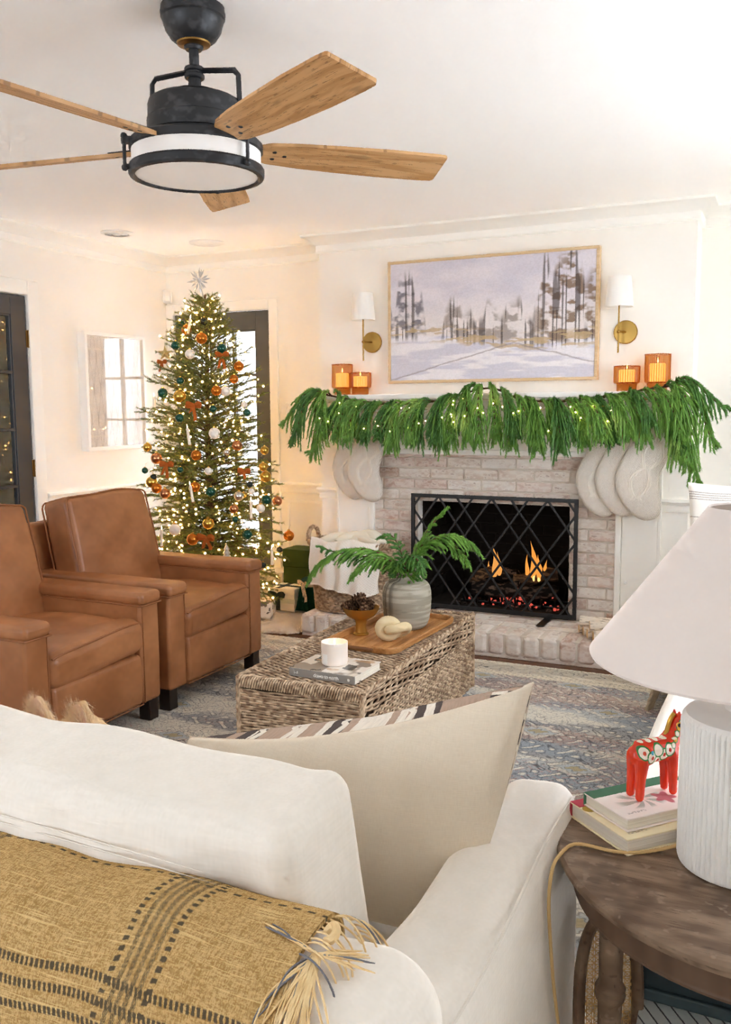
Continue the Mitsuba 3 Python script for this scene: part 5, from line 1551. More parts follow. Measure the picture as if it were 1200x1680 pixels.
def stocking(x, y, z, lab, rot=0, s=1.0, tagged=None, cabled=True, mirror=1, pouch=.026):
    k = thing('knitted_stocking', lab, 'stocking')
    R = ry(rot)
    at = lambda m: mv((np.asarray(m[0]) * [mirror, 1, 1], m[1] if mirror > 0 else np.asarray(m[1])[:, ::-1]), (x, y, z), R, s)
    th = lambda d: pouch * (1 - np.clip(1 - d / .045, 0, 1) ** 2) ** .5
    body = inflate(SPOLY, .0055, th)
    put('body', at(body), 'mat_knit', k, smooth=60)
    top = []
    for i in range(13):            # ribbed cuff
        u = i / 12
        a = np.array([.004 + .166 * u, 0, .0]); b = np.array([-.030 + .180 * u, 0, -.105])
        yy = -(pouch * .8) * math.sin(math.pi * (.08 + .84 * u)) - .004
        top.append(tube([a + [0, yy, .004], (a + b) / 2 + [0, yy - .005, 0], b + [0, yy, 0]], .0068, 7))
    put('cuff', at(join(top)), 'mat_cable', k)
    put('loop', at(tube(smoothpath([(.13, 0, -.004), (.135, 0, .04), (.143, 0, .065), (.152, 0, .04), (.15, 0, -.004)], 16), .004, 6)), 'mat_cable', k)
    if cabled:
        cab = []
        t = np.linspace(0, 1, 60)
        cl = smoothpath([(.085, -.110), (.062, -.20), (.025, -.30), (.008, -.41)], 60)
        tn = np.gradient(cl, axis=0); tn /= np.linalg.norm(tn, axis=1, keepdims=True); nn = np.c_[-tn[:, 1], tn[:, 0]]
        for sg_ in (1, -1):
            for o in (0, .011):
                w = sg_ * (.036 * np.abs(np.sin(t * math.pi * 2.0 + .3)) + .005) + sg_ * o * .9
                q = cl + nn * w[:, None]
                import shapely as _sh
                dd = _sh.distance(SPOLY.exterior, _sh.points(q))
                cab.append(tube(np.c_[q[:, 0], -th(dd) - .001, q[:, 1]], .0048, 6))
        put('cable', at(join(cab)), 'mat_cable', k, label='raised cable pattern')
    if tagged:
        put('tag', at(mv(rbox(.030, .003, .036, .001, k=1), (.010, -pouch - .006, -.075))), tagged, k, label='small gold tag on the cuff')
    return k


mat('mat_gold_tag', '#c2a467', rough=0.45, metal=0.6)
SKZ = 1.285
stocking(-2.520, -.085, 1.292, 'cream knitted stocking at the far left, partly behind its neighbour', rot=2, s=.97)
stocking(-2.395, -.135, 1.300, 'cream cable knit stocking overlapping the far left one', rot=0)
stocking(-0.940, -.080, 1.285, 'cream knitted stocking hanging nearest the brick on the right', rot=8, s=1.03, tagged='mat_gold_tag')
stocking(-0.840, -.112, 1.290, 'plain knitted stocking between two cabled ones on the right', rot=6, s=1.02, tagged='mat_gold_tag', cabled=False)
stocking(-0.735, -.150, 1.298, 'cream cable knit stocking at the far right of the mantel', rot=3, s=1.06, tagged='mat_gold_tag')

# ---------------------------------------------------------------- birch logs on the hearth
def birch_fn(p, n, uv):
    m = smoothstep(.62, .74, noise(p.x * 22, p.y * 160, p.z * 160))
    return mix(mix(lin('#ece2d4'), lin('#dccbb4'), fbm(p.x * 20, p.y * 20, p.z * 20)), lin('#7d6a58'), m * .6)


mat('mat_birch', birch_fn, rough=0.7)
mat('mat_birch_end', lambda p, n, uv: mix(lin('#d9b98a'), lin('#b48d5c'), noise(p.x * 200, p.y * 200, p.z * 200)), rough=0.8)
def log(c, d, L, r, lab):
    k = thing('birch_log', lab, 'log')
    d = np.array(d, float); d /= np.linalg.norm(d); c = np.array(c, float)
    a = np.cross(d, [0, 0, 1.0]); a /= np.linalg.norm(a); b = np.cross(d, a)
    R = np.stack([a, b, d], 1)
    pf = [(r * .96, 0), (r, .003), (r * 1.01, L * .3), (r * .99, L * .7), (r, L - .003), (r * .96, L)]
    put('bark', mv(lathe(pf, 28), c, R), 'mat_birch', k)
    put('sawn_end', mv(lathe([(0, -.0004), (r * .95, 0), (r * .95, L), (0, L + .0004)], 28), c, R), 'mat_birch_end', k)


gz = .1355
dl = (.88, .34, 0)
log((-.905, -.470, gz + .031), dl, .30, .030, 'birch log nearest the front of the small pile on the hearth')
log((-.948, -.408, gz + .028), dl, .30, .027, 'birch log second from the front at the bottom of the pile')
log((-.982, -.352, gz + .027), dl, .28, .026, 'birch log third from the front at the bottom of the pile')
log((-1.015, -.302, gz + .025), dl, .28, .024, 'birch log at the back of the bottom row of the pile')
log((-.930, -.440, gz + .080), (.90, .25, 0), .30, .029, 'birch log lying on top at the front of the pile')
log((-1.000, -.340, gz + .078), (.96, .02, 0), .30, .029, 'birch log lying on top at the back of the pile')

# ---------------------------------------------------------------- the gas fire: grate, charred logs, embers, flames
def char_fn(p, n, uv):
    w = fbm(p.x * 30, p.y * 50, p.z * 50)
    return mix(lin('#1d1714'), lin('#6a574a'), smoothstep(.5, .75, w))


mat('mat_char', char_fn, rough=0.9, spec=0.1)
mat('mat_char_brown', lambda p, n, uv: mix(lin('#3a2a20'), lin('#8a6848'), smoothstep(.35, .7, fbm(p.x * 20, p.y * 60, p.z * 60))), rough=0.9, spec=0.1)
def fire_log(p0, p1, r, m, lab, seed):
    p0, p1 = np.array(p0, float), np.array(p1, float)
    s = np.linspace(0, 1, 22)[:, None]
    pts = p0 * (1 - s) + p1 * s + np.c_[s * 0, s * 0, .008 * np.sin(s * 7 + seed)]
    tb = tube(pts, r * (1 + .06 * np.sin(s[:, 0] * 15 + seed)), 18)
    v = tb[0] + (meshkit.fbm(tb[0] * 45, 3, seed)[:, None] - .5) * .016
    put('fire_log', (v, tb[1]), m, smooth=30, label=lab, cat='log')


fire_log((-1.80, .26, .215), (-1.50, .23, .235), .048, 'mat_char', 'charred log lying at the front left of the fire', 1)
fire_log((-1.56, .25, .215), (-1.27, .28, .220), .046, 'mat_char', 'charred log lying at the front right of the fire', 2)
fire_log((-1.56, .30, .275), (-1.29, .36, .330), .044, 'mat_char_brown', 'brown split log slanting up at the right of the fire', 3)
fire_log((-1.86, .40, .260), (-1.55, .38, .300), .050, 'mat_char', 'dark log across the back of the fire', 4)
fire_log((-1.80, .24, .290), (-1.66, .38, .335), .034, 'mat_char_brown', 'short charred log standing on the left of the fire', 5)
gr = thing('fire_grate', 'low black iron grate under the burning logs', 'grate')
for k in range(8):
    x = -1.84 + k * .083
    put('bar', tube(smoothpath([(x, .16, .20), (x, .18, .158), (x, .40, .158), (x, .44, .24)], 16), .008, 6), 'mat_iron_black', gr)
put('rail', join([tube([(-1.87, .2, .150), (-1.23, .2, .150)], .008, 6), tube([(-1.87, .38, .150), (-1.23, .38, .150)], .008, 6)]), 'mat_iron_black', gr)
for sx in (-1.8, -1.3):
    put('leg', tube([(sx, .2, .152), (sx, .2, .134)], .007, 6), 'mat_iron_black', gr)
em = []
for k in range(64):
    x = rng.choice([rng.uniform(-1.86, -1.2), rng.normal(-1.55, .06)])
    b = ball(rng.uniform(.004, .010), 1)
    em.append(mv((b[0] + rng.normal(0, .002, b[0].shape), b[1]), (x, .17 + rng.uniform(0, .10), .136 + abs(rng.normal(0, .022)) * (1 if abs(x + 1.55) > .1 else 1.6))))
put('embers', join(em), 'mat_char', smooth=False, kind='stuff', label='red glowing embers under the fire logs', cat='embers', emit=(FIRE * .7, FIRE * .09, FIRE * .06))
coal = []
for k in range(90):
    b = ball(rng.uniform(.008, .016), 1)
    coal.append(mv((b[0] * rng.uniform(.6, 1.2, 3) + rng.normal(0, .002, b[0].shape), b[1]), (rng.uniform(-1.88, -1.2), rng.uniform(.14, .42), .140)))
put('coals', join(coal), 'mat_char', smooth=False, kind='stuff', label='dark lava coals around the embers', cat='coals')


def tongue(x, y, z, h, w, seed):
    s = np.linspace(0, 1, 26)
    r = w * (np.sin(math.pi * (s * .93 + .07) ** .62)) ** 1.2 * (1 - s * .35) + .0006
    ctr = np.c_[x + .10 * h * np.sin(s * 3.1 + seed) * s, y + .03 * h * np.sin(s * 4 + seed * 2) * s, z + s * h]
    tb = tube(ctr, r, 14, flat=.55)
    return tb


fl_ = thing('fire_flame', 'taller orange flame rising from the right logs of the fire', 'flame')
mat('mat_flame', '#402010', rough=1.0)
for (x, y, z, h, w, sd) in ((-1.435, .315, .295, .24, .046, 1), (-1.395, .32, .29, .16, .040, 2), (-1.468, .31, .295, .16, .026, 3), (-1.36, .33, .31, .11, .028, 4)):
    put('tongue', tongue(x, y, z, h, w, sd), 'mat_flame', fl_, smooth=True, emit=(FIRE * .95, FIRE * .36, FIRE * .06))
for (x, y, z, h, w, sd) in ((-1.425, .30, .285, .12, .020, 5), (-1.395, .30, .285, .08, .018, 6)):
    put('bright_tongue', tongue(x, y, z, h, w, sd), 'mat_flame', fl_, smooth=True, emit=(FIRE * 1.6, FIRE * .95, FIRE * .30))
f2 = thing('fire_flame', 'smaller orange flame rising from the left logs of the fire', 'flame')
for (x, y, z, h, w, sd) in ((-1.690, .325, .29, .20, .040, 7), (-1.660, .33, .30, .15, .030, 8), (-1.725, .33, .29, .10, .022, 9)):
    put('tongue', tongue(x, y, z, h, w, sd), 'mat_flame', f2, smooth=True, emit=(FIRE * .85, FIRE * .36, FIRE * .08))
put('gas_knob', mv(lathe([(0, 0), (.012, 0), (.012, .004), (.006, .006), (.006, .014), (.0085, .018), (.006, .024), (0, .025)], 20), (-.815, -.030, .385), rx(90)), 'mat_white_plastic', label='small white round knob on the panel right of the fire', cat='knob')
# ---------------------------------------------------------------- the lit tree
TA = np.array([-3.375, -.375])
THT = 2.10
mat('mat_needle', leaf_fn('#5f6b2e', '#818a45', '#a3ab6c'), rough=0.6, spec=0.2)
mat('mat_bark', '#5a4433', rough=0.9)
ct_ = thing('christmas_tree', 'tall lit christmas tree in the corner beside the grey door', 'tree')
put('trunk', tube(np.c_[TA[0] + .006 * np.sin(np.linspace(0, 9, 30)), np.full(30, TA[1]), np.linspace(.03, THT - .02, 30)], np.linspace(.034, .006, 30), 10), 'mat_bark', ct_)
put('stand', mv(lathe([(0, 0.001), (.16, .001), (.17, .012), (.08, .03), (.055, .10), (.045, .12), (0, .12)], 32), (*TA, 0)), 'mat_iron_black', ct_)


def tree_r(z): return np.interp(z, [.2, .64, 1.03, 1.25, 1.55, 1.78, 1.95, 2.06, 2.12], [.51, .50, .45, .405, .315, .215, .125, .065, .025])


nb, nt = [], []
spots = []
NBR = 290
trng = np.random.default_rng(21)
for k in range(NBR):
    f = (k + .5) / NBR
    z0 = .24 + (THT - .30) * f ** 1.12
    a = k * 2.39996 + trng.normal(0, .15)
    L = tree_r(z0) * trng.uniform(.66, 1.06)
    rise = .12 + .52 * f
    o = np.array([math.cos(a), math.sin(a), 0])
    s = np.linspace(0, 1, 9)
    P = np.array([*TA, z0]) + o * (s * L)[:, None] + np.array([0, 0, 1]) * ((rise * s - .28 * (1 - f) * s ** 2) * L)[:, None]
    P += trng.normal(0, .006, P.shape) * s[:, None]
    put('branch', tube(P, np.linspace(.0075, .002, 9) * (1 - .5 * f), 5, cap=False), 'mat_bark', ct_, smooth=True)
    t = np.gradient(P, axis=0); t /= np.linalg.norm(t, axis=1, keepdims=True)
    segs = [(P[1:], .8)]
    m = max(5, int(L / .026))
    for i in range(m):
        g = .10 + .88 * (i + .5) / m
        c = np.array([np.interp(g, s, P[:, q]) for q in range(3)])
        d = np.array([np.interp(g, s, t[:, q]) for q in range(3)])
        side = np.cross(d, [0, 0, 1]); side /= np.linalg.norm(side)
        sg_ = 1 if i % 2 else -1
        w = d * .72 + side * sg_ * trng.uniform(.55, .9) + np.array([0, 0, trng.uniform(-.25, .25)])
        w /= np.linalg.norm(w)
        tl = min((.05 + .11 * (1 - g) + .02 * trng.random()) * (.5 + .6 * min(1, L / .4)), .17)
        Q = c + w * (np.linspace(0, 1, 5) * tl)[:, None]
        nt.append(tube(Q, .0016, 3, cap=False))
        segs.append((Q, 1.0))
        if g > .35: spots.append(Q[trng.integers(1, 5)])
    for Q, den in segs:
        ln = np.linalg.norm(np.diff(Q, axis=0), axis=1).sum()
        n_ = int(ln * 520 * den)
        u = trng.uniform(0, 1, n_); ss = np.linspace(0, 1, len(Q))
        b = np.stack([np.interp(u, ss, Q[:, q]) for q in range(3)], 1)
        w = (Q[-1] - Q[0]) / np.linalg.norm(Q[-1] - Q[0])
        r = trng.normal(0, 1, (n_, 3)); r -= w * (r @ w)[:, None]; r /= np.linalg.norm(r, axis=1, keepdims=True)
        nb.append((b, b + (r * .72 + w * .75) * (.019 * trng.uniform(.7, 1.15, (n_, 1)))))
B_ = np.vstack([x[0] for x in nb]); E_ = np.vstack([x[1] for x in nb])
put('needles', spikes(B_, E_, .0015), 'mat_needle', ct_, smooth=False, kind='stuff', label='short green needles')
put('twigs', join(nt), 'mat_bark', ct_, smooth=False, kind='stuff')
spots = np.array(spots)
sl = thing('tree_lights', 'warm white string lights wound through the christmas tree', 'string lights')
pick = spots[trng.choice(len(spots), 640, replace=False)]
tb = [mv(ball(.0072, 1), p + trng.normal(0, .006, 3)) for p in pick]
put('bulb', join(tb), 'mat_bulb', sl, kind='stuff', smooth=True, emit=(BULB * 1.15, BULB * .60, BULB * .19), label='tiny glowing bulbs')
s = np.linspace(0, 1, 700)
zz = .28 + 1.68 * s
an = s * 2 * math.pi * 13
rr = tree_r(zz) * .70 + .03 * np.sin(s * 300)
put('wire', tube(np.c_[TA[0] + rr * np.cos(an), TA[1] + rr * np.sin(an), zz], .0009, 3), 'mat_leg_dark', sl, smooth=False)

# ornaments, each where the branches facing the room carry it
PR = np.stack([np.cross(FWD, UP) / np.linalg.norm(np.cross(FWD, UP)), -UP, FWD])


def on_tree(px, py):
    d = PR.T @ np.array([(px - 600) / 1480, (py - 840) / 1480, 1.0])
    best = None
    for t in np.linspace(4.9, 6.1, 240):
        q = CAM + d * t
        e = np.linalg.norm(q[:2] - TA) - tree_r(q[2]) * 1.0
        if e <= 0:
            return q
        if best is None or e < best[0]:
            best = (e, q)
    return best[1]


mat('mat_ball_gold', '#d9b155', rough=0.16, metal=1.0)
mat('mat_ball_amber', '#c9772b', rough=0.2, metal=0.85)
mat('mat_ball_copper', '#c98a62', rough=0.15, metal=1.0)
mat('mat_ball_green', '#0f4a3c', rough=0.12, metal=0.4, spec=0.7)
mat('mat_ball_black', '#15201f', rough=0.4, spec=0.4)
mat('mat_ball_pearl', '#ece6dc', rough=0.3, spec=0.5)
mat('mat_ball_silver', '#dcdcda', rough=0.12, metal=1.0)
BALLS = {
    'gold': [(434, 739, 7), (432, 766, 7), (436, 782, 9), (249, 791, 9), (342, 859, 9), (295, 650, 10), (242, 734, 7), (400, 812, 5)],
    'amber': [(331, 555, 9), (392, 601, 8), (384, 622, 7), (355, 641, 8), (322, 747, 8), (257, 801, 8), (320, 799, 8), (474, 879, 9), (316, 885, 9), (306, 541, 8)],
    'copper': [(389, 731, 8), (271, 810, 8), (455, 822, 8), (257, 752, 9), (384, 835, 7)],
    'green': [(296, 532, 8), (288, 567, 7), (364, 572, 8), (296, 625, 6), (267, 645, 8), (350, 671, 6), (295, 686, 7), (405, 677, 6), (296, 771, 5), (238, 772, 5), (346, 807, 8), (437, 820, 8), (386, 852, 5), (406, 877, 8)],
    'black': [(335, 527, 6), (252, 783, 5), (410, 795, 5), (459, 902, 5), (432, 927, 5)],
    'pearl': [(312, 581, 8), (370, 642, 8), (352, 711, 9), (401, 664, 5), (342, 773, 6), (428, 834, 7), (287, 869, 9), (413, 806, 5)],
    'silver': [(392, 814, 8), (372, 742, 5)],
}
WORD = {'gold': 'shiny gold', 'amber': 'amber orange', 'copper': 'rosy copper', 'green': 'dark green glass', 'black': 'matte black', 'pearl': 'pearl white', 'silver': 'silver mirror'}
ORD = ['topmost', 'second from the top', 'third from the top', 'fourth from the top', 'fifth from the top', 'sixth from the top', 'seventh from the top', 'eighth from the top', 'ninth from the top', 'tenth from the top', 'eleventh from the top', 'twelfth from the top', 'thirteenth from the top', 'fourteenth from the top']
U1 = ball(1.0, 3)
ball_src = {}
for colr, lst in BALLS.items():
    lst = sorted(lst, key=lambda q: q[1])
    for i, (px, py, r) in enumerate(lst):
        p = on_tree(px, py); r = r / 257 * .98
        o = thing('tree_ornament', f'{WORD[colr]} ball ornament, {ORD[i] if i < len(lst) - 1 or len(lst) < 3 else "lowest"} of the {colr} balls on the tree', 'ornament', f'{colr} ball ornaments on the tree')
        put('ball', mv(U1, p, None, r), f'mat_ball_{colr}', o, smooth=True)
        put('cap', mv(lathe([(0, .98), (.26, .96), (.26, 1.20), (0, 1.24)], 12), p, None, r), 'mat_ball_gold', o, label='small metal cap')
        put('hook', tube([p + [0, 0, r * 1.22], p + [0, .012, r * 1.22 + .02], p + [0, .03, r * 1.22 + .025]], .0007, 4), 'mat_brass', o)
# thin clip candles
mat('mat_candle_white', '#f3ead6', rough=0.5)
CND = [(311, 536, 24), (254, 660, 17), (310, 716, 26), (315, 809, 26), (412, 835, 28), (266, 881, 26), (446, 912, 26)]
for i, (px, py, hpx) in enumerate(sorted(CND, key=lambda q: q[1])):
    p = on_tree(px, py) + np.array([.02, -.03, 0]); hh = hpx / 257
    R = ry([12, 0, -8, -10, 0, 2, 0][i])
    c = thing('tree_candle', f'thin cream clip candle on the tree, {ORD[i] if i < 6 else "lowest"} of seven', 'candle', 'thin cream candles clipped to the tree')
    put('stick', mv(lathe([(0, -.5 * hh), (.0085, -.5 * hh), (.0085, .47 * hh), (.006, .5 * hh), (0, .5 * hh)], 14), p, R), 'mat_candle_white', c)
    put('flame_tip', mv(lathe([(0, .5 * hh), (.004, .5 * hh + .008), (.003, .5 * hh + .015), (0, .5 * hh + .024)], 10), p, R), 'mat_candle_white', c, emit=(BULB * 1.0, BULB * .62, BULB * .22))
    put('clip', mv(lathe([(0, -.56 * hh), (.013, -.55 * hh), (.014, -.49 * hh), (0, -.48 * hh)], 12), p, R), 'mat_brass', c)
# velvet bows
mat('mat_velvet_orange', '#b4602a', rough=0.85, spec=0.1, sheen=0.6)
def ribbon(pts, w, wide, th=.0012):
    P = smoothpath(pts, 22)
    wide = np.asarray(wide, float)
    return sheet(np.stack([P - wide * w / 2, P + wide * w / 2], 1), th)


def bow(name, p, s, m, label, group=None, cat='bow', wide=(0.25, -.1, .95), tails=((-.35, -1.0), (.25, -1.15)), R=None):
    """a tied bow about p; s its half width"""
    key = thing(name, label, cat, group)
    def X(pts): return [np.asarray(p) + s * ((R @ np.array(q, float)) if R is not None else np.array(q, float)) for q in pts]
    for sx in (-1, 1):
        put('loop', ribbon(X([(0, 0, 0), (sx * .45, -.18, .26), (sx * .95, -.22, .22), (sx * 1.0, -.05, .02), (sx * .6, .06, -.06), (0, 0, 0)]), s * .42, wide), m, key, smooth=50)
    for tx, tz in tails:
        put('tail', ribbon(X([(0, -.02, 0), (tx * .35, -.12, tz * .25), (tx * .8, -.05, tz * .65), (tx, -.12, tz)]), s * .40, (.95, .1, .25), .0012), m, key, smooth=50)
    put('knot', mv(rbox(s * .34, s * .26, s * .36, s * .1, k=2), p), m, key)
    return key


BW = [(366, 584, .050, ((-.5, -1.5), (.35, -1.6))), (268, 595, .036, ((-.55, -1.6), (.1, -.9))), (320, 666, .055, ((.15, -1.6), (-.45, -.7))), (276, 762, .050, ((.0, -1.6), (-.7, -1.2))), (402, 773, .045, ((.1, -1.0), (-.6, -.5))), (340, 882, .060, ((.55, -1.1), (-.35, -1.0)))]
BL_ = ['orange velvet bow highest on the tree against the door glass', 'small orange velvet bow at the upper left edge of the tree under the gold star', 'orange velvet bow in the middle of the tree with one long tail', 'orange velvet bow low on the left side of the tree', 'orange velvet bow low on the right side of the tree', 'lowest orange velvet bow, just above the armchair']
for (px, py, s_, tl), lb in zip(BW, BL_):
    bow('velvet_bow', on_tree(px, py) + np.array([.015, -.03, 0]), s_, 'mat_velvet_orange', lb, 'velvet bows on the tree', tails=tl)
# gold five pointed star, silver tree shaped ornament, glass starburst on top
def star_mesh(n, R, r, th, rot=0):
    a = np.arange(2 * n) * math.pi / n + math.pi / 2 + rot
    q = np.where(np.arange(2 * n) % 2 == 0, R, r)
    v = np.vstack([np.c_[q * np.cos(a), a * 0, q * np.sin(a)], [[0, -th, 0], [0, th, 0]]])
    f = [[i, (i + 1) % (2 * n), 2 * n] for i in range(2 * n)] + [[(i + 1) % (2 * n), i, 2 * n + 1] for i in range(2 * n)]
    return v, np.array(f)


mat('mat_gold_matte', '#c9b67c', rough=0.4, metal=0.7)
put('star_ornament', mv(star_mesh(5, .050, .019, .010), on_tree(274, 580) + np.array([0, -.02, 0]), rz(20)), 'mat_gold_matte', smooth=False, label='gold five pointed star ornament at the upper left of the tree', cat='ornament')
p = on_tree(372, 904) + np.array([0.02, -.03, 0])
put('tree_ornament_figure', mv(lathe([(0, -.045), (.010, -.045), (.010, -.036), (.030, -.034), (.014, -.010), (.024, -.008), (.010, .014), (.018, .016), (.0, .050)], 14), p), 'mat_ball_silver', smooth=30, label='small silver fir shaped ornament low on the tree', cat='ornament')
scene['mat_crystal'] = {'type': 'twosided', 'bsdf': {'type': 'principled', 'base_color': rgb('#c9ccce'), 'roughness': 0.12, 'metallic': 0.35, 'specular': 0.8}}
tp = thing('tree_topper', 'clear glass starburst on top of the christmas tree', 'tree topper')
pc = np.array([-3.470, -.250, 2.215]); pc[:2] = TA + [-.035, 0]
pc = CAM + (PR.T @ np.array([(327 - 600) / 1480, (460 - 840) / 1480, 1.0])) * 5.72
for k in range(16):
    a = 2 * math.pi * k / 16 + .1
    Lk = .088 if k % 2 == 0 else .070
    u = np.array([math.cos(a), .25 * math.sin(k * 2.1), math.sin(a)]); u /= np.linalg.norm(u)
    w = np.cross(u, [0, 1, 0]); w /= np.linalg.norm(w); b = np.cross(u, w)
    q0, q1, q2 = pc + u * .012, pc + u * Lk * .62, pc + u * Lk
    hw_ = .0075
    v = np.array([q0, q1 + w * hw_, q1 + b * hw_, q1 - w * hw_, q1 - b * hw_, q2])
    f = np.array([[0, 2, 1], [0, 3, 2], [0, 4, 3], [0, 1, 4], [5, 1, 2], [5, 2, 3], [5, 3, 4], [5, 4, 1]])
    put('spike', (v, f), 'mat_crystal', tp, smooth=False)
put('hub', mv(ball(.015, 2), pc), 'mat_crystal', tp)
put('holder', tube([pc + [0, 0, -.01], [TA[0] - .02, TA[1], 2.10], [TA[0], TA[1], 2.0]], .005, 8), 'mat_crystal', tp)
# ---------------------------------------------------------------- ceiling fan
mat('mat_fan_metal', lambda p, n, uv: mix(lin('#26282b'), lin('#4a4c50'), smoothstep(.5, .75, fbm(p.x * 40, p.y * 40, p.z * 40, octaves=3)) * .55), rough=0.42, metal=0.3, spec=0.5)
mat('mat_fan_wood', lambda p, n, uv: fan_wood(uv), rough=0.5, spec=0.35)


def fan_wood(uv):
    u, v = uv.x, uv.y
    g = fbm(u * 7, v * 90 + fbm(u * 6, v * 12) * 3, 1.0, octaves=4)
    c = mix(lin('#c79c6d'), lin('#b08150'), smoothstep(.3, .7, g))
    k = smoothstep(.66, .82, fbm(u * 9 + 3, v * 30, 5.0))
    c = mix(c, lin('#84603c'), k * .5)
    return mix(c, lin('#5a3c22'), smoothstep(.8, .9, noise(u * 40, v * 500)) * .5)


mat('mat_frosted_light', '#eceae7', rough=0.45, spec=0.4)
FC = (-1.512, -3.042)
fan = thing('ceiling_fan', 'dark metal ceiling fan with five wooden blades and a drum light', 'ceiling fan')
fz = lambda m: mv(m, (FC[0], FC[1], 0))
put('canopy', fz(lathe([(.030, 2.352), (.046, 2.354), (.062, 2.366), (.075, 2.386), (.0815, 2.408), (.082, 2.414), (.086, 2.418), (.087, 2.430), (.085, 2.438), (.085, H), (0, H)], 64)), 'mat_fan_metal', fan)
put('canopy_ring', fz(lathe([(.018, 2.346), (.030, 2.346), (.044, 2.350), (.046, 2.354), (.030, 2.356), (.018, 2.356)], 40)), 'mat_brass_dark', fan)
put('rod_collar', fz(lathe([(.0, 2.336), (.022, 2.336), (.026, 2.343), (.024, 2.354), (0, 2.36)], 32)), 'mat_fan_metal', fan)
put('downrod', fz(lathe([(.0135, 2.225), (.0135, 2.345)], 24)), 'mat_fan_metal', fan)
put('coupling', fz(lathe([(0, 2.262), (.025, 2.262), (.027, 2.265), (.027, 2.272), (.023, 2.275), (.023, 2.279), (.027, 2.282), (.027, 2.289), (.025, 2.292), (0, 2.292)], 32)), 'mat_fan_metal', fan)
put('motor_housing', fz(lathe([(0, 2.11), (.128, 2.11), (.131, 2.118), (.131, 2.150), (.128, 2.154), (.128, 2.188), (.124, 2.200), (.112, 2.207), (.064, 2.209), (.062, 2.222), (.058, 2.228), (.020, 2.232), (.017, 2.25), (.017, 2.262), (0, 2.262)], 64)), 'mat_fan_metal', fan)
put('upper_ring', fz(lathe([(.0, 2.070), (.176, 2.070), (.181, 2.073), (.181, 2.090), (.175, 2.096), (.160, 2.101), (.146, 2.108), (.0, 2.114)], 72)), 'mat_fan_metal', fan)
dr_ = put('drum', fz(lathe([(.0, 2.024), (.173, 2.024), (.175, 2.028), (.175, 2.072), (0, 2.072)], 72)), 'mat_frosted_light', fan, label='white frosted glass drum light')
put('lower_ring', fz(lathe([(.166, 2.004), (.172, 2.001), (.181, 2.003), (.184, 2.008), (.184, 2.025), (.181, 2.030), (.174, 2.031), (.166, 2.026)], 72, closed=True)), 'mat_fan_metal', fan)
put('lens', fz(lathe([(0, 2.0075), (.08, 2.0065), (.15, 2.005), (.168, 2.008), (.168, 2.022), (0, 2.022)], 64)), 'mat_frosted_light', fan, label='white round glass lens')
def spin(pts, a): return np.asarray(pts) @ rz(a).T + np.array([FC[0], FC[1], 0])


A0 = -27.6
for k, a in enumerate((10, 190)):      # yoke
    pts = spin([(.020, 0, 2.282), (.115, 0, 2.274)], a); put('yoke', tube(pts, .0075, 4), 'mat_fan_metal', fan, smooth=False)
    put('yoke', join([tube(spin([(.113, 0, 2.277), (.128, 0, 2.260), (.131, 0, 2.15)], a), .0075, 4)]), 'mat_fan_metal', fan, smooth=False)
for a in (-12, 108, 228):                # rods that hold the drum
    c = put('drum_clamp', mv(rbox(.030, .026, .018, .004, k=1), tuple(spin([(.186, 0, 2.084)], a)[0]), rz(a)), 'mat_fan_metal', fan)
    put('rod', tube(spin([(.194, 0, 2.094), (.194, 0, 2.008)], a), .0048, 8), 'mat_fan_metal', c)
    put('nut', join([mv(ball(.009, 2), spin([(.194, 0, 2.013)], a)[0]), mv(rbox(.022, .012, .012, .003, k=1), tuple(spin([(.186, 0, 2.017)], a)[0]), rz(a))]), 'mat_fan_metal', c)
    put('nut', mv(ball(.009, 2), spin([(.194, 0, 2.094)], a)[0]), 'mat_fan_metal', c)
RR = .728
ou = [(.165, -.020), (.172, -.036), (.20, -.050), (.28, -.060), (.40, -.067), (.55, -.0725), (.68, -.072), (RR - .012, -.070), (RR - .006, -.066), (RR, .060), (RR - .008, .067), (.68, .070), (.55, .071), (.42, .067), (.30, .060), (.20, .048), (.170, .034), (.163, .015)]
ou = sg.Polygon(ou).buffer(.004).buffer(-.004).buffer(0)
bm = extrude(ou, .009)
for k in range(5):
    a = A0 + 72 * k
    def place(m): return mv(mv(mv(m, (0, 0, -.0045)), (0, 0, 0), rx(-14.2)), (FC[0], FC[1], 2.083), rz(a))
    bl = put('blade', place(bm), 'mat_fan_wood', fan, smooth=False, uv=np.c_[bm[0][:, 0] + k * 1.7, bm[0][:, 1]], label='brown wooden blade')
    for (x, y) in ((.215, -.018), (.215, .018), (.247, 0)):
        put('screw', place(mv(lathe([(0, -.0016), (.0055, -.0012), (.0068, .001), (0, .001)], 14), (x, y, 0))), 'mat_iron_black', bl, label='dark screw head')
    put('blade_iron', place(join([box(.10, .235, -.018, .018, .0095, .0145, r=.002, k=1), box(.20, .26, -.030, .030, .0095, .0135, r=.003, k=1)])), 'mat_fan_metal', fan)

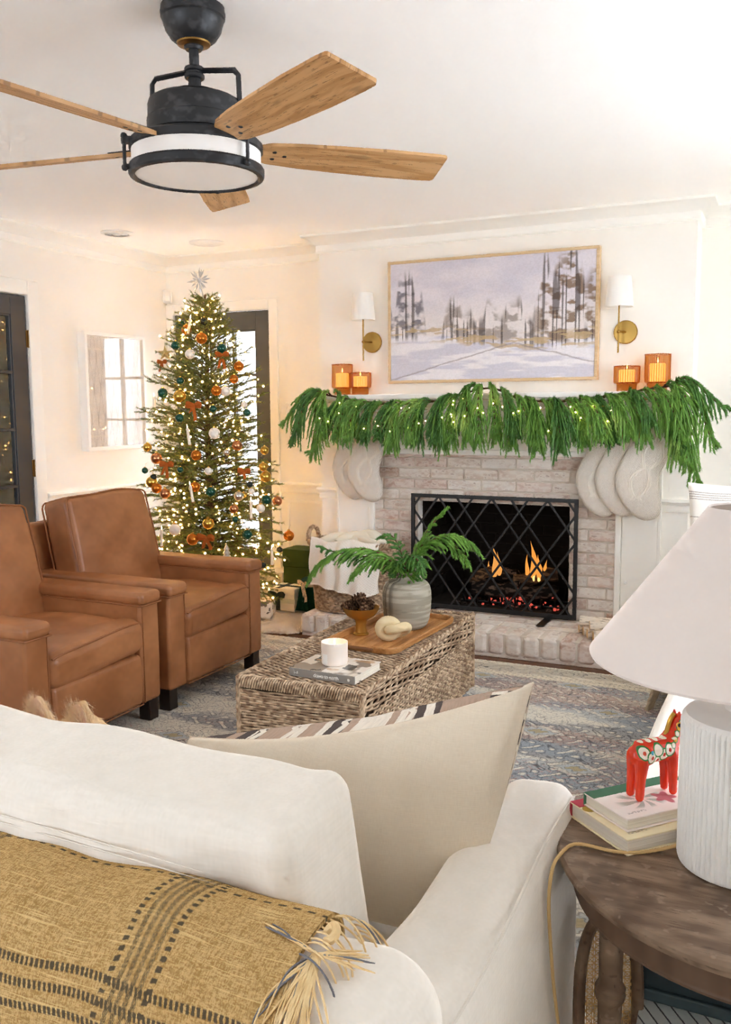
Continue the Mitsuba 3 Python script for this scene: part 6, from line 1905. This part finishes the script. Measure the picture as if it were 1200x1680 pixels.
# ---------------------------------------------------------------- things on the walls and the ceiling
def vent(x, y, R, lab, louvred):
    k = thing('ceiling_vent', lab, 'vent')
    put('rim', mv(lathe([(R * .72, H - .012), (R * .78, H - .014), (R, H - .006), (R, H - .001), (R * .7, H - .001)], 48), (x, y, 0)), 'mat_white_plastic', k)
    if louvred:
        put('dark_throat', mv(lathe([(0, H - .002), (R * .72, H - .002), (R * .72, H - .001), (0, H - .001)], 32), (x, y, 0)), 'mat_case', k)
        for q in (.18, .38, .58):
            put('louvre', mv(lathe([(R * q, H - .016), (R * (q + .10), H - .006), (R * (q + .115), H - .007), (R * (q + .01), H - .017)], 40, closed=True), (x, y, 0)), 'mat_white_plastic', k)
        put('hub', mv(lathe([(0, H - .017), (R * .12, H - .016), (R * .12, H - .002), (0, H - .002)], 20), (x, y, 0)), 'mat_white_plastic', k)
    else:
        put('grille', mv(lathe([(0, H - .010), (R * .3, H - .010), (R * .32, H - .013), (R * .36, H - .010), (R * .72, H - .011), (R * .72, H - .002), (0, H - .002)], 40), (x, y, 0)), 'mat_white_plastic', k)


vent(-3.80, -.675, .098, 'small round white ceiling vent with dark slots near the left wall', True)
vent(-3.505, -.150, .115, 'flat round white ceiling speaker above the tree', False)
sn = thing('motion_sensor', 'small white sensor box in the corner above the tree', 'sensor')
put('housing', mv(rbox(.064, .045, .095, .014, k=3), (-4.118, .218, 2.172), rz(40)), 'mat_white_plastic', sn)
put('lens', mv(rbox(.045, .02, .04, .009, k=3), (-4.106, .200, 2.155), rz(40)), 'mat_ceiling', sn)
sp_ = thing('switch_plate', 'white light switch plate on the wall left of the mantel', 'light switch')
put('plate', box(-3.205, -2.985, YB - .008, YB - .0005, 1.285, 1.402, r=.003), 'mat_white_plastic', sp_)
for k in range(4):
    put('rocker', box(-3.190 + k * .05, -3.155 + k * .05, YB - .012, YB - .006, 1.31, 1.377, r=.002, k=1), 'mat_white_plastic', sp_)

# deep white box frame with a grey textile behind glass
pf_ = thing('framed_textile', 'grey textile in a deep white box frame on the left wall', 'picture')
fy0, fy1, fz0, fz1, fx = -.682, -.088, 1.102, 1.868, XL + .002
fd = .062
for (a, b, c, d) in ((fy0, fy1, fz1 - .024, fz1), (fy0, fy1, fz0, fz0 + .024), (fy0, fy0 + .024, fz0 + .024, fz1 - .024), (fy1 - .024, fy1, fz0 + .024, fz1 - .024)):
    put('frame_rail', box(fx, fx + fd, a, b, c, d, r=.002, k=1), 'mat_white_plastic', pf_)


def textile_fn(p, n, uv):
    y, z = (p.y - fy0) / (fy1 - fy0), (p.z - fz0) / (fz1 - fz0)
    c = mix(lin('#cbc6c0'), lin('#dedad5'), fbm(y * 9, z * 14, 2.0))
    st = dr.abs(dr.sin(y * 30 + 6 * z)) * dr.abs(dr.sin(y * 30 - 6 * z))
    c = mix(c, lin('#a39c95'), (1 - smoothstep(.0, .14, st)) * .45)
    band = (1 - smoothstep(.0, .012, dr.abs(z - .86))) + (1 - smoothstep(.0, .012, dr.abs(z - .12)))
    c = mix(c, lin('#ded8ce'), dr.clip(band, 0, 1) * .7)
    return c * (.88 + .24 * noise(y * 240, z * 300))


mat('mat_textile', textile_fn, rough=0.9, spec=0.05)
put('textile', box(fx, fx + .012, fy0 + .022, fy1 - .022, fz0 + .022, fz1 - .022), 'mat_textile', pf_, smooth=False, label='grey woven textile')
put('glass', (np.array([[fx + fd - .006, fy0 + .022, fz0 + .022], [fx + fd - .006, fy1 - .022, fz0 + .022], [fx + fd - .006, fy1 - .022, fz1 - .022], [fx + fd - .006, fy0 + .022, fz1 - .022]]), np.array([[0, 1, 2], [0, 2, 3]])), 'mat_pane', pf_, smooth=False)

# ---------------------------------------------------------------- presents, fur and basket by the tree
mat('mat_velvet_green', lambda p, n, uv: mix(lin('#2f3f1c'), lin('#44562b'), fbm(p.x * 9, p.y * 9, p.z * 9)), rough=0.9, spec=0.1, sheen=0.7)
mat('mat_paper_cream', '#e6e0cf', rough=0.8)
mat('mat_paper_sage', '#cfd0ba', rough=0.8)
mat('mat_ribbon_dark', '#1f2a1e', rough=0.7, sheen=0.4)
mat('mat_velvet_dark', lambda p, n, uv: mix(lin('#07251c'), lin('#0e3a2c'), fbm(p.x * 12, p.y * 12, p.z * 12)), rough=0.9, sheen=0.8, spec=0.1)


def ribbon_stripe(p, n, uv):
    s = (p.x + p.y) * 90
    return mix(lin('#e2d3bb'), lin('#2c2a28'), smoothstep(.55, .7, dr.sin(s * 6.2)))


mat('mat_ribbon_stripe', ribbon_stripe, rough=0.8)
def gift(lab, c, size, ang, m, parts=True):
    k = thing('gift_box', lab, 'gift box')
    at = lambda q: mv(q, c, rz(ang))
    sx, sy, sz = size
    put('box', at(mv(rbox(sx, sy, sz * .72, .004, k=1), (0, 0, sz * .36))), m[0], k)
    put('lid', at(mv(rbox(sx + .008, sy + .008, sz * .28, .004, k=1), (0, 0, sz * .86))), m[1], k)
    return k, at


FURZ = .045
g1, at1 = gift('tall green velvet gift box behind the other presents', (-2.980, .135, .0), (.215, .180, .425), 0, ('mat_velvet_green', 'mat_velvet_green'))
g2, at2 = gift('cream gift box with a dark green bow beside the armchair', (-3.020, -.055, FURZ), (.25, .17, .150), -2, ('mat_paper_cream', 'mat_paper_cream'))
put('band', at2(join([box(-.016, .016, -.0865, .0865, .0, .152), box(-.135, .135, -.016, .016, .1502, .1525)])), 'mat_ribbon_dark', g2)
put('paper_stripe', at2(join([box(-.1312, .1312, -.0862, .0862, .052, .083)])), 'mat_paper_sage', g2, label='sage green band of paper')
bow('gift_bow', np.array([-3.020, -.160, .150]), .062, 'mat_ribbon_dark', 'dark green ribbon bow on the cream gift box', None, tails=((-.25, -1.0), (.15, -1.1)))
g3, at3 = gift('wide cream gift box standing behind the one with the dark bow', (-3.205, .145, .02), (.20, .18, .235), 0, ('mat_paper_sage', 'mat_paper_cream'))
g4 = thing('gift_bag', 'round dark green velvet gift tied with a striped ribbon', 'gift bag')
put('body', mv(lathe([(0, 0), (.085, 0), (.098, .01), (.102, .06), (.100, .14), (.098, .205), (.092, .213), (0, .215)], 44, ), (-2.795, -.030, FURZ)), 'mat_velvet_dark', g4)
put('ribbon', mv(lathe([(.1005, .172), (.1025, .172), (.1015, .192), (.0995, .192)], 44, closed=True), (-2.795, -.030, FURZ)), 'mat_ribbon_stripe', g4, label='cream and black striped ribbon')
bow('gift_bow', np.array([-2.835, -.135, .235]), .052, 'mat_ribbon_stripe', 'cream and black striped bow on the dark green velvet gift', None, tails=((.25, -2.1), (.6, -2.2)), R=rz(-25))
fl = [tube(smoothpath([(-2.818 + q, -.127, .205), (-2.822 + q, -.143, .14), (-2.82 + q * 1.5, -.145, .06)], 10), .0035, 5) for q in np.linspace(-.045, .02, 14)]
put('tassel', join(fl), 'mat_velvet_dark', g4, kind='stuff')
# paper wrapped parcel with a sketchy print
mat('mat_print', lambda p, n, uv: mix(lin('#e9e4da'), lin('#4f4a45'), smoothstep(.60, .66, fbm(p.x * 38, p.y * 38, p.z * 38)) * .9), rough=0.8)
pa = thing('gift_parcel', 'small white parcel with a scribbled print beside the armchair', 'parcel')
m = rbox(.20, .15, .11, .02, k=3, m=8)
v = m[0] + wrinkle(m[0], .012, (18, 18, 18), 40)[:, None] * np.array([1, 1, 1])
put('wrapping', mv((v, m[1]), (-3.060, -.330, FURZ + .055), rz(20)), 'mat_print', pa)
put('string', mv(join([tube([(-.102, 0, -.05), (-.102, 0, .056), (.102, 0, .058), (.102, 0, -.05)], .002, 5), tube([(0, -.077, -.05), (0, -.077, .056), (0, .077, .058), (0, .077, -.05)], .002, 5)]), (-3.060, -.330, FURZ + .055), rz(20)), 'mat_cord', pa)

# sheepskin
mat('mat_fur', lambda p, n, uv: mix(lin('#e9dfd0'), lin('#f7f1e6'), noise(p.x * 60, p.y * 60, p.z * 60)), rough=0.95, spec=0.05)
mat('mat_hide', '#e6dccb', rough=0.9)
t = np.linspace(0, 2 * math.pi, 60, endpoint=False)
fo = np.c_[-2.97 + (.46 + .05 * np.sin(5 * t) + .03 * np.sin(9 * t + 1)) * np.cos(t), -.20 + (.40 + .03 * np.sin(4 * t + 2) + .02 * np.sin(11 * t)) * np.sin(t)]
FP = sg.Polygon(fo).intersection(sg.box(-3.22, -2.2, -2.672, .23))
fr_ = thing('sheepskin', 'shaggy cream sheepskin under the presents on the wood floor', 'rug')
put('hide', mv(extrude(FP.buffer(-.03), .012), (0, 0, .001)), 'mat_hide', fr_)
pts = []
x0, y0, x1, y1 = FP.bounds
while len(pts) < 9000:
    q = rng.uniform((x0, y0), (x1, y1), (4000, 2))
    import shapely as _shp
    pts += q[_shp.contains(FP, _shp.points(q))].tolist()
pts = np.array(pts[:9000])
clump = np.c_[meshkit.noise(np.c_[pts * 14, pts[:, :1] * 0], 1) - .5, meshkit.noise(np.c_[pts * 14, pts[:, :1] * 0 + 5], 2) - .5]
out = pts - np.array([-2.97, -.20]); out /= np.linalg.norm(out, axis=1, keepdims=True) + 1e-6
edge_ = np.clip(1 - _shp.distance(FP.exterior, _shp.points(pts)) / .08, 0, 1)[:, None]
d2 = clump * .055 + out * edge_ * .035 + rng.normal(0, .008, pts.shape)
b0 = np.c_[pts, np.full(len(pts), .008)]
e0 = np.c_[pts + d2, .040 - .024 * edge_[:, 0] + rng.normal(0, .004, len(pts))]
put('wool', spikes(b0, e0, .0030), 'mat_fur', fr_, smooth=False, kind='stuff', label='shaggy wool')

# tall wicker basket with a woven handle and a pale blanket over its rim
bs = thing('wicker_basket', 'tall wicker basket left of the hearth holding a pale blanket', 'basket')
BSx, BSy = -2.405, -.275
def ring_pts(z, r, n=64):
    a = np.linspace(0, 2 * math.pi, n, endpoint=False)
    e = .80
    return np.c_[BSx + r * np.sign(np.cos(a)) * np.abs(np.cos(a)) ** e, BSy + .62 * r * np.sign(np.sin(a)) * np.abs(np.sin(a)) ** e, a * 0 + z], a


BZ0, BH = .1375, .415
ms = []
for k in range(38):
    z = BZ0 + .008 + k * .0105
    r = .235 + .035 * (z - BZ0) / BH
    q, a = ring_pts(z, r, 132)
    out = q - [BSx, BSy, z]; out /= np.linalg.norm(out, axis=1, keepdims=True)
    q = q + out * (.0045 * np.cos(np.arange(132) / 132 * 2 * math.pi * 33 + (k % 2) * math.pi))[:, None]
    ms.append(tube(q, .0052, 5, closed=True))
put('weave', join(ms), 'mat_wicker', bs, kind='stuff')
st_ = []
for k in range(33):
    a = 2 * math.pi * (k + .5) / 33
    for_ = []
    for z in np.linspace(BZ0 + .002, BZ0 + BH - .01, 6):
        r = .232 + .035 * (z - BZ0) / BH
        for_.append((BSx + r * np.sign(math.cos(a)) * abs(math.cos(a)) ** .8, BSy + .62 * r * np.sign(math.sin(a)) * abs(math.sin(a)) ** .8, z))
    st_.append(tube(for_, .0042, 5))
put('stakes', join(st_), 'mat_wicker', bs, kind='stuff')
ms = []
for ph in (0, 2.1, 4.2):
    q, a = ring_pts(BZ0 + BH, .272, 160)
    out = q - [BSx, BSy, BZ0 + BH]; out /= np.linalg.norm(out, axis=1, keepdims=True)
    q = q + out * (.011 * np.cos(a * 16 + ph))[:, None] + np.array([0, 0, 1]) * (.013 * np.sin(a * 16 + ph))[:, None]
    ms.append(tube(q, .0085, 6, closed=True))
put('rim', join(ms), 'mat_wicker', bs)
for ph in (0, 2.1, 4.2):
    s = np.linspace(0, math.pi, 50)
    q = np.c_[BSx - .272 + .010 * np.cos(s * 10 + ph), BSy - .07 * np.cos(s), BZ0 + BH + .085 * np.sin(s) ** .8 + .006 * np.sin(s * 10 + ph)]
    put('handle', tube(q, .007, 6), 'mat_wicker', bs)
q, a = ring_pts(BZ0 + .004, .225, 40)
put('bottom', extrude(sg.Polygon(q[:, :2]), .008) if False else mv(extrude(sg.Polygon(q[:, :2]), .008), (0, 0, BZ0 + .002)), 'mat_wicker_core', bs)
mat('mat_blanket', lambda p, n, uv: mix(lin('#efe9df'), lin('#dcd3c6'), smoothstep(.3, .7, dr.sin(uv.x * 420) * dr.sin(uv.y * 420))), rough=0.95, spec=0.05, bump=lambda p, n, uv: dr.sin(uv.x * 420) * dr.sin(uv.y * 420) * .5 + .5, bscale=.002)
# over the front rim: inside, over, and down the outside
arcp = smoothpath([(.10, .30), (.05, .42), (.02, .50), (-.012, .530), (-.035, .505), (-.042, .44), (-.045, .33), (-.047, .235)], 40)   # out from the rim, height over the basket floor
arcl = np.r_[0, np.cumsum(np.linalg.norm(np.diff(arcp, axis=0), axis=1))]
ux = np.linspace(-.205, .235, 44)
P = np.zeros((44, 40, 3))
for i_, u in enumerate(ux):
    yr = BSy - .62 * .262 * (1 - min(.97, abs(u) / .272) ** 2.4) ** .4
    P[i_, :, 0] = BSx + u + .006 * np.sin(arcl * 30 + u * 9)
    drop = 1 + .10 * math.sin(u * 14)
    P[i_, :, 1] = yr + arcp[:, 0] - .012 * np.sin(u * 42 + 2 * np.sin(u * 12)) * np.clip(arcl * 3, 0, 1)
    P[i_, :, 2] = BZ0 + np.where(arcp[:, 1] < .49, .49 - (.49 - arcp[:, 1]) * drop, arcp[:, 1]) - .085 + .010 * np.sin(u * 23)
UVb = np.stack(np.meshgrid(ux, arcl, indexing='ij'), -1).reshape(-1, 2)
bl_ = put('blanket', sheet(P, .010), 'mat_blanket', smooth=True, uv=np.vstack([UVb, UVb]), label='pale waffle blanket hanging over the rim of the tall wicker basket', cat='blanket')
fld = []
for k in range(3):
    q = smoothpath([(BSx - .18 + .1 * k, BSy - .06 + .02 * k, BZ0 + .405), (BSx - .05 + .08 * k, BSy + .02, BZ0 + .445 + .01 * k), (BSx + .10 + .04 * k, BSy + .0, BZ0 + .435), (BSx + .20, BSy - .04 + .03 * k, BZ0 + .405)], 30)
    fld.append(tube(q, .035 + .004 * np.sin(np.linspace(0, 12, 30)), 12))
put('fold', join(fld), 'mat_paper_cream', bl_)

# ---------------------------------------------------------------- painted wooden horse
def horse_fn(p, n, uv):
    u, v = uv.x, uv.y                      # along the body, height, in metres
    red = mix(lin('#c8290f'), lin('#dd3a17'), noise(u * 40, v * 40))
    col = red
    def dab(cx, cy, rx_, ry_, c, edge=None, e2=1.25):
        nonlocal col
        r = dr.sqrt(dr.square((u - cx) / rx_) + dr.square((v - cy) / ry_))
        if edge is not None:
            col = mix(col, lin(edge), (1 - smoothstep(e2 - .08, e2, r)))
        col = mix(col, lin(c), (1 - smoothstep(.92, 1.0, r)))
    side = (u, v)
    for cx, cy in ((.018, .098), (.034, .088), (.050, .080), (.064, .090), (.050, .100), (.078, .097)):
        dab(cx, cy, .010, .011, '#efe6d6', '#2f7d3a')
    for cx, cy, c in ((.018, .098, '#d0543c'), (.034, .098, '#3f9bb0'), (.050, .080, '#c23a2e'), (.064, .090, '#c23a2e'), (.034, .088, '#c9483a'), (.078, .097, '#b5281f')):
        dab(cx, cy, .0035, .0042, c)
    for cy in (.068, .060, .053):
        dab(.056, cy, .008, .0032, '#efe6d6', '#2f7d3a', 1.3)
        dab(.056, cy, .003, .0030, '#8f1f2a')
    for k in range(5):
        dab(.088 + .006 * k, .104 + .010 * k, .0042, .0052, '#e8b54a' if k % 2 else '#efe6d6', '#2f7d3a', 1.3)
    dab(.108, .139, .004, .004, '#1c1c1c', '#e8b54a', 1.6)
    for k in range(6):
        dab(.020 + .018 * k, .1165 + .0 * k, .006, .0025, '#e9dcc2')
    return col


mat('mat_horse', horse_fn, rough=0.22, spec=0.5, clearcoat=0.5)
mat('mat_horse_mane', '#1f5f35', rough=0.3)
import manifold3d as m3
def hull_chain(js, seg=14):
    out = m3.Manifold()
    for (p0, r0), (p1, r1) in js:
        out = out + m3.Manifold.batch_hull([m3.Manifold.sphere(r0, seg).translate(list(map(float, p0))), m3.Manifold.sphere(r1, seg).translate(list(map(float, p1)))])
    return out


def organic(man, edge=.003, it=8):
    man = man.refine_to_length(edge)
    q = man.to_mesh()
    tm_ = trimesh.Trimesh(q.vert_properties[:, :3], q.tri_verts, process=True)
    trimesh.smoothing.filter_taubin(tm_, iterations=it)
    return np.array(tm_.vertices), np.array(tm_.faces)


hj = [(((.026, 0, .093), .024), ((.080, 0, .092), .0225)), (((.020, 0, .088), .023), ((.030, 0, .090), .026)),
      (((.078, 0, .094), .022), ((.098, 0, .125), .0155)), (((.098, 0, .125), .0150), ((.105, 0, .146), .0125)), (((.105, 0, .146), .0125), ((.124, 0, .131), .0085)),
      (((.101, .006, .152), .0045), ((.100, .007, .163), .0022)), (((.101, -.006, .152), .0045), ((.100, -.007, .163), .0022))]
for sy in (-1, 1):
    hj += [(((.018, sy * .011, .084), .015), ((.015, sy * .013, .045), .0095)), (((.015, sy * .013, .045), .0095), ((.013, sy * .014, .007), .0075)),
           (((.083, sy * .010, .086), .0130), ((.086, sy * .012, .045), .0088)), (((.086, sy * .012, .045), .0088), ((.087, sy * .013, .007), .0072))]
hv, hf = organic(hull_chain(hj), .0032, 10)
hv[:, 2] -= hv[:, 2].min(); hv[:, 0] *= 1.10
hs = .90
hp = (-.233, -3.604, TZ + .0305 + .0237)
HR = rz(47)
hk = thing('painted_horse', 'red painted wooden folk horse standing on the two books', 'figurine')
put('body', mv((hv * hs, hf), hp, HR), 'mat_horse', hk, smooth=True, uv=hv[:, [0, 2]])
mn = smoothpath([(.084, 0, .118), (.090, 0, .136), (.097, 0, .152), (.104, 0, .160)], 14)
put('mane', mv(tube(mn * hs, .0042, 8), hp, HR), 'mat_ball_gold', hk, label='yellow painted mane')

# ---------------------------------------------------------------- dog lying on the near sofa, only the ears show over the cushion
mat('mat_dog', lambda p, n, uv: mix(lin('#c39a68'), lin('#ddc19a'), noise(p.x * 30, p.y * 30, p.z * 60)), rough=0.9, spec=0.1)
mat('mat_dog_hair', lambda p, n, uv: mix(lin('#cfa978'), lin('#eedfc6'), noise(p.x * 120, p.y * 120, p.z * 30)), rough=0.8, spec=0.15)
mat('mat_dog_ear', '#c49a86', rough=0.9)
mat('mat_collar', '#aab3a0', rough=0.8)
dg = thing('dog', 'fluffy golden dog lying on the near sofa with its ears showing over the white cushion', 'dog')
dx, dy, dz = -1.285, -3.865, .500
J = lambda *q: np.array([dx, dy, dz]) + np.array(q)
dj = [((J(-.02, .02, .09), .075), (J(-.30, .10, .08), .085)), ((J(-.30, .10, .08), .085), (J(-.42, .12, .07), .070)),
      ((J(-.02, .02, .10), .070), (J(.0, .01, .175), .055)), ((J(.0, .01, .175), .055), (J(.015, .03, .205), .062)), ((J(.015, .03, .205), .058), (J(.05, .095, .185), .028)),
      ((J(.0, -.03, .04), .035), (J(.10, .05, .03), .022)), ((J(.10, .05, .03), .022), (J(.16, .12, .015), .018)), ((J(-.03, .08, .04), .035), (J(.06, .16, .03), .022)), ((J(.06, .16, .03), .022), (J(.12, .22, .015), .018)),
      ((J(-.40, .04, .05), .050), (J(-.30, -.02, .02), .028)), ((J(-.42, .16, .05), .050), (J(-.30, .24, .02), .028)), ((J(-.44, .12, .06), .025), (J(-.60, .06, .03), .016)),
      ((J(-.040, -.005, .245), .020), (J(-.050, -.012, .300), .008)), ((J(.055, .005, .245), .020), (J(.062, -.008, .305), .008))]
dv, df = organic(hull_chain(dj, 18), .012, 6)
put('body', (dv, df), 'mat_dog', dg, smooth=True)
tmd = trimesh.Trimesh(dv, df, process=False)
sp_pts, fi = trimesh.sample.sample_surface(tmd, 22000, seed=5)
nn = tmd.face_normals[fi]
L_ = .022 + .012 * rng.random((22000, 1))
L_ *= np.where(sp_pts[:, 2:] > dz + .2, 1.25, 1)
put('coat', spikes(sp_pts - nn * .002, sp_pts + nn * L_ * .55 + np.array([0, -.2, -.65]) * L_ + rng.normal(0, .004, (22000, 3)), .0007), 'mat_dog_hair', dg, smooth=False, kind='stuff', label='long golden hair')
for ex, ez in ((-.047, .275), (.060, .278)):
    c = J(ex, -.012, ez)
    er = []
    for i in range(420):
        b = c + np.array([rng.normal(0, .012), -.006 + rng.normal(0, .006), rng.uniform(-.03, .012)])
        er.append((b, b + np.array([rng.normal(0.003, .010), -.012 + rng.normal(0, .006), rng.uniform(.015, .045)])))
    e = put('ear', mv(mv(ball(1, 2), (0, 0, 0)) if False else (ball(1, 2)[0] * np.array([.020, .006, .034]), ball(1, 2)[1]), c + [0, -.010, -.002]), 'mat_dog_ear', dg, label='pinkish inner ear')
    put('ear_hair', spikes([q[0] for q in er], [q[1] for q in er], .0006), 'mat_dog_hair', e, smooth=False, kind='stuff')
put('collar', tube(np.array([J(-.004 + .062 * math.cos(t), .012 + .062 * math.sin(t), .140 + .012 * math.sin(t)) for t in np.linspace(0, 2 * math.pi, 30, endpoint=False)]), .010, 8, closed=True), 'mat_collar', dg, label='pale green collar')
for sx in (-1, 1):
    put('eye', mv(ball(.008, 2), J(.040 + sx * .020 - .012 * sx, .072 - sx * .014, .215)), 'mat_iron_black', dg)
put('nose', mv(ball(.011, 2), J(.062, .120, .188)), 'mat_iron_black', dg)
for k_, d_ in labels.items():
    for f_ in d_.values():
        assert isinstance(f_, str), (k_, d_)
